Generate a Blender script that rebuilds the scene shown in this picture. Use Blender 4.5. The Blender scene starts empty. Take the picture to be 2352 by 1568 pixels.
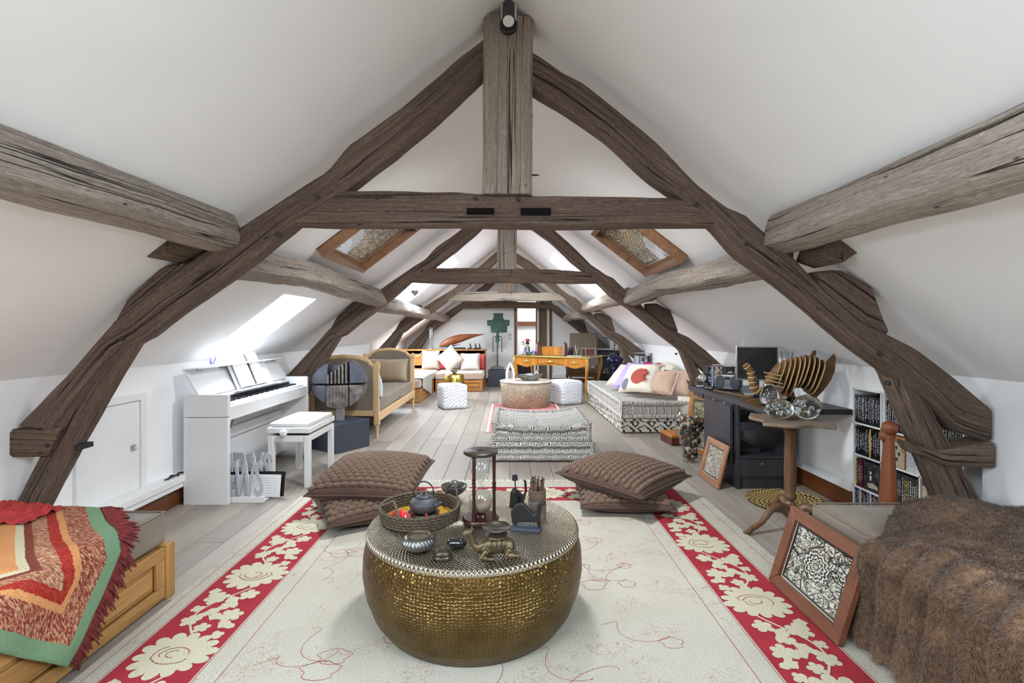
import bpy, bmesh, math, random
from mathutils import Vector, Matrix, Euler, noise as mnoise
S = bpy.context.scene
COL = S.collection
PI = math.pi
# ------------------------------------------------------------------ camera
F_PX, CX, CY, CAM_H = 1150.0, 1166.0, 758.0, 1.24       # image taken as 2352 x 1568
cam_d = bpy.data.cameras.new('camera')
cam = bpy.data.objects.new('camera', cam_d); COL.objects.link(cam)
cam.location = (0, 0, CAM_H); cam.rotation_euler = (PI/2, 0, 0)
cam_d.sensor_width = 36; cam_d.lens = F_PX/2352*36
cam_d.shift_x = (1176-CX)/2352; cam_d.shift_y = -(784-CY)/2352
cam_d.clip_start = 0.02; cam_d.clip_end = 200
S.camera = cam
# ------------------------------------------------------------------ world, daylight, exposure
w = bpy.data.worlds.new('sky'); S.world = w; w.use_nodes = True
w.node_tree.nodes['Background'].inputs[0].default_value = (0.86, 0.93, 1.0, 1)
w.node_tree.nodes['Background'].inputs[1].default_value = 1.0
S.view_settings.view_transform = 'Standard'; S.view_settings.look = 'None'
S.view_settings.exposure = 0.12; S.view_settings.gamma = 1.0
S.view_settings.use_curve_mapping = False
S.cycles.max_bounces = 12; S.cycles.diffuse_bounces = 10; S.cycles.glossy_bounces = 4
S.cycles.transmission_bounces = 8; S.cycles.transparent_max_bounces = 12
S.cycles.caustics_reflective = False; S.cycles.caustics_refractive = False
S.cycles.sample_clamp_indirect = 6
RIDGE, KNEE, XL, XR, YB, YF = 2.83, 1.0, 2.40, 2.37, -2.2, 11.9
KL, KR = (RIDGE-KNEE)/XL, (RIDGE-KNEE)/XR
def slope(s, x, y, n=0.0):
    """point on the roof slope; s=-1 left, +1 right; x>0 distance from the ridge; n metres into the room"""
    k = KL if s < 0 else KR
    l = math.hypot(1, k)
    return Vector((s*(x - n*k/l), y, RIDGE - k*x - n/l))
# glazed openings in the slopes: (side, x0, x1, y0, y1)
OPEN = [(-1, 1.72, 2.33, 3.85, 4.50), (-1, 0.74, 1.50, 6.60, 7.66), (1, 0.65, 1.43, 7.00, 7.85),
        (-1, 1.72, 2.33, 9.40, 10.80), (-1, 1.60, 2.33, -0.5, 0.95), (1, 1.70, 2.33, -0.3, 0.95),
        (-1, 0.45, 1.25, -0.9, 0.4), (1, 0.45, 1.25, -0.9, 0.4)]  # last four openings are out of view, added to light the foreground
DAY = 29.0           # daylight radiance at the panes
REVEAL = 0.26
for i, (s, x0, x1, y0, y1) in enumerate(OPEN):
    ld = bpy.data.lights.new('daylight', 'AREA'); ld.shape = 'RECTANGLE'
    k = KL if s < 0 else KR
    ln = (x1-x0)*math.hypot(1, k)
    ld.size = (y1-y0)-.02; ld.size_y = ln-.02
    ld.energy = DAY*PI*ld.size*ld.size_y*(.74 if y0 < 1 else 1.3 if y0 < 5 else 1.15 if y0 < 9 else 1.2)      # strengths set bay by bay to even out the brightness
    ld.color = (0.80, 0.90, 1.0)
    lo = bpy.data.objects.new('daylight', ld); COL.objects.link(lo)
    lo.location = slope(s, (x0+x1)/2, (y0+y1)/2, -REVEAL-.03)
    nrm = (slope(s, 1, 0, 1)-slope(s, 1, 0, 0)).normalized()
    yax = (slope(s, 2, 0)-slope(s, 1, 0)).normalized()
    xax = yax.cross(-nrm)
    lo.matrix_world = Matrix.Translation(lo.location) @ Matrix((xax, yax, -nrm)).transposed().to_4x4()
ld = bpy.data.lights.new('vestibule_light', 'AREA'); ld.energy = 30; ld.size = .6
lo = bpy.data.objects.new('vestibule_light', ld); COL.objects.link(lo); lo.location = (.7, 13.0, 2.35)
# ------------------------------------------------------------------ pixel helpers
def fl(px, py, z=0.0):
    Y = (CAM_H-z)*F_PX/(py-CY); return Vector(((px-CX)*Y/F_PX, Y, z))
def dp(px, py, Y): return Vector(((px-CX)*Y/F_PX, Y, CAM_H+(CY-py)*Y/F_PX))
# ------------------------------------------------------------------ mesh builder
class MB:
    def __init__(s): s.v = []; s.f = []; s.mi = []; s.cur = 0
    def add(s, vs, fs):
        o = len(s.v); s.v.extend([Vector(p) for p in vs])
        for f in fs: s.f.append([i+o for i in f]); s.mi.append(s.cur)
        return s
    def box(s, x0, x1, y0, y1, z0, z1, m=None):
        vs = [Vector((x, y, z)) for z in (z0, z1) for y in (y0, y1) for x in (x0, x1)]
        if m is not None: vs = [m @ v for v in vs]
        return s.add(vs, [(0, 2, 3, 1), (4, 5, 7, 6), (0, 1, 5, 4), (1, 3, 7, 5), (3, 2, 6, 7), (2, 0, 4, 6)])
    def taper(s, c0, w0, d0, c1, w1, d1):
        vs = []
        for c, w_, d_ in ((c0, w0, d0), (c1, w1, d1)):
            for sy in (-1, 1):
                for sx in (-1, 1): vs.append((c[0]+sx*w_/2, c[1]+sy*d_/2, c[2]))
        return s.add(vs, [(0, 2, 3, 1), (4, 5, 7, 6), (0, 1, 5, 4), (1, 3, 7, 5), (3, 2, 6, 7), (2, 0, 4, 6)])
    def lathe(s, prof, n=24, c=(0, 0, 0), ax=None, sx=1, sy=1, a0=0, a1=2*PI):
        """profile [(r,z)] around z at c; ax: Matrix 3x3"""
        full = abs(a1-a0-2*PI) < 1e-6; vs = []; fs = []; m = n if full else n+1
        for r, z in prof:
            for i in range(m):
                a = a0+(a1-a0)*i/n; p = Vector((r*math.cos(a)*sx, r*math.sin(a)*sy, z))
                if ax is not None: p = ax @ p
                vs.append(p+Vector(c))
        for j in range(len(prof)-1):
            for i in range(n):
                i2 = (i+1) % m
                fs.append((j*m+i, j*m+i2, (j+1)*m+i2, (j+1)*m+i))
        if prof[0][0] > 1e-6 and full: fs.append(tuple(range(m))[::-1])
        if prof[-1][0] > 1e-6 and full: fs.append(tuple((len(prof)-1)*m+i for i in range(m)))
        return s.add(vs, fs)
    def cyl(s, p0, p1, r0, r1=None, n=12):
        return s.tube([p0, p1], [r0, r0 if r1 is None else r1], n)
    def tube(s, pts, r, n=8, closed=False, flat=1.0):
        pts = [Vector(p) for p in pts]; N = len(pts)
        if not isinstance(r, (list, tuple)): r = [r]*N
        vs = []; fs = []; up = None
        for i, p in enumerate(pts):
            if closed: t = pts[(i+1) % N]-pts[i-1]
            else: t = pts[min(i+1, N-1)]-pts[max(i-1, 0)]
            t.normalize()
            if up is None:
                up = Vector((0, 0, 1)) if abs(t.z) < .9 else Vector((0, 1, 0))
            up = (up-t*up.dot(t)); up.normalize(); sd = t.cross(up)
            for k in range(n):
                a = 2*PI*k/n; vs.append(p+(sd*math.cos(a)+up*math.sin(a)*flat)*r[i])
        for i in range(N if closed else N-1):
            j = (i+1) % N
            for k in range(n): k2 = (k+1) % n; fs.append((i*n+k, i*n+k2, j*n+k2, j*n+k))
        if not closed:
            fs.append(tuple(range(n))[::-1]); fs.append(tuple((N-1)*n+k for k in range(n)))
        return s.add(vs, fs)
    def ball(s, c, r, nu=14, nv=9, m=None):
        if not isinstance(r, (list, tuple)): r = (r, r, r)
        vs = []; fs = []
        for j in range(nv+1):
            t = PI*j/nv
            for i in range(nu):
                a = 2*PI*i/nu; p = Vector((r[0]*math.sin(t)*math.cos(a), r[1]*math.sin(t)*math.sin(a), -r[2]*math.cos(t)))
                if m is not None: p = m @ p
                vs.append(p+Vector(c))
        for j in range(nv):
            for i in range(nu):
                i2 = (i+1) % nu; fs.append((j*nu+i, j*nu+i2, (j+1)*nu+i2, (j+1)*nu+i))
        return s.add(vs, fs)
    def prism(s, poly, a0, a1, ax='y', m=None):
        n = len(poly)
        def P(p, a):
            v = Vector((p[0], a, p[1])) if ax == 'y' else Vector((a, p[0], p[1])) if ax == 'x' else Vector((p[0], p[1], a))
            return m @ v if m is not None else v
        vs = [P(p, a0) for p in poly]+[P(p, a1) for p in poly]
        fs = [tuple(range(n)), tuple(range(2*n-1, n-1, -1))]
        for i in range(n): j = (i+1) % n; fs.append((i, i+n, j+n, j))
        return s.add(vs, fs)
    def grid(s, fn, nu, nv, close_u=False):
        vs = [fn(i/nu, j/nv) for j in range(nv+1) for i in range(nu if close_u else nu+1)]
        m = nu if close_u else nu+1; fs = []
        for j in range(nv):
            for i in range(nu):
                i2 = (i+1) % m; fs.append((j*m+i, j*m+i2, (j+1)*m+i2, (j+1)*m+i))
        return s.add(vs, fs)
    def mesh(s, name):
        me = bpy.data.meshes.new(name); me.from_pydata([tuple(v) for v in s.v], [], s.f); me.update()
        return me
    def build(s, name, mat, parent=None, smooth=None, bevel=0, world=False, sub=0, seg=2):
        if world and parent is not None:
            inv = BASE[parent].inverted(); s.v = [inv @ v for v in s.v]
        me = s.mesh(name)
        bm = bmesh.new(); bm.from_mesh(me); bmesh.ops.recalc_face_normals(bm, faces=bm.faces); bm.to_mesh(me); bm.free()
        o = bpy.data.objects.new(name, me); COL.objects.link(o)
        for m_ in (mat if isinstance(mat, (list, tuple)) else [mat]): me.materials.append(m_)
        if isinstance(mat, (list, tuple)):
            me.polygons.foreach_set('material_index', s.mi)
        if smooth is not None:
            me.polygons.foreach_set('use_smooth', [True]*len(me.polygons))
            if smooth < 179: me.set_sharp_from_angle(angle=math.radians(smooth))
        if bevel:
            b = o.modifiers.new('bevel', 'BEVEL'); b.width = bevel; b.segments = seg; b.limit_method = 'ANGLE'; b.angle_limit = .6
            me.polygons.foreach_set('use_smooth', [True]*len(me.polygons)); me.set_sharp_from_angle(angle=math.radians(50))
        if sub:
            m_ = o.modifiers.new('sub', 'SUBSURF'); m_.levels = sub; m_.render_levels = sub
        if parent is not None: o.parent = parent
        return o
BASE = {}
def tag(o, label, cat, group=None, kind=None):
    if label: o['label'] = label
    if cat: o['category'] = cat
    if group: o['group'] = group
    if kind: o['kind'] = kind
    return o
def thing(name, label, cat, loc=(0, 0, 0), rz=0, group=None):
    o = bpy.data.objects.new(name, None); COL.objects.link(o)
    o.empty_display_size = .1; o.location = loc; o.rotation_euler = (0, 0, rz)
    BASE[o] = Matrix.Translation(Vector(loc)) @ Matrix.Rotation(rz, 4, 'Z')
    return tag(o, label, cat, group)
def struct(name, mb, mat, **kw):
    o = mb.build(name, mat, **kw); o['kind'] = 'structure'; return o
def place(o, loc, rot=(0, 0, 0)):
    o.location = loc; o.rotation_euler = rot; return o
def remesh(o, vox, sm=2):
    r = o.modifiers.new('remesh', 'REMESH'); r.mode = 'VOXEL'; r.voxel_size = vox; r.use_smooth_shade = True
    if sm: m_ = o.modifiers.new('smooth', 'SMOOTH'); m_.iterations = sm; m_.factor = .5
    return o
def text(name, body, size, ext, mat, parent, mtx, sx=1.0, align='CENTER', spacing=1.0, bold=0.0):
    c = bpy.data.curves.new(name, 'FONT'); c.body = body; c.size = size; c.extrude = ext; c.align_x = align; c.align_y = 'CENTER'
    c.space_character = spacing; c.resolution_u = 3; c.offset = bold
    t = bpy.data.objects.new(name+'_tmp', c); COL.objects.link(t)
    dg = bpy.context.evaluated_depsgraph_get(); me = bpy.data.meshes.new_from_object(t.evaluated_get(dg))
    bpy.data.objects.remove(t); bpy.data.curves.remove(c)
    me.transform(mtx @ Matrix.Diagonal((sx, 1, 1, 1))); me.name = name
    o = bpy.data.objects.new(name, me); COL.objects.link(o); me.materials.clear(); me.materials.append(mat)
    if parent is not None: o.parent = parent
    return o
ORD = ['first', 'second', 'third', 'fourth', 'fifth', 'sixth', 'seventh', 'eighth', 'ninth', 'tenth', 'eleventh', 'twelfth', 'thirteenth', 'fourteenth', 'fifteenth', 'sixteenth', 'seventeenth', 'eighteenth']
def ry(a): return Matrix.Rotation(a, 4, 'Y')
def rx(a): return Matrix.Rotation(a, 4, 'X')
def rzm(a): return Matrix.Rotation(a, 4, 'Z')
def T(*a): return Matrix.Translation(Vector(a))
def lerp_poly(poly, n):
    """resample a polyline by arc length to n+1 points"""
    P = [Vector(p) for p in poly]; L = [0]
    for i in range(1, len(P)): L.append(L[-1]+(P[i]-P[i-1]).length)
    out = []; j = 0
    for k in range(n+1):
        t = L[-1]*k/n
        while j < len(P)-2 and L[j+1] < t: j += 1
        d = L[j+1]-L[j]; out.append(P[j].lerp(P[j+1], 0 if d == 0 else min(1, (t-L[j])/d)))
    return out
def nz(x, y=0, z=0): return mnoise.noise(Vector((x, y, z)))
# ------------------------------------------------------------------ materials
MATS = {}
class NT:
    def __init__(s, name):
        s.m = bpy.data.materials.new(name); s.m.use_nodes = True; s.t = s.m.node_tree
        s.b = s.t.nodes['Principled BSDF']; s.out = s.t.nodes['Material Output']
    def n(s, typ, **kw):
        nd = s.t.nodes.new('ShaderNode'+typ)
        for k, v in kw.items(): setattr(nd, k, v)
        return nd
    def l(s, a, b): s.t.links.new(a, b)
    def sv(s, sock, v):
        if hasattr(v, 'is_output') or hasattr(v, 'links'): s.l(v, sock)
        else: sock.default_value = v
    def coord(s, kind='Object', scale=(1, 1, 1), rot=(0, 0, 0)):
        if kind.startswith('@'):
            a = s.n('Attribute'); a.attribute_name = kind[1:]; o = a.outputs['Vector']
        elif kind == 'World':
            o = s.n('NewGeometry').outputs['Position']
        else: o = s.n('TexCoord').outputs[kind]
        mp = s.n('Mapping'); s.l(o, mp.inputs[0]); mp.inputs['Scale'].default_value = scale; mp.inputs['Rotation'].default_value = rot
        return mp.outputs[0]
    def noise(s, vec, scale=1, detail=4, rough=.55, dist=0):
        x = s.n('TexNoise'); s.l(vec, x.inputs['Vector']); x.inputs['Scale'].default_value = scale
        x.inputs['Detail'].default_value = detail; x.inputs['Roughness'].default_value = rough; x.inputs['Distortion'].default_value = dist
        return x.outputs['Fac']
    def voro(s, vec, scale=1, feature='F1', rnd=1, out='Distance'):
        x = s.n('TexVoronoi'); x.feature = feature; s.l(vec, x.inputs['Vector']); x.inputs['Scale'].default_value = scale
        x.inputs['Randomness'].default_value = rnd
        return x.outputs[out]
    def ramp(s, fac, stops, interp='LINEAR'):
        r = s.n('ValToRGB'); s.sv(r.inputs[0], fac); cr = r.color_ramp; cr.interpolation = interp
        while len(cr.elements) < len(stops): cr.elements.new(.5)
        for e, (p, c) in zip(cr.elements, sorted(stops, key=lambda q: q[0])):
            e.position = p; e.color = (*c, 1) if hasattr(c, '__len__') else (c, c, c, 1)
        return r.outputs[0]
    def mix(s, f, a, b, bt='MIX'):
        x = s.n('MixRGB'); x.blend_type = bt; s.sv(x.inputs[0], f)
        for k, v in ((1, a), (2, b)): s.sv(x.inputs[k], (*v, 1) if isinstance(v, tuple) and len(v) == 3 else v)
        return x.outputs[0]
    def math(s, op, a, b=0.0, c=0.0):
        x = s.n('Math'); x.operation = op
        for k, v in enumerate((a, b, c)): s.sv(x.inputs[k], v)
        return x.outputs[0]
    def sep(s, vec):
        x = s.n('SeparateXYZ'); s.l(vec, x.inputs[0]); return x.outputs
    def comb(s, x, y, z=0.0):
        c = s.n('CombineXYZ')
        for k, v in enumerate((x, y, z)): s.sv(c.inputs[k], v)
        return c.outputs[0]
    def bump(s, h, strength=.3, dist=.01):
        x = s.n('Bump'); s.l(h, x.inputs['Height']); x.inputs['Strength'].default_value = strength; x.inputs['Distance'].default_value = dist
        s.l(x.outputs[0], s.b.inputs['Normal'])
    def done(s, col=None, rough=.5, metal=0, spec=.5, **kw):
        if col is not None: s.sv(s.b.inputs['Base Color'], (*col, 1) if isinstance(col, tuple) and len(col) == 3 else col)
        s.sv(s.b.inputs['Roughness'], rough); s.sv(s.b.inputs['Metallic'], metal)
        s.b.inputs['Specular IOR Level'].default_value = spec
        for k, v in kw.items(): s.sv(s.b.inputs[k.replace('_', ' ')], v)
        MATS[s.m.name] = s.m; return s.m
def srgb(r, g, b):
    f = lambda c: (c/255/12.92) if c/255 <= .04045 else ((c/255+.055)/1.055)**2.4
    return (f(r), f(g), f(b))
def plain(name, c, rough=.5, metal=0, spec=.5, var=.12, sc=6, bump=0, bsc=60, st=(1, 1, 1), kind='Object', **kw):
    """a paint, cloth, stone or metal with slight procedural variation"""
    if name in MATS: return MATS[name]
    t = NT(name); v = t.coord(kind, st); f = t.noise(v, sc, 3)
    d = tuple(x*(1-var) for x in c); e = tuple(min(1, x*(1+var)) for x in c)
    col = t.ramp(f, [(.3, d), (.7, e)])
    if bump: t.bump(t.noise(v, bsc, 3), bump, .004)
    return t.done(col, rough, metal, spec, **kw)
def wood(name, dark, light, rough=.45, axis=0, sc=1.0, spec=.4, kind='Object', bump=.15):
    if name in MATS: return MATS[name]
    t = NT(name); st = [14, 14, 14]; st[axis] = 1.3
    v = t.coord(kind, tuple(x*sc for x in st)); f = t.noise(v, 1.2, 6, .6, .4)
    st2 = [90, 90, 90]; st2[axis] = 4
    f2 = t.noise(t.coord(kind, tuple(x*sc for x in st2)), 1, 2)
    mid = tuple((a+b)/2 for a, b in zip(dark, light))
    col = t.mix(.35, t.ramp(f, [(.3, dark), (.5, mid), (.72, light)]), t.ramp(f2, [(.3, dark), (.7, light)]))
    t.bump(f2, bump, .002)
    return t.done(col, rough, 0, spec)
def old_beam(name, dark, mid, light, off=0.0):
    t = NT(name)
    a = t.n('Attribute'); a.attribute_name = 'bc'; base = a.outputs['Vector']
    def mp(sc):
        m = t.n('Mapping'); t.l(base, m.inputs[0]); m.inputs['Scale'].default_value = sc; m.inputs['Location'].default_value = (off, off, 0); return m.outputs[0]
    broad = t.noise(mp((.8, 5, 5)), 1, 5, .65, .05)
    grain = t.noise(mp((3.2, 75, 75)), 1, 5, .7, .0)
    fine = t.noise(mp((26, 190, 190)), 1, 3, .7); pit = t.noise(mp((38, 60, 60)), 1, 4, .7)
    crk = t.noise(mp((.16, 15, 15)), 1, 3, .5, .05)
    blot = t.noise(mp((3.5, 9, 9)), 1, 4, .6)
    c = t.ramp(broad, [(.28, dark), (.5, mid), (.74, light)])
    c = t.mix(.68, c, t.ramp(grain, [(.3, tuple(x*.75 for x in dark)), (.52, mid), (.72, light)]))
    c = t.mix(t.ramp(blot, [(.55, 0), (.78, .35)]), c, tuple(x*.75 for x in dark))
    c = t.mix(.34, c, t.ramp(fine, [(.32, tuple(x*.55 for x in dark)), (.5, mid), (.68, light)]))
    c = t.mix(t.ramp(pit, [(.58, 0), (.70, .5)]), c, tuple(x*.6 for x in dark)); c = t.mix(t.ramp(pit, [(.26, .4), (.38, 0)]), c, tuple(min(1, x*1.25) for x in light))
    cm = t.ramp(t.math('ABSOLUTE', t.math('SUBTRACT', crk, .5)), [(.0, 1), (.003, .85), (.007, 0)])
    holes = t.ramp(t.voro(mp((6, 14, 14)), 1), [(.05, 1), (.085, 0)])
    c = t.mix(t.math('MAXIMUM', cm, t.math('MULTIPLY', holes, .8)), c, (.016, .012, .01))
    h = t.math('ADD', t.math('MULTIPLY', grain, .5), t.math('SUBTRACT', t.math('MULTIPLY', fine, .25), t.math('MULTIPLY', cm, .8)))
    t.bump(h, 1.0, .016)
    return t.done(c, .8, 0, .25)
old_beam('beam_brown', srgb(64, 51, 43), srgb(104, 87, 76), srgb(148, 132, 119))
old_beam('beam_king', srgb(116, 104, 94), srgb(156, 142, 130), srgb(192, 180, 168), 2.1)
old_beam('beam_grey', srgb(106, 95, 86), srgb(154, 142, 131), srgb(198, 187, 175), 3.3)
old_beam('beam_tan', srgb(70, 58, 48), srgb(108, 92, 78), srgb(150, 133, 115), 7.7)
old_beam('beam_pale', srgb(112, 98, 86), srgb(156, 142, 128), srgb(196, 186, 174), 5.1)
t = NT('plaster'); v = t.coord('World'); f = t.noise(v, 1.1, 3); g = t.noise(v, 45, 3)
t.bump(t.math('ADD', t.math('MULTIPLY', f, 3.0), t.math('MULTIPLY', g, .03)), .22, .03)
t.done(t.ramp(f, [(.3, (.865, .862, .855)), (.7, (.89, .889, .884))]), .85, 0, .2)
plain('white_paint', (.80, .80, .79), .45, var=.03)
plain('white_gloss', (.70, .70, .70), .25, var=.02)
plain('cream_paint', (.74, .72, .66), .5, var=.04)
t = NT('oak_floor'); oi = t.n('ObjectInfo'); rnd = oi.outputs['Random']
gp = t.n('NewGeometry').outputs['Position']; add = t.n('VectorMath'); add.operation = 'ADD'; t.l(gp, add.inputs[0])
t.l(t.comb(t.math('MULTIPLY', rnd, 37.0), t.math('MULTIPLY', rnd, 91.0)), add.inputs[1])
def fm(sc):
    m = t.n('Mapping'); t.l(add.outputs[0], m.inputs[0]); m.inputs['Scale'].default_value = sc; return m.outputs[0]
br = t.noise(fm((9, .9, 1)), 1, 5, .6, 1.2); fi = t.noise(fm((120, 5, 1)), 1, 3); kn = t.noise(fm((3, 1, 1)), 1.5, 2)
c = t.ramp(br, [(.25, srgb(116, 107, 98)), (.5, srgb(148, 139, 129)), (.75, srgb(178, 170, 160))])
c = t.mix(.35, c, t.ramp(fi, [(.3, srgb(92, 84, 76)), (.7, srgb(168, 160, 150))]))
c = t.mix(.5, c, t.ramp(rnd, [(0, srgb(130, 121, 112)), (.5, srgb(152, 143, 133)), (1, srgb(172, 162, 150))]))
c = t.mix(t.ramp(kn, [(.6, 0), (.75, .35)]), c, srgb(140, 116, 92))
t.bump(fi, .2, .002); t.done(c, t.ramp(br, [(.3, .42), (.7, .55)]), 0, .4)
plain('joint_dark', srgb(96, 89, 82), .8)
wood('oak_honey', srgb(128, 88, 44), srgb(190, 146, 88), .38, axis=1)
wood('oak_honey_v', srgb(128, 88, 44), srgb(190, 146, 88), .38, axis=2)
wood('oak_honey_x', srgb(134, 84, 36), srgb(196, 138, 72), .38, axis=0)
wood('brown_board', srgb(78, 42, 20), srgb(118, 68, 36), .4, axis=1)
wood('frame_brown', srgb(84, 48, 34), srgb(128, 80, 58), .35, axis=1)
wood('frame_light', srgb(126, 86, 58), srgb(168, 122, 88), .4, axis=1)
wood('frame_orange', srgb(150, 88, 30), srgb(196, 128, 60), .35, axis=1)
wood('skylight_wood', srgb(98, 66, 44), srgb(150, 112, 82), .4, axis=1)
wood('teak', srgb(98, 52, 26), srgb(132, 76, 42), .4, axis=2)
wood('walnut', srgb(74, 50, 34), srgb(124, 92, 66), .35, axis=2)
wood('walnut_top', srgb(92, 76, 62), srgb(140, 122, 104), .35, axis=0)
wood('ply', srgb(84, 58, 30), srgb(126, 94, 56), .55, axis=0)
wood('ply_edge', srgb(186, 152, 104), srgb(206, 174, 126), .6, axis=2)
wood('beech', srgb(186, 150, 106), srgb(222, 192, 150), .5, axis=2)
wood('beech_y', srgb(186, 150, 106), srgb(222, 192, 150), .5, axis=1)
wood('marquetry', srgb(156, 92, 28), srgb(214, 146, 62), .28, axis=2)
wood('marquetry_side', srgb(110, 86, 66), srgb(152, 124, 98), .3, axis=2)
wood('rosewood', srgb(48, 22, 14), srgb(104, 56, 38), .3, axis=0)
wood('mahogany', srgb(40, 20, 15), srgb(68, 36, 27), .25, axis=2)
wood('obelisk_red', srgb(84, 48, 44), srgb(122, 78, 70), .35, axis=2)
wood('ebony', srgb(20, 19, 20), srgb(40, 38, 40), .35, axis=0)
wood('ash_black', srgb(36, 36, 40), srgb(62, 62, 68), .42, axis=2, spec=.5)
plain('black_matt', (.018, .018, .02), .6)
plain('black_gloss', (.012, .012, .014), .18)
plain('anthracite', srgb(58, 64, 76), .55, var=.1)
plain('iron', (.03, .03, .032), .5, .6, bump=.4, bsc=90)
plain('teapot_iron', srgb(66, 68, 74), .5, .3, bump=.5, bsc=160)
plain('chrome', (.82, .82, .83), .12, 1.0, var=.02)
plain('steel_brushed', (.62, .62, .63), .3, 1.0, var=.05)
plain('pewter', srgb(120, 120, 118), .35, .9, var=.2)
plain('bronze', srgb(96, 84, 62), .42, .75, var=.3, sc=30, bump=.3, bsc=120)
plain('bronze_dark', srgb(70, 62, 54), .35, .6, var=.3, sc=20)
plain('brass', srgb(196, 160, 84), .28, 1.0, var=.15)
plain('gilt', srgb(206, 178, 104), .35, 1.0, var=.25, sc=60, bump=.5, bsc=120)
plain('verdigris', srgb(58, 84, 76), .7, .25, var=.45, sc=9, bump=.6, bsc=50)
plain('velvet_taupe', srgb(124, 113, 98), .85, var=.14, sc=3, Sheen_Weight=.1)
plain('velvet_pinktaupe', srgb(176, 152, 136), .85, var=.08, sc=3, Sheen_Weight=.4)
plain('velvet_olive', srgb(142, 124, 96), .6, var=.14, sc=6, Sheen_Weight=.5)
plain('velvet_brown', srgb(108, 94, 76), .8, var=.12, sc=5, Sheen_Weight=.4)
plain('velvet_choc', srgb(72, 51, 39), .85, var=.15, sc=6, Sheen_Weight=.08)
plain('tuft_brown', srgb(122, 94, 72), .95, var=.3, sc=40, bump=1.0, bsc=260, Sheen_Weight=.12)
plain('linen_cream', srgb(226, 218, 200), .9, var=.06, sc=10, bump=.3, bsc=300)
plain('linen_grey', srgb(186, 182, 174), .9, var=.06, sc=10, bump=.3, bsc=300)
plain('linen_pink', srgb(222, 198, 188), .9, var=.06, sc=8, bump=.2, bsc=300)
plain('linen_blush', srgb(206, 176, 154), .85, var=.08, sc=8, bump=.2, bsc=200)
plain('lilac', srgb(178, 158, 216), .7, var=.06, Sheen_Weight=.3)
plain('magenta', srgb(168, 24, 118), .6, var=.1)
plain('red_cloth', srgb(168, 52, 50), .95, var=.2, sc=30, bump=.9, bsc=140)
plain('rust_cloth', srgb(172, 78, 66), .9, var=.1, bump=.3, bsc=200)
plain('grey_blue', srgb(110, 116, 126), .85)
plain('maroon_wool', srgb(112, 40, 40), .95, var=.35, sc=40)
plain('leather_white', (.64, .64, .62), .38, var=.04, bump=.15, bsc=40)
plain('crimson_satin', srgb(190, 14, 24), .28, var=.25, sc=20, Sheen_Weight=.2)
plain('gold_leaf', srgb(190, 142, 44), .45, .35, var=.15, sc=20)
plain('paper', (.80, .79, .76), .8, var=.03)
plain('cord_white', (.78, .77, .74), .6)
plain('sand', srgb(150, 128, 108), .95, var=.1, sc=90)
plain('stone_black', (.015, .015, .017), .12, 0, .6)
plain('blue_bronze', srgb(62, 58, 92), .22, .55, var=.5, sc=12)
plain('silver_stone', srgb(148, 146, 146), .4, .5, var=.3, sc=40)
plain('quartz', srgb(214, 206, 204), .3, 0, var=.25, sc=40)
plain('violet', srgb(108, 96, 190), .3, 0, var=.25, sc=20)
plain('leaf_green', srgb(70, 120, 50), .4)
plain('seagrass', srgb(80, 68, 52), .8, 0, var=.5, sc=90, bump=.6, bsc=200)
plain('ceramic_dark', srgb(72, 70, 66), .3, 0, var=.25, sc=20)
plain('bamboo', srgb(96, 78, 66), .45, 0, var=.2, sc=10, st=(1, 1, 14))
plain('stick_brown', srgb(110, 84, 64), .8)
plain('green_leather', srgb(122, 112, 78), .5)
plain('pot_clay', srgb(150, 96, 64), .8, var=.3, sc=40)
# glass: thin panes and solid glass
t = NT('pane'); tr = t.n('BsdfTransparent'); gl = t.n('BsdfGlossy'); gl.inputs['Roughness'].default_value = .02; mx = t.n('MixShader')
mx.inputs[0].default_value = .06; t.l(tr.outputs[0], mx.inputs[1]); t.l(gl.outputs[0], mx.inputs[2])
t.l(mx.outputs[0], t.out.inputs[0]); MATS['pane'] = t.m
t = NT('glass'); t.done((.97, .985, .985), .0, 0, .5, Transmission_Weight=1.0, IOR=1.45)
t = NT('glass_green'); t.done((.86, .95, .94), .0, 0, .5, Transmission_Weight=1.0, IOR=1.48)
t = NT('glass_thin'); tr = t.n('BsdfTransparent'); tr.inputs[0].default_value = (.96, .98, .98, 1); gl = t.n('BsdfGlossy'); gl.inputs['Roughness'].default_value = .03; mx = t.n('MixShader')
lw = t.n('LayerWeight'); lw.inputs[0].default_value = .25; t.l(t.ramp(lw.outputs['Facing'], [(0, .03), (.55, .10), (1, .75)]), mx.inputs[0]); t.l(tr.outputs[0], mx.inputs[1]); t.l(gl.outputs[0], mx.inputs[2])
t.l(mx.outputs[0], t.out.inputs[0]); MATS['glass_thin'] = t.m
t = NT('bubble'); t.done((1, 1, 1), .0, 0, .5, Transmission_Weight=1.0, IOR=.69)
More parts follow.
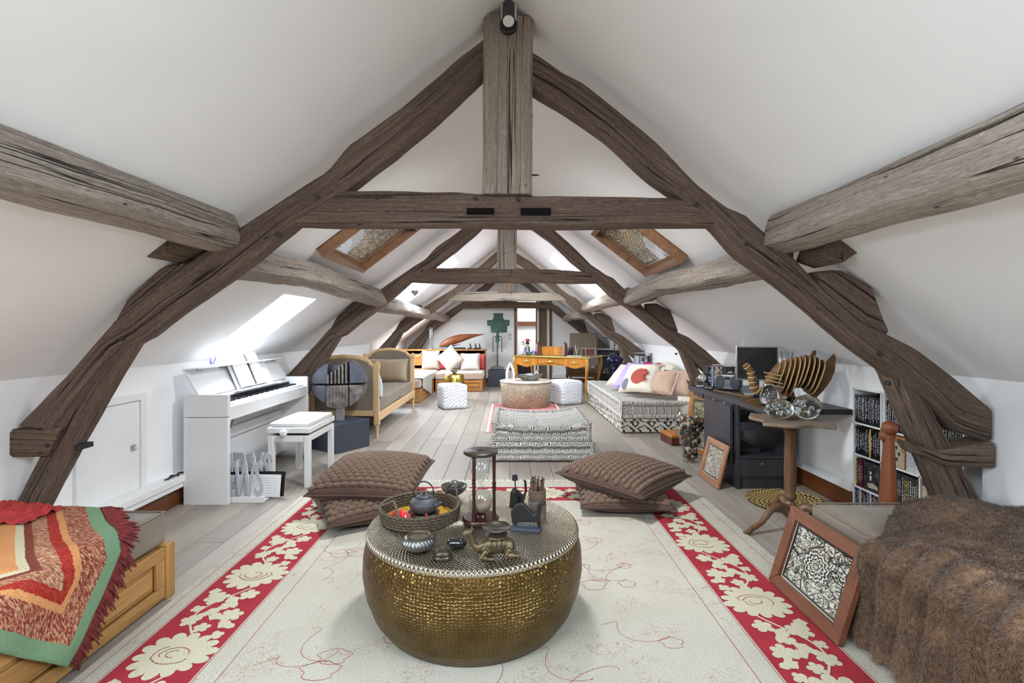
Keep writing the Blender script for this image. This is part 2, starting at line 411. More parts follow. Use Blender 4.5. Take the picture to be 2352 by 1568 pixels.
# hammered brass: hexagonal dimples on the drum, dimple rings on the top
def hammered(name, top):
    t = NT(name); o = t.n('TexCoord').outputs['Object']; x, y, z = t.sep(o)
    r = t.math('SQRT', t.math('ADD', t.math('POWER', x, 2), t.math('POWER', y, 2))); a = t.math('ARCTAN2', y, x)
    if top:
        ring = t.math('SINE', t.math('MULTIPLY', r, 2*PI/.017))
        sp = t.math('SINE', t.math('MULTIPLY', a, 150.0))
        h = t.math('MULTIPLY', ring, sp)
        h = t.math('ADD', h, t.math('MULTIPLY', ring, .35))
        dark = t.ramp(h, [(-.0, 0), (.9, 1)])
    else:
        vec = t.comb(t.math('MULTIPLY', a, .47*70), t.math('MULTIPLY', z, 84.0))
        d = t.voro(vec, 1, 'DISTANCE_TO_EDGE', .45); h = t.ramp(d, [(0, 1), (.3, .0)]); dark = t.ramp(d, [(0.02, 0), (.22, 1)])
    t.bump(h, .7 if top else .55, .006)
    wear = t.noise(o, 9, 4)
    c = t.ramp(wear, [(.3, srgb(98, 78, 44)), (.7, srgb(130, 108, 66))])
    if top: c = t.mix(.75, c, srgb(196, 190, 172))  # silver tone paints the skylight reflection into the top
    else: c = t.mix(t.math('MULTIPLY', t.math('SUBTRACT', 1.0, dark), .55), c, srgb(76, 56, 24))
    t.done(c, .24 if top else .36, 1.0)
hammered('brass_hammered', False); hammered('brass_top', True)
# patterned cloths
def uv_box(t, ax=1.0):
    x, y, z = t.sep(t.n('TexCoord').outputs['Object'])
    return t.math('ADD', x, y), t.math('SUBTRACT', z, y), x, y, z
t = NT('chevron'); u, v, x, y, z = uv_box(t)
band = t.math('FLOOR', t.math('MULTIPLY', v, 1/.055)); sgn = t.math('SUBTRACT', t.math('MULTIPLY', t.math('MODULO', t.math('ABSOLUTE', band), 2.0), 2.0), 1.0)
tri = t.math('PINGPONG', u, .035); k = t.math('ADD', t.math('MULTIPLY', v, 44.0), t.math('MULTIPLY', tri, 66.0))
st = t.math('GREATER_THAN', t.math('FRACT', k), .5); nn = t.noise(t.n('TexCoord').outputs['Object'], 160, 2)
ln_ = t.math('GREATER_THAN', t.math('FRACT', t.math('MULTIPLY', v, 1/.082)), .9)
c = t.mix(st, srgb(34, 33, 32), srgb(206, 202, 194)); c = t.mix(ln_, c, srgb(190, 186, 178)); c = t.mix(.06, c, t.ramp(nn, [(.3, (.05, .05, .05)), (.7, (.7, .7, .7))]))
t.bump(nn, .5, .004); t.done(c, .95, 0, .2)
t = NT('kilim_stripe'); u, v, x, y, z = uv_box(t)
b = t.math('FRACT', t.math('MULTIPLY', u, 1/.09)); tri = t.math('PINGPONG', u, .045)
k = t.math('FRACT', t.math('ADD', t.math('MULTIPLY', v, 48.0), t.math('MULTIPLY', tri, 44.0)))
st = t.math('GREATER_THAN', k, .42); line = t.math('GREATER_THAN', b, .9); nn = t.noise(t.n('TexCoord').outputs['Object'], 150, 2)
c = t.mix(st, srgb(84, 81, 78), srgb(214, 210, 202)); c = t.mix(line, c, srgb(226, 222, 212)); c = t.mix(t.math('LESS_THAN', b, .08), c, srgb(90, 88, 84))
t.bump(nn, .5, .004); t.done(c, .95, 0, .2)
t = NT('kilim_diamond'); u, v, x, y, z = uv_box(t)
tu = t.math('PINGPONG', u, .1); tv = t.math('PINGPONG', t.math('ADD', v, .02), .07)
stp = t.math('SNAP', tu, .016); d = t.math('ADD', t.math('MULTIPLY', stp, .9), tv)
e = t.math('ABSOLUTE', t.math('SUBTRACT', d, .085)); blk = t.math('GREATER_THAN', e, .026)
ln = t.math('LESS_THAN', t.math('ABSOLUTE', t.math('SUBTRACT', t.math('ADD', t.math('MULTIPLY', tu, .7), tv), .07)), .012)
blk2 = t.math('MULTIPLY', t.math('LESS_THAN', t.math('ABSOLUTE', t.math('SUBTRACT', e, .03)), .012), t.math('SUBTRACT', 1.0, ln)); nn = t.noise(t.n('TexCoord').outputs['Object'], 150, 2)
c = t.mix(blk2, srgb(206, 200, 188), srgb(40, 38, 36)); t.bump(nn, .5, .004); t.done(c, .95, 0, .2)
t = NT('zebra'); u, v, x, y, z = uv_box(t); tri = t.math('PINGPONG', u, .21)
o = t.n('TexCoord').outputs['Object']; nn = t.noise(o, 7, 2); n2 = t.noise(o, 22, 2)
k = t.math('ADD', t.math('ADD', t.math('MULTIPLY', v, 19.0), t.math('MULTIPLY', tri, -17.0)), t.math('MULTIPLY', nn, 1.8))
st = t.ramp(t.math('FRACT', k), [(.52, 0), (.6, 1), (.74, 1), (.82, 0)]); st = t.math('MULTIPLY', st, t.ramp(n2, [(.30, 0), (.38, 1)]))
t.done(t.mix(st, srgb(232, 234, 238), srgb(132, 138, 152)), .9, 0, .2)
t = NT('snakeskin'); o = t.n('TexCoord').outputs['Object']; x, y, z = t.sep(o); a = t.math('ARCTAN2', y, x)
vec = t.comb(t.math('MULTIPLY', a, .42), z); d = t.voro(vec, 62, 'DISTANCE_TO_EDGE', .8); big = t.noise(vec, 4.5, 3)
c = t.ramp(big, [(.32, srgb(88, 70, 52)), (.5, srgb(110, 92, 66)), (.66, srgb(130, 116, 92))])
c = t.mix(t.ramp(d, [(.04, 1), (.12, 0)]), c, srgb(190, 180, 160)); t.done(c, .45, 0, .4)
t = NT('snake_top'); o = t.n('TexCoord').outputs['Object']; nn = t.noise(o, 26, 4)
t.done(t.ramp(nn, [(.35, srgb(150, 136, 122)), (.65, srgb(204, 196, 184))]), .4)
t = NT('diamond_print'); o = t.coord('Object'); x, y, z = t.sep(o)
tu = t.math('PINGPONG', t.math('ADD', x, 5.0), .03); tv = t.math('PINGPONG', t.math('ADD', y, 5.0), .045)
d = t.math('ADD', t.math('MULTIPLY', tu, 1.5), tv); e = t.ramp(t.math('ABSOLUTE', t.math('SUBTRACT', d, .045)), [(.008, 1), (.013, 0)])
e2 = t.math('MAXIMUM', e, t.ramp(d, [(.012, 1), (.016, 0)]))
t.done(t.mix(e2, srgb(214, 206, 190), srgb(150, 138, 120)), .9)
def striped(name, axis, per, a, b, duty=.5, nsc=0):
    t = NT(name); o = t.coord('Object'); c = t.sep(o)[axis]
    if nsc: c = t.math('ADD', c, t.math('MULTIPLY', t.noise(o, nsc, 2), .03))
    st = t.math('GREATER_THAN', t.math('FRACT', t.math('MULTIPLY', t.math('ADD', c, 9.0), 1/per)), duty)
    return t.done(t.mix(st, a, b), .9)
striped('stripe_diag', 0, .03, srgb(218, 212, 202), srgb(178, 168, 160), .72, 14)
striped('stripe_horiz', 1, .026, srgb(226, 222, 214), srgb(190, 186, 182), .7, 14)
striped('stripe_grey', 0, .05, srgb(200, 198, 198), srgb(140, 140, 146), .55)
striped('stripe_red', 0, .07, srgb(176, 58, 62), srgb(196, 120, 116), .78)
striped('stripe_blue', 0, .045, srgb(226, 232, 234), srgb(158, 188, 198), .6)
# prints: cut-paper pictures, printed blinds, sheet music, screen
def papercut(name, seed, rosette=True, ink=srgb(34, 34, 34), paper=srgb(214, 212, 198), sc=1.0):
    t = NT(name); g = t.n('TexCoord').outputs['UV']; x, y, z = t.sep(g)
    m = t.n('Mapping'); t.l(g, m.inputs[0]); m.inputs['Location'].default_value = (seed, seed*.7, 0)
    n1 = t.noise(m.outputs[0], 11*sc, 4, .6, 2.2); n2 = t.voro(m.outputs[0], 9*sc, 'DISTANCE_TO_EDGE'); n3 = t.noise(m.outputs[0], 34*sc, 2, .5, 1.0)
    k = t.ramp(t.math('ABSOLUTE', t.math('SUBTRACT', n1, .5)), [(.028, 1), (.05, 0)])
    k = t.math('MAXIMUM', k, t.ramp(n2, [(.02, 1), (.04, 0)])); k = t.math('MAXIMUM', k, t.ramp(n3, [(.6, 0), (.64, 1)]))
    dx = t.math('SUBTRACT', x, .5); dy = t.math('SUBTRACT', y, .52)
    if rosette:
        r = t.math('SQRT', t.math('ADD', t.math('POWER', dx, 2), t.math('POWER', dy, 2))); a = t.math('ARCTAN2', dy, dx)
        pet = t.math('ADD', r, t.math('MULTIPLY', t.math('ABSOLUTE', t.math('SINE', t.math('MULTIPLY', a, 6.0))), -.035))
        rk = t.math('GREATER_THAN', t.math('FRACT', t.math('ADD', t.math('MULTIPLY', pet, 17.0), t.math('MULTIPLY', n3, .9))), .5)
        ins = t.math('LESS_THAN', pet, .2); k = t.mix(ins, k, rk)
    ex = t.math('MAXIMUM', t.math('ABSOLUTE', t.math('SUBTRACT', x, .5)), t.math('ABSOLUTE', t.math('SUBTRACT', y, .5)))
    k = t.mix(t.math('GREATER_THAN', ex, .445), k, (1.0, 1.0, 1.0)); k = t.mix(t.math('GREATER_THAN', ex, .485), k, (0.0, 0.0, 0.0))
    return t.done(t.mix(k, paper, ink), .25, 0, .5)
papercut('papercut_a', 1.3, sc=.62); papercut('papercut_b', 4.1, False, srgb(60, 58, 54), sc=.75); papercut('papercut_c', 7.7, True, srgb(60, 56, 44), srgb(210, 200, 160))
papercut('blind_a', 2.2, False, srgb(96, 94, 90), srgb(206, 198, 172), .8); papercut('blind_b', 5.9, True, srgb(94, 96, 94), srgb(214, 208, 176), .8)
t = NT('sheet_music'); g = t.n('TexCoord').outputs['UV']; x, y, z = t.sep(g)
row = t.math('FRACT', t.math('MULTIPLY', y, 9.0)); inr = t.math('MULTIPLY', t.math('GREATER_THAN', row, .3), t.math('LESS_THAN', row, .75))
ln = t.math('LESS_THAN', t.math('FRACT', t.math('MULTIPLY', row, 12.0)), .3); nn = t.noise(t.comb(t.math('MULTIPLY', x, 26.0), t.math('MULTIPLY', y, 50.0)), 1, 2)
k = t.math('MULTIPLY', inr, t.math('MAXIMUM', t.math('MULTIPLY', ln, .5), t.ramp(nn, [(.55, 0), (.6, 1)])))
mg = t.math('LESS_THAN', t.math('MAXIMUM', t.math('ABSOLUTE', t.math('SUBTRACT', x, .5)), t.math('ABSOLUTE', t.math('SUBTRACT', y, .47))), .42)
t.done(t.mix(t.math('MULTIPLY', t.math('MULTIPLY', k, mg), .8), srgb(238, 238, 238), srgb(90, 90, 100)), .5)
t = NT('screen'); g = t.n('TexCoord').outputs['UV']; x, y, z = t.sep(g); nn = t.noise(g, 3, 3)
t.done(t.ramp(nn, [(.3, (.02, .02, .024)), (.7, (.03, .03, .034))]), .07, 0, .6)
def cover(name, seed, cols):
    t = NT(name); g = t.n('TexCoord').outputs['UV']; m = t.n('Mapping'); t.l(g, m.inputs[0]); m.inputs['Location'].default_value = (seed, seed, 0)
    n1 = t.noise(m.outputs[0], 4, 3); return t.done(t.ramp(n1, [(.3, cols[0]), (.5, cols[1]), (.7, cols[2])]), .3)
cover('cover_dark', 1.0, [srgb(22, 22, 26), srgb(48, 46, 48), srgb(96, 92, 92)])
cover('cover_tan', 2.0, [srgb(170, 160, 138), srgb(182, 172, 148), srgb(150, 128, 100)])
cover('cover_grey', 3.0, [srgb(196, 200, 200), srgb(150, 156, 158), srgb(70, 76, 80)])
def spine(name, base, ink, rnd=.5):
    t = NT(name); o = t.coord('Object', (1, 1, 1)); x, y, z = t.sep(o); oi = t.n('ObjectInfo').outputs['Random']
    n1 = t.noise(t.comb(t.math('MULTIPLY', t.math('ADD', y, oi), 200.0), t.math('ADD', t.math('MULTIPLY', z, 130.0), t.math('MULTIPLY', oi, 70.0))), 1, 1)
    zz = t.math('LESS_THAN', t.math('ABSOLUTE', t.math('ADD', z, -.095)), t.math('ADD', .045, t.math('MULTIPLY', oi, .035)))
    zz = t.math('MULTIPLY', zz, t.math('LESS_THAN', t.math('ABSOLUTE', y), .0042))
    k = t.math('MULTIPLY', t.ramp(n1, [(.5, 0), (.58, 1)]), zz)
    return t.done(t.mix(k, base, ink), .25)
spine('spine_black', srgb(28, 28, 30), srgb(205, 205, 205)); spine('spine_grey', srgb(44, 44, 48), srgb(225, 225, 228))
spine('spine_yellow', srgb(60, 58, 46), srgb(226, 222, 130)); spine('spine_white', srgb(200, 204, 206), srgb(92, 96, 130))
spine('spine_red', srgb(120, 40, 40), srgb(210, 190, 170)); spine('spine_maroon', srgb(80, 30, 44), srgb(214, 200, 190)); spine('spine_blue', srgb(50, 80, 140), srgb(220, 220, 220))
spine('spine_orange', srgb(214, 160, 70), srgb(240, 230, 200)); spine('spine_lime', srgb(190, 190, 90), srgb(90, 90, 50))
# wool throw: banded by the distance from its hem
t = NT('throw_wool'); a = t.n('Attribute'); a.attribute_name = 'hem'; d = a.outputs['Fac']; o = t.n('TexCoord').outputs['Object']
n1 = t.noise(t.coord('Object', (60, 160, 60)), 1, 4, .7); n2 = t.noise(o, 150, 2); dd = t.math('ADD', d, t.math('MULTIPLY', t.math('SUBTRACT', n2, .5), .012))
gr, mr, rd, og, be, cr, rs = srgb(118, 150, 118), srgb(122, 60, 50), srgb(160, 40, 32), srgb(210, 148, 96), srgb(172, 140, 108), srgb(206, 198, 166), srgb(190, 92, 58)
c = t.ramp(dd, [(0, gr), (.052, mr), (.135, og), (.160, rd), (.195, be), (.245, mr), (.270, cr), (.298, og), (.42, rs), (.46, mr), (.50, rd), (.56, og), (.64, rs), (.7, be), (.8, mr), (.9, og)], 'CONSTANT')
mot = t.ramp(n1, [(.42, srgb(112, 46, 40)), (.5, srgb(176, 96, 74)), (.58, srgb(206, 178, 140))])
inb = t.ramp(dd, [(0, 0), (.052, .7), (.135, 0.1), (.195, .7), (.245, 0.05), (.42, .5), (.46, .1), (.64, .5)], 'CONSTANT')
c = t.mix(inb, c, mot); t.bump(n2, .8, .006); t.done(c, .95, 0, .15)
# fur
t = NT('fur'); o = t.coord('World'); n1 = t.noise(o, 7, 4, .6); n2 = t.noise(o, 60, 3)
c = t.ramp(n1, [(.3, srgb(52, 34, 23)), (.5, srgb(88, 62, 44)), (.7, srgb(134, 102, 74))]); c = t.mix(.35, c, t.ramp(n2, [(.3, srgb(50, 32, 22)), (.7, srgb(170, 136, 104))]))
t.done(c, .6, 0, .3, Sheen_Weight=.3)
# rug
t = NT('rug_cream'); o = t.coord('World'); n1 = t.noise(o, 2.2, 3); n2 = t.noise(t.coord('World', (140, 300, 1)), 1, 3); vv = t.voro(o, 5.2, 'DISTANCE_TO_EDGE')
n3 = t.noise(o, 13, 4, .6, 2.4)
c = t.ramp(n1, [(.3, srgb(168, 162, 144)), (.7, srgb(190, 186, 172))]); c = t.mix(.5, c, t.ramp(n2, [(.3, srgb(128, 122, 106)), (.7, srgb(210, 207, 196))]))
k = t.math('MULTIPLY', t.ramp(t.math('ABSOLUTE', t.math('SUBTRACT', n3, .5)), [(.006, .75), (.014, 0)]), t.ramp(t.noise(o, 4.5, 2), [(.5, 0), (.58, 1)]))
c = t.mix(k, c, srgb(140, 86, 66)); t.bump(n2, .6, .006); t.done(c, .95, 0, .1)
t = NT('rug_red'); n2 = t.noise(t.coord('World', (140, 300, 1)), 1, 3); n1 = t.noise(t.coord('World'), 5, 3)
c = t.ramp(n1, [(.3, srgb(132, 28, 40)), (.7, srgb(160, 44, 54))]); c = t.mix(.35, c, t.ramp(n2, [(.3, srgb(104, 20, 30)), (.7, srgb(186, 84, 88))])); t.bump(n2, .6, .006); t.done(c, .95, 0, .1)
t = NT('rug_motif'); n2 = t.noise(t.coord('World', (140, 300, 1)), 1, 3); c = t.ramp(n2, [(.3, srgb(162, 154, 126)), (.7, srgb(208, 203, 182))]); t.bump(n2, .6, .006); t.done(c, .95, 0, .1)
plain('rug_line', srgb(140, 70, 60), .95)
t = NT('persian'); o = t.coord('World'); n3 = t.noise(o, 26, 3, .6, 2); t.done(t.ramp(n3, [(.4, srgb(150, 44, 56)), (.5, srgb(206, 150, 140)), (.6, srgb(120, 40, 60))]), .95)
t = NT('woven_mat'); o = t.n('TexCoord').outputs['Object']; x, y, z = t.sep(o)
r = t.math('SQRT', t.math('ADD', t.math('POWER', x, 2), t.math('POWER', t.math('MULTIPLY', y, 1.5), 2))); a = t.math('ARCTAN2', y, x)
k = t.math('GREATER_THAN', t.math('FRACT', t.math('ADD', t.math('MULTIPLY', r, 26.0), t.math('PINGPONG', t.math('MULTIPLY', a, 9.0), .6))), .5)
t.done(t.mix(k, srgb(196, 166, 96), srgb(40, 34, 26)), .8)
t = NT('mixed_stones'); oi = t.n('ObjectInfo').outputs['Random']
t.done(t.ramp(oi, [(0, srgb(60, 50, 46)), (.3, srgb(128, 84, 66)), (.5, srgb(196, 176, 150)), (.7, srgb(40, 38, 40)), (.9, srgb(160, 120, 90))], 'CONSTANT'), .5)
m = MATS
rnd = random.Random(5)
# ================================================================== floor
fb = MB().box(-2.45, 2.42, YB, 14.2, -.10, -.014)
floor = struct('floor', fb, m['joint_dark'])
floor['label'] = 'grey-brown oak plank floor running the length of the attic'
PW = .186
plank_me = {}
def plank_mesh(L):
    if L not in plank_me:
        b = MB(); w_, c = PW/2-.0012, .003
        vs = []
        for (ww, ll, z) in ((w_, 0, -.014), (w_, 0, -c), (w_-c, c, 0)):
            vs += [(-ww, ll, z), (ww, ll, z), (ww, L-.002-ll, z), (-ww, L-.002-ll, z)]
        fs = [(8, 9, 10, 11)]
        for k in (0, 4):
            for i in range(4): j = (i+1) % 4; fs.append((k+i, k+j, k+4+j, k+4+i))
        b.add(vs, fs); me = b.mesh('plank'); me.materials.append(m['oak_floor']); plank_me[L] = me
    return plank_me[L]
x = -2.40+PW/2
while x < 2.40:
    y = -.3-rnd.random()*1.5
    while y < 11.9:
        L = rnd.choice([1.4, 1.8, 2.2]); L = min(L, round(11.98-y, 2))
        if L > .1 and y+L > .4:
            o = bpy.data.objects.new('plank', plank_mesh(L)); COL.objects.link(o); o.location = (x, y, 0); o.parent = floor
        y += L
    x += PW
# ================================================================== ceiling with its openings
def slope_grid(mb, s, holes):
    X1 = XL if s < 0 else XR
    xs = sorted({0, X1, *[h[0] for h in holes], *[h[1] for h in holes]}); ys = sorted({YB, YF, *[h[2] for h in holes], *[h[3] for h in holes]})
    for i in range(len(xs)-1):
        for j in range(len(ys)-1):
            cx, cy = (xs[i]+xs[i+1])/2, (ys[j]+ys[j+1])/2
            if any(h[0] < cx < h[1] and h[2] < cy < h[3] for h in holes): continue
            mb.add([slope(s, xs[i], ys[j]), slope(s, xs[i+1], ys[j]), slope(s, xs[i+1], ys[j+1]), slope(s, xs[i], ys[j+1])], [(0, 1, 2, 3)])
    for h in holes:                      # plastered reveals
        c = [(h[0], h[2]), (h[1], h[2]), (h[1], h[3]), (h[0], h[3])]
        for i in range(4):
            a, b = c[i], c[(i+1) % 4]
            mb.add([slope(s, *a), slope(s, *b), slope(s, *b, -REVEAL), slope(s, *a, -REVEAL)], [(0, 1, 2, 3)])
cb = MB()
for s in (-1, 1): slope_grid(cb, s, [o[1:] for o in OPEN if o[0] == s])
struct('ceiling', cb, m['plaster'])['label'] = 'white plastered attic ceiling sloping down from the ridge on both sides'
for i, (s, x0, x1, y0, y1) in enumerate(OPEN):      # white window frames and panes at the outer end of each reveal
    f = MB(); d0, d1, fw = -REVEAL, -REVEAL+.05, .045
    def sbox(mb, xa, xb, ya, yb, na, nb):
        vs = [slope(s, xx, yy, nn) for nn in (na, nb) for yy in (ya, yb) for xx in (xa, xb)]
        mb.add(vs, [(0, 2, 3, 1), (4, 5, 7, 6), (0, 1, 5, 4), (1, 3, 7, 5), (3, 2, 6, 7), (2, 0, 4, 6)])
    sbox(f, x0, x1, y0, y0+fw, d0, d1); sbox(f, x0, x1, y1-fw, y1, d0, d1)
    sbox(f, x0, x0+fw, y0+fw, y1-fw, d0, d1); sbox(f, x1-fw, x1, y0+fw, y1-fw, d0, d1)
    win = struct('window_%d' % (i+1), f, m['white_paint'], bevel=.004)
    p = MB(); sbox(p, x0+fw, x1-fw, y0+fw, y1-fw, d0+.015, d0+.02); p.build('pane', m['pane'], win)
# skylights with timber surrounds proud of the ceiling, printed blinds behind the glass
def timber_skylight(s, x0, x1, y0, y1, num, blind, zebra_near):
    def sbox(mb, xa, xb, ya, yb, na, nb):
        vs = [slope(s, xx, yy, nn) for nn in (na, nb) for yy in (ya, yb) for xx in (xa, xb)]
        mb.add(vs, [(0, 2, 3, 1), (4, 5, 7, 6), (0, 1, 5, 4), (1, 3, 7, 5), (3, 2, 6, 7), (2, 0, 4, 6)])
    fw, h = .035, .075
    root = struct('window_%d' % num, (lambda b: (sbox(b, x0, x1, y0, y1, -.02, .004), b)[1])(MB()), m['brown_board'])
    root['label'] = 'skylight in a brown timber surround on the %s slope, printed blind drawn' % ('left' if s < 0 else 'right')
    for (a, b, c, d) in ((x0, x1, y0, y0+fw), (x0, x1, y1-fw, y1), (x0, x0+fw, y0+fw, y1-fw), (x1-fw, x1, y0+fw, y1-fw)):
        k = MB(); sbox(k, a, b, c, d, .004, h); k.build('frame_board', m['skylight_wood'], root, bevel=.003)
    k = MB(); iw = .02
    for (a, b, c, d) in ((x0+fw, x1-fw, y0+fw, y0+fw+iw), (x0+fw, x1-fw, y1-fw-iw, y1-fw), (x0+fw, x0+fw+iw, y0+fw+iw, y1-fw-iw), (x1-fw-iw, x1-fw, y0+fw+iw, y1-fw-iw)):
        sbox(k, a, b, c, d, .004, .02)
    k.build('inner_bead', m['skylight_wood'], root)
    q = MB(); a, b, c, d = x0+fw+iw, x1-fw-iw, y0+fw+iw, y1-fw-iw
    q.add([slope(s, a, c, .008), slope(s, b, c, .008), slope(s, b, d, .008), slope(s, a, d, .008)], [(0, 1, 2, 3)])
    o = q.build('printed_blind', m[blind], root); uvq(o); o['label'] = 'blind printed with a dense dark line drawing'
    q = MB(); pts = []                      # pale zebra-striped patch over one corner
    for i in range(9):
        t_ = i/8; pts.append((b-.21*math.cos(t_*PI/2)**.6, c+.40*math.sin(t_*PI/2)**.8))
    pts.append((b, c))
    q.add([slope(s, px_, py_, .012) for px_, py_ in pts], [tuple(range(len(pts)))])
    q.build('zebra_corner', m['zebra'], root)['label'] = 'pale zebra-striped patch in one corner of the skylight'
    q = MB(); sbox(q, a, b, c, d, .016, .018); q.build('pane', m['pane'], root)
def uvq(o):
    """unit UVs on a single quad mesh"""
    uv = o.data.uv_layers.new(name='UVMap'); co = [(0, 0), (1, 0), (1, 1), (0, 1)]
    for p in o.data.polygons:
        for k, li in enumerate(p.loop_indices): uv.data[li].uv = co[o.data.loops[li].vertex_index % 4]
timber_skylight(-1, .82, 1.34, 3.50, 4.48, 21, 'blind_a', True)
timber_skylight(1, .82, 1.34, 3.72, 4.69, 22, 'blind_b', True)
# ================================================================== walls
struct('wall_left', MB().box(-XL-.12, -XL, YB, YF+.1, -.1, KNEE+.02), m['plaster'])
NY0, NY1, NZ1 = 2.50, 3.434, .850          # niche for the film collection in the right wall
wr = MB().box(XR, XR+.3, YB, NY0, -.1, KNEE+.02).box(XR, XR+.3, NY1, YF+.1, -.1, KNEE+.02).box(XR, XR+.3, NY0, NY1, NZ1, KNEE+.02)
wr.box(XR+.22, XR+.3, NY0, NY1, -.1, NZ1)
struct('wall_right', wr, m['plaster'])
gb = MB(); gb.prism([(-XL, -.1), (XR, -.1), (XR, KNEE), (0, RIDGE), (-XL, KNEE)], YB-.1, YB); struct('wall_back', gb, m['velvet_brown'])  # unseen rear wall, made dark brown to cut light bounced from behind
DX0, DX1, DZ = .205, .995, 1.98
fw_ = MB()
def gz(xx): return RIDGE-(KL*-xx if xx < 0 else KR*xx)
fw_.prism([(-XL, -.1), (DX0, -.1), (DX0, gz(DX0)), (0, RIDGE), (-XL, KNEE)], YF, YF+.1)
fw_.prism([(DX1, -.1), (XR, -.1), (XR, KNEE), (DX1, gz(DX1))], YF, YF+.1)
fw_.prism([(DX0, DZ), (DX1, DZ), (DX1, gz(DX1)), (DX0, gz(DX0))], YF, YF+.1)
struct('wall_far', fw_, m['plaster'])
# room beyond the doorway
vb = MB().box(-.5, 1.9, 14.0, 14.1, -.1, 2.6).box(-.6, -.5, YF+.1, 14.1, -.1, 2.6).box(1.9, 2.0, YF+.1, 14.1, -.1, 2.6).box(-.6, 2.0, YF+.1, 14.1, 2.6, 2.7)
struct('wall_vestibule', vb, m['plaster'])
struct('trim_1', MB().box(.155, .207, YF-.03, YF+.12, 0, DZ), m['walnut'], bevel=.004)
struct('trim_2', MB().box(.993, 1.05, YF-.03, YF+.12, 0, DZ), m['walnut'], bevel=.004)
struct('trim_3', MB().box(.155, 1.05, YF-.03, YF+.12, DZ, DZ+.05), m['walnut'], bevel=.004)
struct('trim_4', MB().box(.672, .70, YF+.02, YF+.1, 0, DZ), m['walnut'], bevel=.003)
struct('trim_5', MB().box(.70, .745, YF+.02, YF+.1, 0, DZ).box(.94, .993, YF+.02, YF+.1, 0, DZ).box(.207, .235, YF+.02, YF+.1, 0, DZ), m['cream_paint'], bevel=.003)
d2 = struct('door_2', MB().box(.745, .94, YF+.06, YF+.09, 0.0, DZ), m['velvet_brown']); d2['label'] = 'narrow olive-grey door panel beside the far doorway'
struct('trim_6', MB().box(-.5, 1.9, 13.9, 14.0, 1.36, 1.48), m['frame_brown'])
struct('trim_7', MB().box(.22, .70, 13.6, 13.98, .02, .38), m['ebony'])
# baseboards
struct('baseboard_right', MB().box(XR-.012, XR, NY1, YF, 0, .135), m['brown_board'])
struct('trim_8', MB().prism([(XR, .135), (XR-.022, .135), (XR-.022, .165), (XR-.012, .172), (XR-.012, .192), (XR, .2)], NY1, YF), m['white_paint'])
struct('baseboard_left', MB().box(-XL, -XL+.06, 2.5, YF, 0, .13), m['brown_board'])
struct('trim_9', MB().box(-XL, -XL+.115, 2.5, YF, .17, .215).box(-XL, -XL+.10, 2.5, YF, .13, .172), m['white_paint'], bevel=.004)
struct('baseboard_far', MB().box(1.05, XR, YF-.02, YF, 0, .10).box(-XL, .155, YF-.02, YF, 0, .10), m['brown_board'])
struct('trim_10', MB().box(1.05, XR, YF-.03, YF, .10, .2), m['white_paint'], bevel=.005)
# cupboard door in the left knee wall
dd = MB(); Y0, Y1, Z0, Z1 = 2.76, 3.30, .215, .83; xw = -XL
dd.box(xw, xw+.022, Y1-.045, Y1, Z0, Z1).box(xw, xw+.022, Y0, Y0+.045, Z0, Z1).box(xw, xw+.022, Y0+.045, Y1-.045, Z1-.045, Z1)
door1 = struct('door_1', dd, m['white_paint'], bevel=.004); door1['label'] = 'white low cupboard door in the left knee wall'
MB().box(xw, xw+.012, Y0+.05, Y1-.05, Z0, Z1-.05).build('door_leaf', m['white_paint'], door1, bevel=.003)
k = MB().box(xw+.012, xw+.016, 3.17, 3.21, .47, .51); k.build('lock_plate', m['steel_brushed'], door1)
MB().lathe([(.0, .03), (.008, .03), (.010, .02), (.006, 0)], 10, (xw+.016, 3.19, .49), Matrix.Rotation(PI/2, 3, 'Y')).build('knob', m['white_gloss'], door1, smooth=60)
struct('trim_11', MB().box(xw, xw+.006, 2.79, 2.80, .215, .9), m['joint_dark'])
# light switches on the far wall
for py_ in (768, 777):
    p = dp(1170, py_, YF-.012)
    t_ = MB().lathe([(.034, 0), (.034, .006), (.028, .010), (0, .010)], 20, p, Matrix.Rotation(PI/2, 3, 'X')).build('light_switch', m['white_gloss'], smooth=40)
    tag(t_, ('upper' if py_ == 768 else 'lower')+' round white light switch on the far wall', 'switch', 'round switches by the doorway')
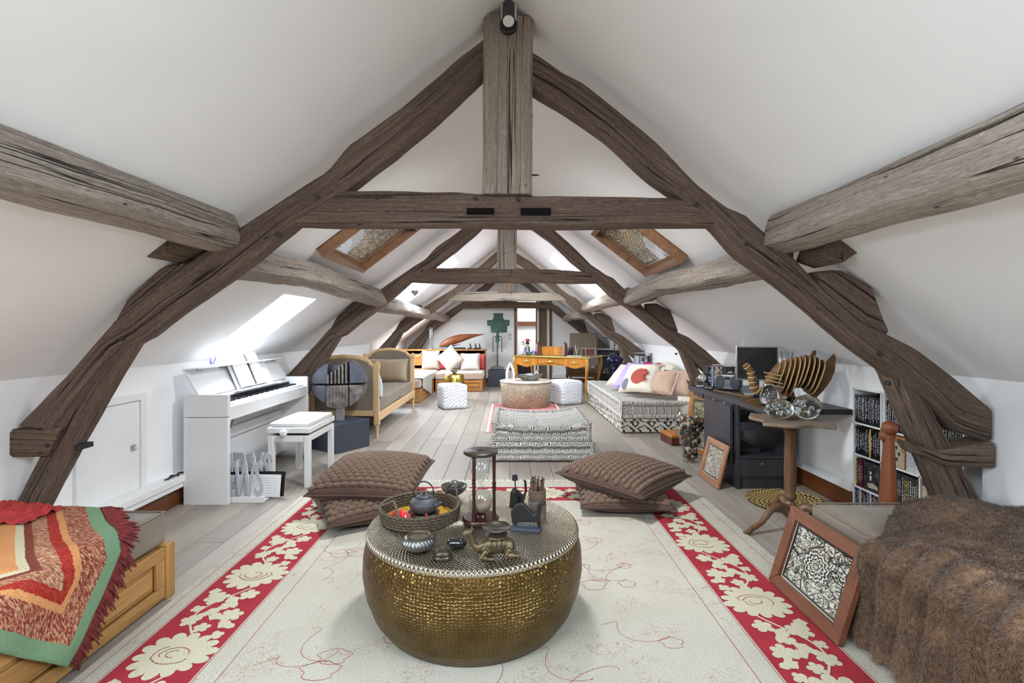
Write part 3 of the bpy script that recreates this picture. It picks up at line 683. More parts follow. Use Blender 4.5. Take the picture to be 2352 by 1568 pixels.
# ================================================================== timber trusses
plain('peg_dark', srgb(62, 50, 42), .8); plain('hole_shade', (.006, .006, .006), .9, spec=.1)
def beam_xz(name, top, bot, y0, y1, mat, parent, seed=0, amp=.008, n=36, ch=.014, ox=0.0):
    """a hewn timber between a top and a bottom outline (x,z), from y0 to y1, with eased arrises and an uneven surface"""
    Tp = lerp_poly([(a, b, 0) for a, b in top], n); Bp = lerp_poly([(a, b, 0) for a, b in bot], n)
    vs = []; bc = []; fs = []; s = 0; R = 8
    for i in range(n+1):
        if i: s += ((Tp[i]+Bp[i])/2-(Tp[i-1]+Bp[i-1])/2).length
        h = (Tp[i]-Bp[i]).length; u = (Tp[i]-Bp[i])/max(h, 1e-6)
        ring = [(0, -ch, 1), (ch, 0, 1), ]
        pts = []
        for (dv, dy) in ((0, ch), (ch, 0)):  pts.append((Tp[i]-u*dv, y0+dy))
        for (dv, dy) in ((ch, 0), (0, ch)):  pts.append((Bp[i]+u*dv, y0+dy))
        for (dv, dy) in ((0, ch), (ch, 0)):  pts.append((Bp[i]+u*dv, y1-dy))
        for (dv, dy) in ((ch, 0), (0, ch)):  pts.append((Tp[i]-u*dv, y1-dy))
        for k, (p, y) in enumerate(pts):
            q = Vector((p.x, y, p.y))
            nn = Vector((nz(s*2.2, k*1.7, seed), nz(s*2.6, k*1.3+9, seed), nz(s*2.2, k*2.1+20, seed)))*amp
            nn += Vector((nz(s*9, k*3.7, seed+5), nz(s*9, k*3.3, seed+7), nz(s*9, k*2.9, seed+8)))*amp*.4
            if i in (0, n): nn *= .3
            q += nn; vs.append(q)
            hh = (p-Bp[i]).length
            bc.append((s+seed*3.1, hh+seed*.7, (y-y0)+seed*1.3))
    for i in range(n):
        for k in range(R): k2 = (k+1) % R; fs.append((i*R+k, i*R+k2, (i+1)*R+k2, (i+1)*R+k))
    fs.append(tuple(range(R))[::-1]); fs.append(tuple(n*R+k for k in range(R)))
    b = MB().add(vs, fs); o = b.build(name, mat, parent, smooth=38, world=True)
    at = o.data.attributes.new('bc', 'FLOAT_VECTOR', 'POINT'); at.data.foreach_set('vector', [c for v_ in bc for c in v_])
    return o
def beam_y(name, path, wdt, hgt, mat, parent=None, seed=0, amp=.01, rot=0.0, n=40):
    """a timber running mostly along y: path of (x,y,z) centres"""
    P = lerp_poly(path, n); vs = []; bc = []; fs = []; R = 12; s = 0
    pr = []
    for i in range(R):
        a = 2*PI*i/R+PI/R; c, d = math.cos(a), math.sin(a); e = .42
        pr.append((math.copysign(abs(c)**e, c)*wdt/2, math.copysign(abs(d)**e, d)*hgt/2, i*.03))
    for i in range(n+1):
        if i: s += (P[i]-P[i-1]).length
        for k, (a, b, w_) in enumerate(pr):
            ca, sa = math.cos(rot), math.sin(rot); q = P[i]+Vector((a*ca-b*sa, 0, a*sa+b*ca))
            q += Vector((nz(s*1.8, k*.9, seed), 0, nz(s*1.8, k*1.1+30, seed)))*amp+Vector((nz(s*7, k*2, seed+3), 0, nz(s*7, k*2.4, seed+4)))*amp*.5
            vs.append(q); bc.append((s+seed*2.3, a+seed*.4, b+seed*.9))
    for i in range(n):
        for k in range(R): k2 = (k+1) % R; fs.append((i*R+k, i*R+k2, (i+1)*R+k2, (i+1)*R+k))
    fs.append(tuple(range(R))[::-1]); fs.append(tuple(n*R+k for k in range(R)))
    o = MB().add(vs, fs).build(name, mat, parent, smooth=50, world=parent is not None)
    at = o.data.attributes.new('bc', 'FLOAT_VECTOR', 'POINT'); at.data.foreach_set('vector', [c for v_ in bc for c in v_])
    return o
Y1T = 2.42
def q(pts): return [((a-CX)*Y1T/F_PX, CAM_H+(CY-b)*Y1T/F_PX) for a, b in pts]
LT = q([(1116, 82), (960, 213), (890, 268), (800, 332), (748, 394), (690, 430), (545, 524), (434, 598), (369, 648), (255, 742), (150, 860), (38, 978)])
LB = q([(1112, 162), (1000, 268), (900, 352), (800, 430), (735, 476), (670, 514), (600, 572), (500, 648), (400, 715), (330, 772), (270, 800), (215, 862), (118, 986)])
RT = q([(1222, 116), (1300, 168), (1345, 192), (1420, 252), (1480, 300), (1530, 345), (1600, 420), (1680, 478), (1715, 492), (1770, 545), (1830, 600), (1890, 660), (1975, 735), (2055, 775), (2110, 802), (2185, 860), (2276, 935)])
RB = q([(1222, 198), (1300, 245), (1400, 315), (1500, 405), (1560, 447), (1645, 522), (1700, 584), (1800, 652), (1880, 716), (1960, 787), (2060, 862), (2130, 922), (2200, 990), (2276, 1012)])
CT = q([(700, 452), (760, 437), (900, 436), (1050, 438), (1108, 444), (1220, 447), (1400, 450), (1560, 453), (1625, 474)])
CB = q([(672, 514), (800, 516), (900, 515), (1100, 517), (1300, 519), (1500, 517), (1652, 519)])
SLA = q([(268, 800), (144, 928), (117, 986), (28, 1155), (-12, 1232)]); SLB = q([(318, 769), (173, 1016), (97, 1160), (62, 1226)])
SRA = q([(2100, 855), (2126, 905), (2192, 1025), (2262, 1152), (2310, 1236)]); SRB = q([(2008, 802), (2063, 850), (2120, 990), (2180, 1136), (2224, 1240)])
COYL = (q([(440, 594), (366, 612), (283, 688), (255, 742)]), q([(444, 602), (369, 655), (300, 712), (258, 748)]))
COYR = (q([(1880, 622), (1935, 618), (2010, 657), (2042, 748)]), q([(1886, 660), (1930, 700), (1985, 742), (2044, 768)]))
truss_lab = ['massive nearest timber roof truss with two dark mortise slots', 'second timber truss counting from the front, a heart hanging from it',
             'third timber truss, its pale collar beam above the bureau', 'farthest timber truss standing against the far wall']
trusses = []
for ti, yt in enumerate((2.42, 5.43, 8.60, 11.60)):
    rr = random.Random(ti+3); sd = ti*11
    t = thing('roof_truss', truss_lab[ti], 'roof truss', (0, yt, 0), 0, 'timber roof trusses'); trusses.append(t)
    dx = 0 if ti == 0 else rr.uniform(-.02, .02)
    mv = lambda pl: [(a+dx, b+(0 if ti == 0 else nz(a*1.5, ti*5.3)*.03)) for a, b in pl]
    mats = [('beam_brown', 'beam_brown', 'beam_brown', 'beam_brown'), ('beam_brown', 'beam_brown', 'beam_grey', 'beam_brown'), ('beam_tan', 'beam_tan', 'beam_tan', 'beam_pale'), ('beam_brown',)*4][ti]
    dep = .12
    beam_xz('rafter', mv(LT), mv(LB), yt, yt+dep, m[mats[0]], t, sd+1, n=60)
    beam_xz('rafter', mv(RT), mv(RB), yt, yt+dep, m[mats[1]], t, sd+2, n=60)
    kx0, kx1 = (1107-CX)*Y1T/F_PX+dx, (1222-CX)*Y1T/F_PX+dx
    zc = CAM_H+(CY-442)*Y1T/F_PX
    if ti == 1:
        kx0, kx1 = kx0+.02, kx1-.01
    kp = beam_xz('king_post', [(kx0, zc-.01), (kx0+.004, 2.3), (kx0+.008, 2.76)], [(kx1, zc-.01), (kx1+.002, 2.3), (kx1+.006, 2.74)], yt-.022, yt+.13, m['beam_king' if ti == 0 else mats[2]], t, sd+3, .005)
    cl = beam_xz('collar_beam', mv(CT), mv(CB), yt+.006, yt+.11, m[mats[3]], t, sd+4, .007, n=60)
    for A, B, dpt in ((SLA, SLB, .075), (SRB, SRA, .15)):
        beam_xz('strut', mv(A), mv(B), yt+.012, yt+.012+dpt, m['beam_brown' if ti != 2 else 'beam_tan'], t, sd+5+dpt*10, .006)
    beam_xz('packing_piece', COYL[0], COYL[1], yt+.01, yt+.10, m['beam_brown'], t, sd+8, .004, n=12)
    beam_xz('packing_piece', COYR[0], COYR[1], yt+.01, yt+.10, m['beam_brown'], t, sd+9, .004, n=12)
    # stub ties at the wall heads
    beam_xz('stub_tie', q([(16, 986), (140, 984)]), q([(16, 1050), (110, 1050)]), yt-.006, yt+.12, m['beam_tan'], t, sd+10, .004, n=10)
    beam_xz('stub_tie', q([(2108, 1020), (2160, 1034), (2279, 1014)]), q([(2120, 1046), (2170, 1070), (2279, 1074)]), yt-.012, yt+.14, m['beam_tan'], t, sd+11, .004, n=10)
    if ti < 3:      # cleats under the purlins
        o = MB().prism(q([(366, 566), (416, 532), (470, 566), (410, 602), (384, 600)]), -.14, .09, m=T(0, yt, 0)).build('cleat', m['beam_tan'], t, world=True, bevel=.008)
        o2 = MB().prism(q([(1850, 596), (1866, 552), (1905, 548), (1945, 578), (1895, 612)]), -.13, .09, m=T(0, yt, 0)).build('cleat', m['beam_tan'], t, world=True, bevel=.008)
        for oo in (o, o2):
            at = oo.data.attributes.new('bc', 'FLOAT_VECTOR', 'POINT'); at.data.foreach_set('vector', [c_ for v_ in oo.data.vertices for c_ in (v_.co.y*2, v_.co.x, v_.co.z)])
    if ti == 0:
        for (a, b) in (((1072, 478), (1135, 492)), ((1196, 478), (1265, 494))):
            p0, p1 = dp(*a, yt-.001), dp(*b, yt-.001)
            MB().box(p0.x, p1.x, yt-.006, yt+.02, p1.z, p0.z).build('mortise', m['hole_shade'], t, world=True)  # solid black box paints the shade inside the mortise hole
    pegs = [(1092, 455), (1190, 457), (730, 452), (1600, 470), (282, 778), (2018, 812), (111, 1022), (640, 540), (1715, 560), (2040, 880)]
    for (a, b) in pegs:
        (X_, Z_) = q([(a, b)])[0]
        MB().lathe([(.011, -.02), (.011, .009), (.007, .013), (0, .013)], 8, (X_+dx, yt, Z_), Matrix.Rotation(PI/2, 3, 'X')).build('peg', m['black_matt' if ti == 0 and b > 760 else 'peg_dark'], t, smooth=40, world=True)
    if ti == 0:
        p = dp(186, 1026, yt+.01); MB().box(p.x-.03, p.x-.004, yt+.006, yt+.091, p.z-.016, p.z+.010).build('iron_strap', m['iron'], t, world=True, bevel=.003)
        p0 = dp(1222, 402, yt+.03); MB().cyl(p0, p0+Vector((.035, 0, 0)), .005, .003, 8).build('iron_spike', m['iron'], t, world=True)
# purlins: one timber per bay and side
pl = [(-1.385, YB, 2.45, 1.712, .16, .17), (1.33, YB, 2.45, 1.700, .165, .18), (-1.40, 2.50, 5.46, 1.585, .15, .15), (1.34, 2.50, 5.46, 1.585, .15, .15),
      (-1.40, 5.50, 8.62, 1.525, .15, .15), (1.34, 5.50, 8.62, 1.62, .15, .15), (-1.40, 8.66, 11.66, 1.515, .14, .14), (1.34, 8.66, 11.66, 1.515, .14, .14)]
bay = ['in the nearest bay', 'between the first and second trusses', 'between the second and third trusses', 'in the farthest bay']
for i, (x, ya, yb, z, wd, hg) in enumerate(pl):
    side = 'left' if x < 0 else 'right'; P = []
    for k in range(9):
        u = k/8; P.append((x+.02*nz(u*2, i*3.1), ya+(yb-ya)*u, z+.025*nz(u*2.2, i*5.7)+(.03*math.sin(PI*u) if i in (2, 3) else 0)))
    o = beam_y('purlin', P, wd, hg, m['beam_grey' if i not in (5,) else 'beam_pale'], None, i*2.7, .014, (.35 if x < 0 else -.35))
    tag(o, 'weathered grey purlin on the %s slope %s' % (side, bay[i//2]), 'purlin', 'roof purlins')
# spotlight on the king post, with its cable trunking
yk = 2.42-.022
t = thing('spotlight', 'small black spotlight clamped high on the nearest king post', 'lamp', dp(1168, 70, yk))
MB().lathe([(.041, 0), (.041, .018), (.034, .026), (0, .026)], 20, dp(1168, 62, yk), Matrix.Rotation(PI/2, 3, 'X')).build('mount', m['black_matt'], t, smooth=40, world=True)
a0 = dp(1168, 10, yk-.06); a1 = dp(1168, 48, yk-.13)
MB().tube([a0, a0.lerp(a1, .15), a0.lerp(a1, .9), a1], [.024, .029, .029, .031], 20).build('lamp_can', m['black_matt'], t, smooth=40, world=True)
d_ = (a1-a0).normalized(); MB().tube([a1+d_*.001, a1+d_*.004], [.026, .025], 20).build('lens', m['white_gloss'], t, smooth=40, world=True)
MB().tube([dp(1168, 62, yk-.02), dp(1166, 40, yk-.06), a0.lerp(a1, .4)], .008, 8).build('stem', m['black_matt'], t, smooth=60, world=True)
t = MB().box(-.03, .042, yk-.016, yk-.001, 2.69, 2.79).build('cable_trunking', m['white_paint'], bevel=.002); tag(t, 'short white cable trunking at the top of the nearest king post', 'trunking')
# added fill spots, hidden behind the first three king posts, to brighten the bays
for k, (yt, lab) in enumerate(((2.42, 'first'), (5.43, 'second'), (8.60, 'third'))):
    yb_ = yt+.13; zz = 2.28; t = thing('spotlight', 'added unseen fill spotlight on the far face of the %s king post' % lab, 'lamp', (0, yb_, zz), 0, 'added fill spotlights')
    MB().lathe([(.041, 0), (.041, -.018), (.034, -.026), (0, -.026)], 20, (0, yb_, zz), Matrix.Rotation(PI/2, 3, 'X')).build('mount', m['black_matt'], t, smooth=40, world=True)
    a0 = Vector((0, yb_+.06, zz+.04)); a1 = Vector((0, yb_+.11, zz-.03))
    MB().tube([a0, a0.lerp(a1, .15), a0.lerp(a1, .9), a1], [.024, .029, .029, .031], 20).build('lamp_can', m['black_matt'], t, smooth=40, world=True)
    MB().tube([(0, yb_+.02, zz), a0.lerp(a1, .4)], .008, 8).build('stem', m['black_matt'], t, smooth=60, world=True)
    sl_ = bpy.data.lights.new('added_fill_beam', 'SPOT'); sl_.energy = (225, 90, 80)[k]; sl_.spot_size = 2.7; sl_.spot_blend = 1.0; sl_.shadow_soft_size = .12; sl_.color = (.92, .96, 1.0)
    so = bpy.data.objects.new('added_fill_beam', sl_); COL.objects.link(so); so.location = (0, yb_+.16, zz-.06)
    so.rotation_euler = (math.radians(32), 0, 0)
# heart hanging from the second truss
hp = dp(953, 672, 5.40); t = thing('heart_ornament', 'grey heart ornament hanging on a string from the second truss', 'ornament', hp)
hs = []
for i in range(28):
    a = 2*PI*i/28; hs.append((.0024*16*math.sin(a)**3, .0024*(13*math.cos(a)-5*math.cos(2*a)-2*math.cos(3*a)-math.cos(4*a))))
MB().prism(hs, -.012, .012).build('heart', m['silver_stone'], t, bevel=.006)
MB().tube([(0, 0, .02), (0, .0, .075)], .0025, 6).build('string', m['black_matt'], t)
# ================================================================== the big rug
RX0, RX1, RY0, RY1 = -1.535, 1.45, .15, 4.10
rug = thing('floral_rug', 'large cream rug with a red floral border under the brass table', 'rug', (0, 2, 0))
rb = MB()
def rug_sheet(x0, x1, y0, y1, z): return [(x0, y0, z), (x1, y0, z), (x1, y1, z), (x0, y1, z)]
rb.box(RX0, RX1, RY0, RY1, 0.001, .009); rb.build('pile', m['rug_cream'], rug, world=True, bevel=.004)
BX0, BX1, BX2, BX3, BY2, BY3 = -1.43, -1.115, .975, 1.285, 3.62, 3.93
zb = .0098
bb = MB()
for (a, b, c, d) in ((BX0, BX1, RY0, BY3), (BX2, BX3, RY0, BY3), (BX1, BX2, BY2, BY3)): bb.box(a, b, c, d, .0085, zb)
bb.build('red_border', m['rug_red'], rug, world=True)['label'] = 'red border band of the rug'
mo = MB(); ln = MB(); rg = random.Random(21)
MZ = zb+.0008
ZK = [0]
def nextz(): ZK[0] += 1; return MZ+.0002+.0006*((ZK[0]*.381966) % 1)
def flower(cx, cy, r, petals, lobe=.3, z=None, sq=1.0, rot=0, mb=mo):
    pts = []; z = nextz()
    n = petals*8
    for i in range(n):
        a = 2*PI*i/n; k = 1-lobe*(1-abs(math.sin(a*petals/2+.4))**.55)+.05*math.sin(a*3+cx*9)
        x_, y_ = r*k*math.cos(a), r*k*math.sin(a)*sq
        pts.append((cx+x_*math.cos(rot)-y_*math.sin(rot), cy+x_*math.sin(rot)+y_*math.cos(rot), z))
    c = len(mb.v); mb.v.append(Vector((cx, cy, z))); mb.v.extend(Vector(p) for p in pts)
    for i in range(n): mb.f.append([c, c+1+i, c+1+(i+1) % n]); mb.mi.append(0)
def leafm(cx, cy, L, wd, rot, mb=mo, z=None):
    pts = []; z = nextz()
    for u in [i/8 for i in range(9)]: pts.append((-L/2+L*u, wd/2*math.sin(PI*u)**.8*(1+.3*math.sin(u*12))))
    pts += [(a, -b) for a, b in reversed(pts[1:-1])]
    mb.add([(cx+a*math.cos(rot)-b*math.sin(rot), cy+a*math.sin(rot)+b*math.cos(rot), z) for a, b in pts], [tuple(range(len(pts)))])
def ribbon(pts, wd, mb, z=MZ-.0004):
    P = [Vector((a, b, 0)) for a, b in pts]; vs = []
    for i, p in enumerate(P):
        t_ = (P[min(i+1, len(P)-1)]-P[max(i-1, 0)]).normalized(); nn = Vector((-t_.y, t_.x, 0))*wd/2
        vs += [(p.x+nn.x, p.y+nn.y, z), (p.x-nn.x, p.y-nn.y, z)]
    mb.add(vs, [(2*i, 2*i+1, 2*i+3, 2*i+2) for i in range(len(P)-1)])
def swirl(cx, cy, r, z=MZ+.0013):
    for k in range(3):
        a0 = rg.random()*6; ribbon([(cx+r*(.35+.3*k)*math.cos(a0+i*.45)*(1+.1*math.sin(i*3)), cy+r*(.35+.3*k)*math.sin(a0+i*.45)*.75) for i in range(9)], .004, ln, z)
def border_run(f, L, wd, flip=1):
    """f(s,t): along s (0..L), across t (-1..1)"""
    s = .12
    pts = []
    for i in range(int(L/.02)):
        ss = i*.02; pts.append(f(ss, .62*flip*math.sin(ss*2*PI/.62)))
    ribbon(pts, .009, mo)
    while s < L-.1:
        x_, y_ = f(s, .05*flip); flower(x_, y_, wd*.48, 14, .26, sq=.92); swirl(x_, y_, wd*.26)
        for (ds, tt, rr, pe) in ((.19, .55, .045, 5), (.22, -.5, .055, 6), (.29, .1, .03, 4), (.36, .6, .052, 6), (.40, -.55, .042, 5), (.31, -.75, .028, 4), (.45, .05, .035, 5), (.50, .75, .03, 4)):
            if s+ds < L: x_, y_ = f(s+ds, tt*flip); flower(x_, y_, rr, pe, .4)
        for (ds, tt, L_, ro) in ((.25, .2, .13, .6), (.34, -.2, .12, -.8), (.43, .75, .09, 1.2), (.17, -.78, .08, .3), (.37, .2, .09, 1.4)):
            if s+ds < L: x_, y_ = f(s+ds, tt*flip); leafm(x_, y_, L_, .05, ro*flip+PI/2)
        s += .62
cw = (BX1-BX0)/2
border_run(lambda s, t_: ((BX0+BX1)/2+cw*.82*t_, BY3-.05-s), BY3-RY0-.1, cw*2)
cw2 = (BX3-BX2)/2
border_run(lambda s, t_: ((BX2+BX3)/2+cw2*.82*t_, BY3-.30-s), BY3-RY0-.35, cw2*2, -1)
border_run(lambda s, t_: (BX1+.05+s, (BY2+BY3)/2+(BY3-BY2)/2*.8*t_), BX2-BX1-.1, .3)
mo.build('floral_motifs', m['rug_motif'], rug, world=True)['kind'] = 'stuff'
# thin guard lines and drawn sprigs of the field
for xx in (BX0-.008, BX1+.008, BX2-.008, BX3+.008, BX1+.09, BX2-.09, BX0-.065, BX3+.1): ribbon([(xx, RY0+.1), (xx, BY3 if abs(xx) > 1.2 else BY2)], .003, ln, .0094)
for k in range(34):
    cx_, cy_ = rg.uniform(BX1+.12, BX2-.12), rg.uniform(.9, BY2-.1)
    r_ = rg.uniform(.03, .07); pts = [(cx_+r_*(1+.25*math.sin(i*2.1))*math.cos(i*.42), cy_+r_*math.sin(i*.42)*.8) for i in range(16)]
    ribbon(pts, .0032, ln, .0094)
    a = rg.random()*6; ribbon([(cx_+math.cos(a)*u*.3+.04*math.sin(u*9), cy_+math.sin(a)*u*.3+.04*math.cos(u*8)) for u in [i/14 for i in range(15)]], .0025, ln, .0094)
ln.build('drawn_lines', m['rug_line'], rug, world=True)['kind'] = 'stuff'
fr = MB()
for i in range(300):
    x_ = RX0+(RX1-RX0)*i/299; a = rg.uniform(-.4, .4); fr.tube([(x_, RY1-.004, .005), (x_+.02*a, RY1+.02, .004), (x_+.05*a, RY1+.05, .002)], [.0025, .003, .001], 4)
fr.build('fringe', m['linen_cream'], rug, world=True)['kind'] = 'stuff'
# ================================================================== hammered brass table
TX, TY, TZ = -.150, 2.215, .39
tb = thing('brass_table', 'large round hammered brass drum table on the cream rug', 'table', (TX, TY, .0095))
zt = TZ-.0095
MB().lathe([(.36, 0), (.392, .004), (.432, .06), (.462, .14), (.474, .215), (.470, .29), (.458, .345), (.452, .358)], 96).build('drum', m['brass_hammered'], tb, smooth=60)
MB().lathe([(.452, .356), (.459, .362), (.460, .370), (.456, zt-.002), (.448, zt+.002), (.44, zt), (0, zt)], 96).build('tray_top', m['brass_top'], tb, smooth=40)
def on_table(px, py): return fl(px, py, TZ)
# seagrass tray
p = on_table(965, 1189); t = thing('tray_basket', 'round woven seagrass tray basket on the brass table', 'basket', p)
R = .172
MB().lathe([(0, .004), (R-.014, .004), (R-.014, .007), (0, .007)], 48).build('gold_lining', m['gold_leaf'], t, smooth=40)['label'] = 'golden yellow lining'
for k in range(5):
    bb = MB(); rr_ = R-.004+.004*k*.5
    for ph in (0, 1):
        bb.tube([((rr_+.0045*math.sin(a*22+ph*PI+k))*math.cos(a), (rr_+.0045*math.sin(a*22+ph*PI+k))*math.sin(a), .009+.0125*k+.0035*math.cos(a*22+ph*PI+k)) for a in [2*PI*i/132 for i in range(132)]], .0052, 6, True)
    bb.build('braid', m['seagrass'], t, smooth=80)
a0 = .5; hx, hy = R*math.cos(a0), R*math.sin(a0)
ha = [Vector((R*math.cos(.95), R*math.sin(.95), .06)), Vector((R*.98*math.cos(.85), R*.98*math.sin(.85), .105)), Vector((R*math.cos(.62), R*math.sin(.62), .13)), Vector((R*math.cos(.38), R*math.sin(.38), .105)), Vector((R*math.cos(.28), R*math.sin(.28), .055))]
MB().tube(lerp_poly(ha, 16), .005, 8).build('handle', m['seagrass'], t, smooth=80)
hb = [(-R*.99+.0, -.02, .06), (-R*.7, .0, .075), (-R*.55, -.06, .068), (-R*.42, -.13, .062), (-R*.34, -.165, .058)]
MB().tube(lerp_poly(hb, 18), .007, 8).build('handle', m['seagrass'], t, smooth=80)
b = MB()                                  # red satin pouch lying in the tray
b.grid(lambda u, v: Vector((-.082+.085*(u-.5)*1.1, -.055+.075*(v-.5)*1.25-.03*(u-.5), .010+.046*max(0, (1-(2*u-1)**2)*(1-(2*v-1)**2))**.5+.004*math.sin(u*26+v*9))), 18, 18)
o = b.build('satin_pouch', m['crimson_satin'], None, smooth=180); o.location = p; tag(o, 'crimson satin pouch tucked in the woven tray', 'pouch')
# teapot on its saucer
q_ = p+Vector((.012, .028, .007)); t = thing('saucer', 'pale round saucer under the dark teapot', 'saucer', q_)
MB().lathe([(0, 0), (.045, 0), (.066, .008), (.072, .012), (.070, .014), (.044, .004), (0, .004)], 32).build('plate', m['pewter'], t, smooth=50)
for k in range(4): MB().ball((.05*math.cos(k*1.5+.6), .05*math.sin(k*1.5+.6), .0135), .0075, 10, 6).build('red_bead', m['crimson_satin'], t, smooth=180)
t = thing('teapot', 'small dark cast-iron teapot with an arched handle', 'teapot', q_+Vector((0, 0, .0085)))
MB().lathe([(0, .0), (.036, .0), (.056, .012), (.066, .034), (.062, .052), (.046, .066), (.028, .071), (.028, .068), (0, .068)], 36).build('body', m['teapot_iron'], t, smooth=50)
MB().lathe([(.033, .0712), (.034, .074), (.026, .079), (.006, .082), (.006, .084), (.0085, .089), (.0075, .095), (0, .097)], 24).build('lid', m['teapot_iron'], t, smooth=50)
MB().tube([(.052, -.02, .038), (.072, -.026, .044), (.082, -.03, .056)], [.014, .010, .0075], 10).build('spout', m['teapot_iron'], t, smooth=60)
MB().tube([(-.040+.0, .01, .062)]+[(.047*math.cos(a), .0, .083+.058*math.sin(a)) for a in [PI*(1-i/16) for i in range(17)]]+[(.044, 0, .060)], .0034, 8).build('handle', m['black_matt'], t, smooth=80)
# footed bowl with a dark ball
p = on_table(1043, 1149); t = thing('footed_bowl', 'dark footed bowl at the back of the brass table', 'bowl', p)
MB().lathe([(0, 0), (.030, 0), (.032, .006), (.016, .016), (.014, .024), (.038, .036), (.060, .056), (.066, .076), (.063, .077), (.055, .060), (.03, .044), (0, .040)], 36).build('bowl', m['ceramic_dark'], t, smooth=50)
o = MB().ball((0, 0, 0), .029, 24, 14).build('dark_ball', m['ceramic_dark'], None, smooth=180); o.location = p+Vector((.002, 0, .0735)); tag(o, 'dark ceramic ball resting in the footed bowl', 'ball')
# hourglass
p = on_table(1104, 1196); t = thing('hourglass', 'tall hourglass with turned dark wooden posts on brass table', 'hourglass', p)
HH = .315
MB().lathe([(0, 0), (.074, 0), (.081, .005), (.081, .016), (.076, .022), (0, .022)], 40).build('base', m['mahogany'], t, smooth=40)
for k in range(3): a = k*2.09+.4; MB().ball((.068*math.cos(a), .068*math.sin(a), -.0+.004), (.01, .01, .006), 10, 6).build('foot', m['black_matt'], t, smooth=180)
MB().lathe([(.012, HH-.018), (.068, HH-.018), (.076, HH-.013), (.077, HH-.004), (.071, HH), (.012, HH), (.012, HH-.012), (0, HH-.012)], 40).build('top_disc', m['bronze_dark'], t, smooth=40)
for k in range(3):
    a = -PI/2-.45+k*2*PI/3; c = (.060*math.cos(a), .060*math.sin(a), 0)
    MB().lathe([(.0085, .02), (.0075, .06), (.0066, .125), (.009, .135), (.0068, .142), (.010, .150), (.0068, .158), (.010, .166), (.007, .174), (.0068, .19), (.0078, .26), (.0085, HH-.017)], 12, c).build('post', m['mahogany'], t, smooth=60)
gl = [(.012, .030), (.036, .045), (.050, .070), (.0525, .090), (.046, .115), (.026, .142), (.009, .160), (.0055, .166), (.009, .172), (.026, .190), (.046, .216), (.0525, .240), (.050, .262), (.036, .285), (.014, .297)]
gi = [(max(.0015, r-.0022), z) for r, z in gl]
MB().lathe(gl+gi[::-1], 36).build('glass_bulbs', m['glass_thin'], t, smooth=80)
MB().lathe([(0, .0325), (.034, .047), (.047, .070), (.0485, .086), (.03, .092), (0, .098)], 30).build('sand', m['sand'], t, smooth=80)
MB().lathe([(0, .022), (.028, .022), (.024, .034), (0, .034)], 20).build('lower_cup', m['mahogany'], t, smooth=40)
# match holder
p = on_table(1234, 1190); t = thing('match_pot', 'brown ribbed cylinder pot full of long matches', 'pot', p)
MB().lathe([(0, 0), (.039, 0), (.040, .03), (.0385, .033), (.040, .036), (.0405, .08), (.039, .083), (.040, .086), (.039, .132), (.035, .132), (.035, .03), (0, .03)], 32).build('pot', m['bamboo'], t, smooth=40)
for k in range(22):
    a = rg.random()*6.28; r_ = .029*math.sqrt(rg.random()); h = .165+.02*rg.random(); e = (r_*1.25*math.cos(a), r_*1.25*math.sin(a), h)
    st_ = MB().cyl((r_*math.cos(a), r_*math.sin(a), .031), e, .0028, .0028, 6).build('match', m['stick_brown'], t)
    MB().ball(e, .0038, 6, 4).build('match_head', m['black_matt'], st_)
# black camel candle holders behind the hourglass
def camel(name, label, loc, rz, sc, mat, extra=None, kneel=True, vox=.0035, dish=False):
    t = thing(name, label, 'figurine', loc, rz)
    b = MB(); s_ = sc
    V = lambda *a: Vector(a)*s_
    zb_ = .0 if kneel else .045
    b.ball(V(0, 0, .042+zb_), tuple(c*s_ for c in (.062, .030, .032)), 16, 10)
    b.ball(V(.0, 0, .066+zb_), tuple(c*s_ for c in (.030, .022, .024)), 14, 8)
    b.ball(V(.048, 0, .034+zb_), tuple(c*s_ for c in (.026, .028, .030)), 12, 8)
    b.tube([V(-.045, 0, .045+zb_), V(-.068, 0, .040+zb_), V(-.082, 0, .056+zb_), V(-.084, 0, .080+zb_), V(-.090, 0, .096+zb_)], [c*s_ for c in (.022, .016, .012, .0095, .010)], 10)
    b.tube([V(-.084, 0, .098+zb_), V(-.100, 0, .098+zb_), V(-.116, 0, .090+zb_)], [c*s_ for c in (.012, .012, .0075)], 10)
    for sy in (-1, 1):
        b.tube([V(-.085, .007*sy, .105+zb_), V(-.080, .011*sy, .116+zb_)], [c*s_ for c in (.005, .003)], 6)
        if kneel:
            b.tube([V(-.035, .024*sy, .035), V(-.060, .028*sy, .012), V(-.030, .032*sy, .008), V(-.010, .034*sy, .007)], [c*s_ for c in (.014, .010, .008, .007)], 8)
            b.tube([V(.050, .026*sy, .030), V(.030, .030*sy, .012), V(.062, .032*sy, .009), V(.085, .032*sy, .007)], [c*s_ for c in (.016, .011, .008, .006)], 8)
        else:
            b.tube([V(-.040, .018*sy, .06), V(-.046, .020*sy, .03), V(-.045, .020*sy, 0)], [c*s_ for c in (.011, .007, .008)], 8)
            b.tube([V(.045, .018*sy, .06), V(.052, .020*sy, .03), V(.050, .020*sy, 0)], [c*s_ for c in (.013, .008, .008)], 8)
    remesh(b.build('body', mat, t, smooth=180), vox)
    return t
p = on_table(1137, 1278)
cm = camel('camel_dish', 'bronze kneeling camel carrying a round dish, front of table', p, .28, 1.05, m['bronze'])
MB().lathe([(0, .092), (.034, .092), (.038, .088), (.042, .092), (.030, .100), (.034, .104), (.048, .112), (.055, .118), (.053, .121), (.044, .115), (0, .112)], 32, (.006, 0, -.006)).build('dish', m['bronze_dark'], cm, smooth=50)
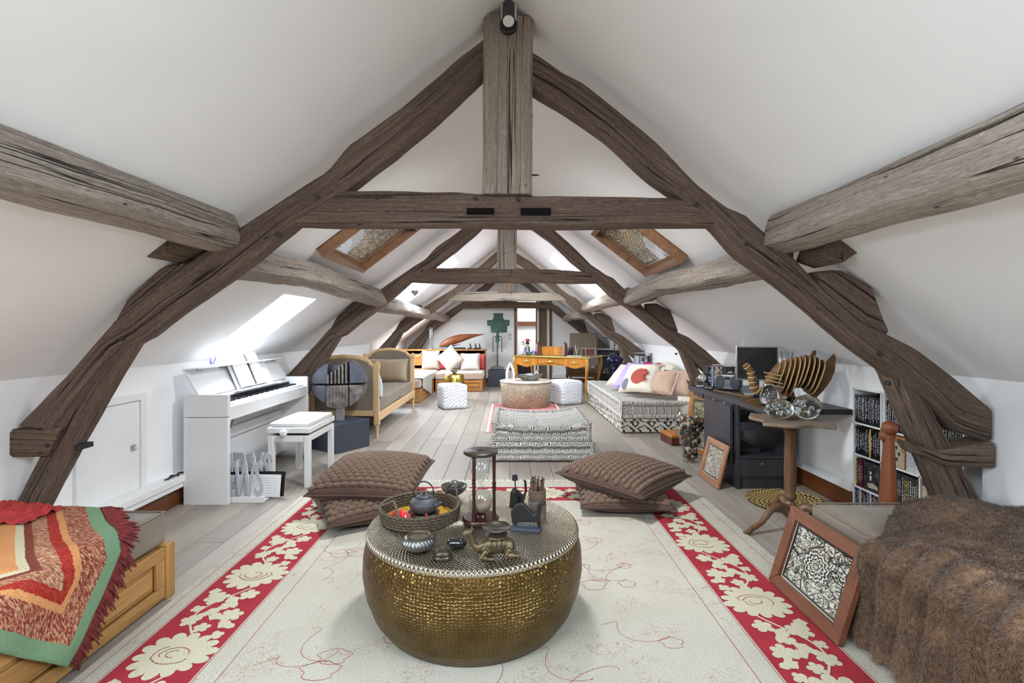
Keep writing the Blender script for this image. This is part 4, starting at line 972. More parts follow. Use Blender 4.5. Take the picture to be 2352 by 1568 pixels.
MB().lathe([(.034, .078), (.040, .082), (.040, .088), (.034, .092)], 24, (.004, 0, -.006)).build('saddle_ring', m['bronze'], cm, smooth=60)
bl = MB()
for k in range(-1, 2): bl.tube([(.02*k, .033*math.cos(a), .044+.034*math.sin(a)) for a in [i*PI/10 for i in range(11)]], .0022, 6)
bl.build('girth_straps', m['bronze_dark'], cm, smooth=80)
p = on_table(1207, 1216); t = thing('camel_plaque', 'flat black iron camel standing on a slate base', 'figurine', p, -.22)
MB().box(-.062, .066, -.03, .03, 0, .014).build('slate_base', m['anthracite'], t, bevel=.003)
cp = [(-.058, .030), (-.062, .075), (-.045, .100), (-.02, .112), (.0, .108), (.025, .080), (.04, .068), (.05, .085), (.052, .112), (.062, .128), (.085, .122), (.088, .114), (.072, .110), (.068, .085), (.062, .05), (.066, .014), (.058, .014), (.05, .04), (.02, .036), (-.03, .032), (-.046, .016)]
MB().prism(cp, -.012, .012).build('camel', m['iron'], t, bevel=.005)
p = on_table(1190, 1162); t = thing('candle_holder', 'black animal-shaped candle holder with a raised cup', 'candle holder', p, .2)
remesh(MB().tube([(-.02, 0, 0), (-.02, 0, .07), (-.012, 0, .085)], [.024, .018, .014], 10).tube([(.02, 0, 0), (.014, 0, .05), (-.008, 0, .072)], [.014, .012, .012], 8).tube([(.025, 0, .03), (.038, 0, .07), (.036, 0, .115), (.03, 0, .125)], [.008, .006, .006, .005], 8).build('body', m['iron'], t, smooth=180), .003)
MB().cyl((-.012, 0, .08), (-.016, 0, .128), .003, .003, 8).build('stem', m['iron'], t)
MB().lathe([(.0, .126), (.013, .126), (.015, .130), (.013, .134), (.013, .150), (.010, .150), (.010, .136), (0, .136)], 16, (-.016, 0, 0)).build('candle_cup', m['iron'], t, smooth=50)
p = on_table(1215, 1178); t = thing('paper_card', 'small pale printed card lying behind the iron camel', 'card', p+Vector((0, .03, .0012)), .5)
o = MB().box(-.028, .028, -.034, .034, 0, .0012).build('card', m['silver_stone'], t)
# spiral bowl, stones
p = on_table(962, 1260); t = thing('spiral_bowl', 'silver bowl with spiral fluting and a golden inside', 'bowl', p)
bb = MB(); prof = [(.034, 0), (.050, .006), (.062, .022), (.063, .032), (.056, .046), (.045, .053)]
def sp(u, v):
    a = 2*PI*u; i = v*(len(prof)-1); k = min(int(i), len(prof)-2); f_ = i-k; r_ = prof[k][0]*(1-f_)+prof[k+1][0]*f_; z_ = prof[k][1]*(1-f_)+prof[k+1][1]*f_
    r_ += .0034*math.sin(a*26+v*7)*math.sin(PI*min(1, v*1.1)); return Vector((r_*math.cos(a), r_*math.sin(a), z_))
bb.grid(sp, 208, 14, True); bb.add([(.034*math.cos(2*PI*i/24), .034*math.sin(2*PI*i/24), 0) for i in range(24)], [tuple(range(24))])
bb.build('fluted_body', m['pewter'], t, smooth=70)
MB().lathe([(.047, .050), (.049, .054), (.045, .057), (.041, .055), (.036, .044), (.036, .010), (0, .008)], 40).build('golden_inside', m['bronze'], t, smooth=60)
p = on_table(1049, 1258); o = remesh(MB().ball((0, 0, .019), (.040, .023, .019), 20, 12).ball((.012, 0, .019), (.028, .023, .019)).ball((-.012, 0, .019), (.028, .023, .019)).build('polished_stone', m['stone_black'], None, smooth=180), .003)
place(o, p, (0, 0, -.1)); tag(o, 'oblong polished black stone on the brass table', 'stone')
p = on_table(1017, 1282); t = thing('scarab_stone', 'dark bronze scarab-like paperweight at the table front', 'paperweight', p, .35)
MB().lathe([(0, 0), (.031, 0), (.034, .006), (.034, .010), (.031, .013), (.0305, .015)], 28, sx=1.08, sy=.92).build('base', m['bronze_dark'], t, smooth=50)
MB().lathe([(.0305, .013), (.032, .02), (.026, .031), (.014, .038), (0, .040)], 28, sx=1.08, sy=.92).build('shell', m['bronze_dark'], t, smooth=80)
MB().tube([(-.03, .0, .018), (-.02, -.012, .031), (0, -.014, .0375), (.02, -.010, .031), (.031, .0, .018)], .0018, 6).build('seam', m['black_matt'], t)
# ================================================================== panelled bench-beds
def panel_run(t, axis, c, a0, a1, z0, z1, outward, mats, npan=1, st=.055):
    """frame-and-panel face; axis 'y': face at x=c running along y; axis 'x': face at y=c running along x"""
    def bx(mb, a, b, za, zb_, d0, d1):
        lo, hi = sorted((c+outward*d0, c+outward*d1))
        if axis == 'y': mb.box(lo, hi, a, b, za, zb_)
        else: mb.box(a, b, lo, hi, za, zb_)
    o = MB(); bx(o, a0, a1, z1-st, z1, -.02, 0); o.build('rail', m[mats[0]], t, world=True, bevel=.004)
    o = MB(); bx(o, a0, a1, z0, z0+st, -.02, 0); o.build('rail', m[mats[0]], t, world=True, bevel=.004)
    w_ = (a1-a0-st)/npan
    for i in range(npan+1):
        o = MB(); bx(o, a0+i*w_, a0+i*w_+st, z0+st, z1-st, -.02, -.0005); o.build('stile', m[mats[1]], t, world=True, bevel=.004)
    for i in range(npan):
        s0, s1 = a0+i*w_+st, a0+(i+1)*w_
        o = MB(); bx(o, s0, s1, z0+st, z1-st, -.028, -.016); bx(o, s0+.022, s1-.022, z0+st+.022, z1-st-.022, -.018, -.006)
        o.build('panel', m[mats[0]], t, world=True, bevel=.006)
def mattress(t, x0, x1, y0, y1, z0, z1, mat, name='mattress', r=.03, wob=.006, seed=0):
    b = MB(); L = [x1-x0, y1-y0, z1-z0]; c = Vector(((x0+x1)/2, (y0+y1)/2, (z0+z1)/2))
    bm_ = bmesh.new(); bmesh.ops.create_cube(bm_, size=1)
    bmesh.ops.subdivide_edges(bm_, edges=bm_.edges[:], cuts=9, use_grid_fill=True)
    vs = []
    for v in bm_.verts:
        p_ = Vector((v.co.x*L[0], v.co.y*L[1], v.co.z*L[2])); q_ = Vector([max(-L[i]/2+r, min(L[i]/2-r, p_[i])) for i in range(3)])
        d = p_-q_
        if d.length > 1e-6: p_ = q_+d.normalized()*min(d.length, r) if d.length > r else p_
        p_ += Vector((nz(p_.x*5, p_.y*5, seed), nz(p_.y*5, p_.z*7, seed+4), nz(p_.x*4, p_.y*4, seed+9)))*wob
        vs.append(p_+c)
    fs = [[v.index for v in f.verts] for f in bm_.faces]; bm_.free()
    return MB().add(vs, fs).build(name, mat, t, smooth=60, world=True)
bed = thing('bench_bed', 'low oak bench bed under the striped wool throw, left foreground', 'bed', (-1.97, 1.3, 0))
panel_run(bed, 'y', -1.572, .40, 2.30, .012, .245, 1, ('oak_honey', 'oak_honey_v'), 2)
MB().box(-1.625, -1.566, 2.30, 2.36, 0, .252).build('post', m['oak_honey_v'], bed, world=True, bevel=.005)
MB().box(-2.28, -1.60, .40, 2.33, .02, .235).build('box_base', m['oak_honey'], bed, world=True)
mattress(bed, -2.27, -1.595, .40, 2.345, .248, .395, m['velvet_taupe'], r=.02)
pz_ = MB().tube([(-1.598, .42, .394), (-1.598, 2.335, .394), (-2.26, 2.342, .394)], .004, 6); pz_.build('piping', m['velvet_taupe'], bed, world=True, smooth=80)
bed2 = thing('bench_bed', 'low bench bed under the brown fur throw, right foreground', 'bed', (1.9, 1.3, 0))
panel_run(bed2, 'y', 1.455, .40, 2.33, .012, .245, -1, ('oak_honey', 'oak_honey_v'), 2)
MB().box(1.449, 1.51, 2.33, 2.39, 0, .25).build('post', m['oak_honey_v'], bed2, world=True, bevel=.005)
MB().box(1.47, 2.30, .40, 2.36, .02, .235).build('box_base', m['oak_honey'], bed2, world=True)
mattress(bed2, 1.445, 2.32, .40, 2.39, .248, .415, m['velvet_taupe'], r=.02, seed=5)
MB().tube([(1.449, 2.02, .415), (1.449, 2.385, .415), (2.3, 2.388, .415)], .004, 6).build('piping', m['velvet_taupe'], bed2, world=True, smooth=80)
# ------------------------------------------------------------------ striped wool throw on the left bed
def prof_left(t_):
    """t<0 on the mattress top towards the wall, t>0 down the front"""
    if t_ < -.03: return Vector((-1.585+t_, 0, .405))
    if t_ < .04:
        a = (t_+.03)/.07*PI/2; return Vector((-1.615+.045*math.sin(a), 0, .36+.045*math.cos(a)))
    return Vector((-1.570+.008, 0, .36-(t_-.04)))
TIP_Y, TIP_T = 1.745, .335
def thr(p, q_):
    """p metres up the fringed hem from the hanging corner, q_ metres away from the fringed hem"""
    y_ = TIP_Y+.654*p-.757*q_; t_ = TIP_T-.757*p-.654*q_
    if t_ < -.16: y_ += (-.16-t_)*.15
    ex = max(0, y_-2.325); y_ = min(y_, 2.325); t_ = max(t_, -.66-.02*nz(p*5, q_*5))
    p_ = prof_left(t_); p_.y = y_+min(ex, .02)
    fold = math.sin(q_*24+p*7)*.5+nz(q_*6, p*6, 3)
    if t_ > .02: p_.x += .012+.012*(fold*.9+.6)*min(1, t_*6)
    else: p_.z += .004+.010*max(0, nz(q_*10, p*9, 8)+.25)+.012*max(0, fold)*.5-min(ex, .12)
    return p_, min(p, q_)
NU, NV = 110, 90
vs = []; hm = []
for j in range(NV+1):
    for i in range(NU+1):
        p_, h_ = thr(1.28*j/NV, 1.30*(i/NU)**1.2); vs.append(p_); hm.append(h_)
fs = [(j*(NU+1)+i, j*(NU+1)+i+1, (j+1)*(NU+1)+i+1, (j+1)*(NU+1)+i) for j in range(NV) for i in range(NU)]
tw = thing('wool_throw', 'striped orange, red and green wool throw with maroon fringe', 'throw', (-1.9, 1.6, .4))
o = MB().add(vs, fs).build('cloth', m['throw_wool'], tw, smooth=180, world=True)
at = o.data.attributes.new('hem', 'FLOAT', 'POINT'); at.data.foreach_set('value', hm)
sm = o.modifiers.new('solid', 'SOLIDIFY'); sm.thickness = .008; sm.offset = 1
fg = MB()
for k in range(170):
    v = .02+.84*k/169; p0, _ = thr(v, 0); p1, _ = thr(v, .02); d = (p0-p1).normalized()
    hang = v < .42; g = Vector((0, 0, -.6)) if hang else Vector((0, 0, -.05))
    d = (d+Vector((rg.uniform(-.2, .25), rg.uniform(-.2, .2), rg.uniform(-.1, .1)))+g*.6).normalized(); L_ = rg.uniform(.055, .085)
    fg.tube([p0+Vector((.004, 0, .005)), p0+d*L_*.5+Vector((.006, 0, .003)), p0+d*L_+Vector((.004, 0, -.012))], [.0045, .0055, .0025], 5)
fg.build('fringe', m['maroon_wool'], tw, world=True, smooth=80)['kind'] = 'stuff'
b = MB().grid(lambda u, v: Vector((-2.33+.30*u, 2.10+.20*v, .428+.05*max(0, math.sin(PI*v)*(1-u**3))**.6+.016*nz(u*9, v*7, 4)+.006*math.sin(u*70)*math.sin(PI*v))), 60, 24)
o = b.build('red_shawl', m['red_cloth'], None, smooth=180); tag(o, 'red knitted shawl bundled behind the striped throw', 'shawl')
# ------------------------------------------------------------------ fur throw on the right bed
def prof_right(t_):
    if t_ < -.06: return Vector((1.475-t_-.03, 0, .437))
    if t_ < .06:
        a = (t_+.06)/.12*PI/2; return Vector((1.505-.075*math.sin(a), 0, .362+.075*math.cos(a)))
    return Vector((1.430-.012*(t_-.06)/.3, 0, .362-(t_-.06)))
def yfar2(t_):
    if t_ < -.42: return 2.32-.10*min(1, (-t_-.42)/.4)
    if t_ < 0: return 1.96+.36*(-t_/.42)
    return 1.96+.05*math.sin(t_*9)
def fur_pt(u, v):
    t_ = -.86+(.395+.86)*v
    p_ = prof_right(t_); y_ = yfar2(t_)-u*1.55; p_.y = y_
    k = abs(math.sin(PI*(y_+.03*nz(t_*3, y_*2, 2))/.105+.8*nz(t_*2.2, y_*1.5, 6)))**.6
    front = min(1, max(0, (t_+.10)/.16))
    roll = .070*(k-.35)*(.40+.60*front)*(.8+.5*nz(y_*3, t_*2, 9))
    fw2 = min(1, max(0, (t_+.07)/.14)); fw2 = fw2*fw2*(3-2*fw2)
    p_.x -= fw2*(max(-.008, roll)+.012+.02*max(0, t_-.2)+.02*nz(y_*5, t_*6, 4))
    p_.z += (1-fw2)*(roll*.9+.02+.035*nz(p_.x*5, y_*5, 11)+.05*math.exp(-((t_+.48)/.22)**2)*math.exp(-((y_-2.1)/.3)**2))
    e = min(u*10, 1); p_.z -= (1-e)*.03 if t_ < 0 else 0
    p_.z = max(p_.z, .014)
    return p_
NU, NV = 150, 120
vs = [fur_pt(i/NU, j/NV) for j in range(NV+1) for i in range(NU+1)]
fs = [(j*(NU+1)+i, j*(NU+1)+i+1, (j+1)*(NU+1)+i+1, (j+1)*(NU+1)+i) for j in range(NV) for i in range(NU)]
ft = thing('fur_throw', 'thick brown fur throw hanging over the bench bed to the floor', 'throw', (1.8, 1.6, .43))
MB().add(vs, fs).build('pelt', m['fur'], ft, smooth=180, world=True)
hv = []; hf = []
rh = random.Random(77)
for k in range(120000):
    u, v = rh.random()**1.35, rh.random(); p_ = fur_pt(u, v); e = .004
    a = fur_pt(min(1, u+e), v)-p_; c = fur_pt(u, min(1, v+e))-p_; nn = a.cross(c)
    if nn.length < 1e-9: continue
    nn.normalize()
    if nn.dot(Vector((-1, 0, 1))) < 0: nn = -nn
    comb = c.normalized()*.8+Vector((rh.uniform(-.5, .5), rh.uniform(-.5, .5), rh.uniform(-.3, .3)))
    L_ = rh.uniform(.012, .024); tip = p_+(nn*.55+comb*.75).normalized()*L_; tip.z = max(tip.z, .012)
    sd = nn.cross(comb); sd.normalize(); sd *= .0009
    i0 = len(hv); mid = p_+(nn*.8+comb*.4).normalized()*L_*.5; mid.z = max(mid.z, .012)
    hv += [p_-sd, p_+sd, mid-sd*.8, mid+sd*.8, tip]; hf += [(i0, i0+1, i0+3, i0+2), (i0+2, i0+3, i0+4)]
mbh = MB(); mbh.v = hv; mbh.f = hf; mbh.mi = [0]*len(hf)
inv = BASE[ft].inverted(); me = bpy.data.meshes.new('fur_pile'); me.from_pydata([tuple(inv @ v_) for v_ in hv], [], hf); me.materials.append(m['fur'])
o = bpy.data.objects.new('fur_pile', me); COL.objects.link(o); o.parent = ft; o['kind'] = 'stuff'
# ------------------------------------------------------------------ framed pictures leaning
def framed(name, label, bl, along, wdt, hgt, lean, mat, pic, fw=.055, th=.028, mountw=.0, glass=True, group=None):
    """picture whose lower edge starts at bl and runs along the unit vector; leans back by the angle"""
    t = thing(name, label, 'picture', bl, 0, group)
    ex = Vector(along).normalized(); nb = Vector((-ex.y, ex.x, 0)); up = (Vector((0, 0, 1))*math.cos(lean)+nb*math.sin(lean)); nn = ex.cross(up)
    M_ = Matrix(((ex.x, up.x, nn.x, 0), (ex.y, up.y, nn.y, 0), (ex.z, up.z, nn.z, 0), (0, 0, 0, 1)))
    def fb(pts, z0, z1):
        b_ = MB(); n = len(pts); b_.add([M_ @ Vector((a, c, z)) for z in (z0, z1) for a, c in pts], [tuple(range(n))[::-1], tuple(range(n, 2*n))]+[(i, (i+1) % n, n+(i+1) % n, n+i) for i in range(n)]); return b_
    W, H = wdt, hgt
    for pts in ([(0, 0), (W, 0), (W-fw, fw), (fw, fw)], [(0, H), (fw, H-fw), (W-fw, H-fw), (W, H)], [(0, 0), (fw, fw), (fw, H-fw), (0, H)], [(W, 0), (W, H), (W-fw, H-fw), (W-fw, fw)]):
        fb(pts, 0, th).build('frame_side', mat, t, bevel=.004)
    fb([(fw-.004, fw-.004), (W-fw+.004, fw-.004), (W-fw+.004, H-fw+.004), (fw-.004, H-fw+.004)], 0.001, .008).build('backing', m['paper'], t)
    b_ = MB().add([M_ @ Vector((a, c, .0095)) for a, c in ((fw, fw), (W-fw, fw), (W-fw, H-fw), (fw, H-fw))], [(0, 1, 2, 3)]); o_ = b_.build('print', m[pic], t); uvq(o_); o_['label'] = 'black and cream cut-paper print'
    if glass: fb([(fw, fw), (W-fw, fw), (W-fw, H-fw), (fw, H-fw)], .013, .0145).build('glazing', m['pane'], t)
    return t
framed('framed_picture', 'brown-framed cut-paper picture propped against the fur-covered bed', (1.303, 2.455, .0095), (0, -1, 0), .515, .385, math.asin(.115/.385), m['frame_brown'], 'papercut_a')
# ================================================================== tufted floor cushions
def pillow_pt(u, v, w_, h_, t_, pin=.07):
    a, b = 2*u-1, 2*v-1
    x_ = w_/2*a*(1-pin*(1-b*b)*a*a); y_ = h_/2*b*(1-pin*(1-a*a)*b*b)
    z_ = t_/2*max(0, (1-a*a)*(1-b*b))**.42
    return x_, y_, z_
def pillow(name, w_, h_, t_, mat, parent=None, n=18, pin=.07, wr=.004, seed=0):
    b = MB()
    for sg in (1, -1):
        b.grid(lambda u, v: Vector((lambda x_, y_, z_: (x_, y_, sg*(z_+wr*nz(x_*18, y_*18, seed)*min(1, z_*20))))(*pillow_pt(u, v, w_, h_, t_, pin))), n, n)
    o_ = b.build(name, mat, parent, smooth=180)
    bm_ = bmesh.new(); bm_.from_mesh(o_.data); bmesh.ops.remove_doubles(bm_, verts=bm_.verts, dist=.0008); bm_.to_mesh(o_.data); bm_.free()
    o_.data.polygons.foreach_set('use_smooth', [True]*len(o_.data.polygons))
    return o_
def tuft_mesh():
    b = MB(); n = 9; vs = []
    for (r_, z_) in ((1.0, 0), (.92, .42), (.6, .78)):
        for i in range(n): a = 2*PI*i/n; vs.append((r_*math.cos(a), r_*math.sin(a), z_))
    vs.append((0, 0, .95)); fs = []
    for k in range(2):
        for i in range(n): fs.append((k*n+i, k*n+(i+1) % n, (k+1)*n+(i+1) % n, (k+1)*n+i))
    for i in range(n): fs.append((2*n+i, 2*n+(i+1) % n, 3*n))
    b.add(vs, fs); me_ = b.mesh('tuft'); me_.materials.append(m['tuft_brown']); me_.polygons.foreach_set('use_smooth', [True]*len(me_.polygons)); return me_
TUFT = tuft_mesh()
def tufted(label, loc, rot, w_, h_, t_, nx, ny, under=False, group='tufted brown floor cushions'):
    t = thing('floor_cushion', label, 'cushion', loc, 0, group)
    R_ = Euler(rot).to_matrix().to_4x4()
    o_ = pillow('cover', w_, h_, t_, m['velvet_choc'], t, 22, .05); o_.matrix_local = R_
    pp = MB().tube([R_ @ Vector((lambda q__: (q__[0], q__[1], 0))(pillow_pt(*uv_, w_, h_, t_, .05))) for uv_ in [(i/16, 0) for i in range(16)]+[(1, i/16) for i in range(16)]+[(1-i/16, 1) for i in range(16)]+[(0, 1-i/16) for i in range(16)]], .006, 6, True)
    pp.build('piping', m['velvet_choc'], t, smooth=80)
    for j in range(ny):
        for i in range(nx):
            u = (i+.5+(.25 if j % 2 else -.25))/nx*.94+.03; v = (j+.5)/ny*.94+.03
            if not 0.02 < u < .98: continue
            p_ = Vector(pillow_pt(u, v, w_, h_, t_, .05)); a = Vector(pillow_pt(min(.995, u+.02), v, w_, h_, t_, .05))-Vector(pillow_pt(max(.005, u-.02), v, w_, h_, t_, .05)); c = Vector(pillow_pt(u, min(.995, v+.02), w_, h_, t_, .05))-Vector(pillow_pt(u, max(.005, v-.02), w_, h_, t_, .05))
            nn = a.cross(c).normalized(); a.normalize(); c = nn.cross(a)
            k = bpy.data.objects.new('tuft', TUFT); COL.objects.link(k); k.parent = t
            rx_ = w_/nx*.53; ry_ = h_/ny*.42
            L_ = Matrix((a, c, nn)).transposed().to_4x4()
            k.matrix_local = R_ @ T(*(p_+nn*-.002)) @ L_ @ Matrix.Rotation(-.25, 4, 'X') @ Matrix.Diagonal((rx_, ry_, .019+.005*rg.random(), 1))
    return t
tufted('lower tufted brown floor cushion of the stack left of the brass table', (-.93, 3.39, .085), (.0, 0, .52), .68, .68, .17, 12, 14)
tufted('upper tufted brown floor cushion of the stack left of the brass table', (-.92, 3.47, .225), (.10, .0, -.06), .70, .66, .24, 12, 17)
tufted('lower tufted brown floor cushion of the stack right of the brass table', (.81, 3.58, .07), (.0, 0, -.06), .62, .62, .14, 11, 13)
tufted('upper tufted brown floor cushion of the stack right of the brass table', (.84, 3.63, .195), (.03, .0, .78), .70, .70, .22, 13, 16)
# ================================================================== digital piano on the left
PX0, PX1, PY0, PY1 = -2.298, -1.983, 3.547, 4.985
t = thing('digital_piano', 'white upright digital piano with its lid open against the left wall', 'piano', (-2.14, 4.27, 0))
wg = m['white_gloss']
def pb(name, x0, x1, y0, y1, z0, z1, mat=wg, bev=.003): return MB().box(x0, x1, y0, y1, z0, z1).build(name, mat, t, world=True, bevel=bev)
for ya, yb in ((PY0, PY0+.035), (PY1-.035, PY1)):
    o = MB().prism([(PX0+.03, 0), (PX1, 0), (PX1, .618), (PX0+.03, .618)], ya, yb).build('side_panel', wg, t, world=True, bevel=.003)
    MB().prism([(PX0, .622), (PX1, .622), (PX1, .782), (PX0, .782)], ya, yb).build('cheek', wg, t, world=True, bevel=.003)
    pb('back_post', PX0, PX0+.03, ya, yb, 0, .618)
ya, yb = PY0+.036, PY1-.036
pb('key_slip', PX1-.03, PX1-.004, ya, yb, .595, .69)
pb('key_bed', PX0+.02, PX1-.03, ya, yb, .60, .665)
pb('underside', PX0+.03, PX1-.035, ya+.04, yb-.2, .592, .60, m['black_matt'])
pb('back_panel', PX0+.02, PX0+.035, ya, yb, .12, .595)
pb('pedal_board', PX0+.05, PX0+.09, ya, yb, .05, .19)
pb('cross_rail', PX0+.045, PX0+.07, ya, yb, .38, .46)
for k in range(3):
    yy = (ya+yb)/2-.09+.09*k; pb('pedal', PX0+.09, PX0+.17, yy-.014, yy+.014, .045, .055, m['brass'], .003)
wk = MB(); bk = MB(); n = 52; kw = (yb-ya-.01)/n
for i in range(n): wk.box(PX1-.175, PX1-.032, ya+.005+i*kw+.0007, ya+.005+(i+1)*kw-.0007, .690, .708)
for i in range(51):
    if i % 7 in (0, 2, 3, 5, 6): bk.prism([(PX1-.175, .708), (PX1-.082, .708), (PX1-.086, .719), (PX1-.175, .72)], ya+.005+(i+1)*kw-.005, ya+.005+(i+1)*kw+.005)
wk.build('white_keys', m['white_gloss'], t, world=True)['kind'] = 'stuff'; bk.build('black_keys', m['black_gloss'], t, world=True)['kind'] = 'stuff'
pb('felt_strip', PX1-.179, PX1-.175, ya, yb, .70, .728, m['black_matt'], 0)
o = MB().prism([(PX0+.09, .705), (PX1-.179, .712), (PX1-.18, .742), (PX0+.09, .760), (PX0+.0, .760), (PX0, .705)], ya, yb).build('top_board', wg, t, world=True, bevel=.003)
pb('panel_line', PX1-.181, PX1-.178, ya, yb, .728, .735, m['black_matt'], 0)
# lid: a tilted leaf with a narrow front flap folded along its top
l0, l1 = Vector((PX0+.10, 0, .760)), Vector((PX0-.012, 0, .952)); dv = (l1-l0).normalized(); nv = Vector((dv.z, 0, -dv.x))
def leaf(name, a, b, th, y0, y1, mat=wg):
    d = (b-a).normalized(); nn = Vector((d.z, 0, -d.x))*th
    return MB().prism([(a.x, a.z), (b.x, b.z), (b.x+nn.x, b.z+nn.z), (a.x+nn.x, a.z+nn.z)], y0, y1).build(name, mat, t, world=True, bevel=.003)
leaf('lid', l0, l1, .012, PY0+.01, PY1-.01)
f1 = l1+Vector((.115, 0, .022)); leaf('lid_flap', l1+Vector((0, 0, .010)), f1, .012, PY0+.01, PY1-.01)
for yy in (PY0+.14, PY0+.42, PY1-.12): pb('hinge', l1.x+.004, l1.x+.03, yy, yy+.05, l1.z-.006, l1.z+.006, m['steel_brushed'], 0)
# music rest with its ledge
mr0 = Vector((PX0+.125, 0, .762)); mr1 = Vector((PX0+.04, 0, .965))
leaf('music_rest', mr0, mr1, .010, 4.02, 4.62)
leaf('music_ledge', mr0+Vector((.0, 0, .0)), mr0+Vector((.075, 0, .008)), .010, 3.95, 4.70)
MB().tube([(PX1-.06, 3.62, .59), (PX1-.07, 3.63, .53), (PX1-.05, 3.66, .50), (PX1-.06, 3.70, .54), (PX1-.05, 3.72, .59)], .003, 6).build('cable', m['black_matt'], t, world=True, smooth=80)
# open spiral score
t = thing('sheet_music', 'open spiral-bound sheet music book on the white piano', 'book', (PX0+.13, 4.2, .775))
def page(name, y0, y1, bulge, tip):
    b = MB(); nu, nv_ = 10, 12; d = (mr1-mr0).normalized()
    for j in range(nv_+1):
        for i in range(nu+1):
            u, v = i/nu, j/nv_; p_ = mr0+Vector((.022, 0, .014))+d*(v*.285); p_.y = y0+(y1-y0)*u; p_ += Vector((d.z, 0, -d.x))*(bulge*math.sin(PI*u)+tip*u+.004); b.v.append(p_)
    b.f = [[j*(nu+1)+i, j*(nu+1)+i+1, (j+1)*(nu+1)+i+1, (j+1)*(nu+1)+i] for j in range(nv_) for i in range(nu)]; b.mi = [0]*len(b.f)
    o_ = b.build(name, m['sheet_music'], t, world=True, smooth=180); uv = o_.data.uv_layers.new(name='UVMap')
    for lp in o_.data.loops: i = lp.vertex_index; uv.data[lp.index].uv = ((i % (nu+1))/nu, (i//(nu+1))/nv_)
    return o_
page('page', 4.04, 4.245, .012, .01); page('page', 4.29, 4.50, .022, -.012)
leaf_t = t
sp_ = MB()
for k in range(26):
    c = mr0+Vector((.03, 0, .018))+(mr1-mr0).normalized()*(.01+.265*k/25)
    sp_.tube([(c.x+.012*math.cos(a)*.8, 4.267+.024*math.sin(a), c.z+.004*math.cos(a)) for a in [2*PI*i/10 for i in range(10)]], .0018, 5, True)
sp_.build('spiral_binding', m['black_matt'], t, world=True, smooth=80)
# blue-and-white sprig vase on the ledge behind the piano
p = Vector((-2.345, 3.98, 0)); t = thing('sprig', 'tiny violet dried sprig by the low left window', 'plant', (-2.36, 4.0, .955))
sb = MB()
for k in range(14): a = rg.random()*6; sb.tube([(0, 0, -.01), (.02*math.cos(a)+.004, .025*math.sin(a), .03+.05*rg.random())], [.0012, .003], 5)
sb.build('stems', m['violet'], t); MB().lathe([(0, -.012), (.016, -.012), (.02, .0), (.012, .012), (0, .012)], 12).build('tiny_pot', m['white_gloss'], t, smooth=60)
# cables on the left ledge
t = MB().tube([(-2.32, 3.42, .222), (-2.34, 3.48, .23), (-2.31, 3.52, .222), (-2.34, 3.55, .226), (-2.32, 3.60, .222)], .006, 6).tube([(-2.33, 3.40, .222), (-2.30, 3.47, .235), (-2.33, 3.54, .224)], .005, 6).build('power_cable', m['black_matt'], None, smooth=80)
tag(t, 'tangle of black power cable on the white wall ledge', 'cable')
# ================================================================== piano stool
t = thing('piano_bench', 'white adjustable piano bench with a padded white seat', 'bench', (-1.72, 4.21, 0))
bx0, bx1, by0, by1 = -1.885, -1.555, 3.93, 4.49
for xx in (bx0, bx1-.045):
    for yy in (by0, by1-.045): MB().box(xx, xx+.045, yy, yy+.045, 0, .41).build('leg', wg, t, world=True, bevel=.004)
for xx in (bx0+.008, bx1-.037): MB().box(xx, xx+.028, by0+.045, by1-.045, .36, .41).build('apron', wg, t, world=True, bevel=.003)
for yy in (by0+.008, by1-.037): MB().box(bx0+.045, bx1-.045, yy, yy+.028, .36, .41).build('apron', wg, t, world=True, bevel=.003)
MB().box(bx0-.005, bx1+.005, by0-.005, by1+.005, .43, .475).build('seat_frame', wg, t, world=True, bevel=.006)
mattress(t, bx0+.008, bx1-.008, by0+.008, by1-.008, .472, .515, m['leather_white'], 'seat_pad', .018, .004)
MB().box(bx0+.05, bx1-.05, by0+.05, by1-.05, .40, .43).build('lift_mechanism', m['black_matt'], t, world=True)
MB().lathe([(0, 0), (.024, 0), (.028, .006), (.028, .018), (.022, .024), (0, .024)], 20, ((bx0+bx1)/2-.03, by0-.012, .435), Matrix.Rotation(PI/2, 3, 'X')).build('knob', wg, t, smooth=50, world=True)
# ================================================================== magazine rack with cut-out letters
plain('news_shade_grey', (.42, .43, .46), .5, var=.04)  # shade on the white letters, painted in as grey
t = thing('magazine_rack', 'white magazine rack with NEWS cut in tall letters by the piano', 'magazine rack', (-1.93, 3.66, 0))
def news(y, z0, h, lean, name, x0=-2.15, x1=-1.755):
    M_ = T((x0+x1)/2, y, z0) @ rx(PI/2-lean)
    text(name, 'NEWS', h*1.36, .005, m['news_shade_grey'], t, BASE[t].inverted() @ M_ @ T(0, h/2, 0), .42, spacing=.95, bold=.007)
    MB().box(x0-.01, x1+.008, -.004, .004, -.03, .012, m=T(0, y, z0) @ rx(-lean)).build('plate_foot', wg, t, world=True, bevel=.002)
news(3.60, .03, .25, .06, 'letters_front'); news(3.72, .05, .27, -.02, 'letters_rear')
MB().box(-2.15, -1.76, 3.595, 3.72, .0, .008).build('tray', wg, t, world=True, bevel=.002)
t2 = thing('magazine', 'curled score magazine standing in the white rack', 'magazine', (-1.85, 3.65, .012))
b = MB().grid(lambda u, v: Vector((-2.05+.37*u+.012*v, 3.655+.02*math.sin(u*2.2)+.02*u, .02+.165*v-.01*u)), 14, 6); o = b.build('pages', m['sheet_music'], t2, smooth=180, world=True)
uv = o.data.uv_layers.new(name='UVMap')
for lp in o.data.loops: i = lp.vertex_index; uv.data[lp.index].uv = ((i % 15)/14, (i//15)/6)
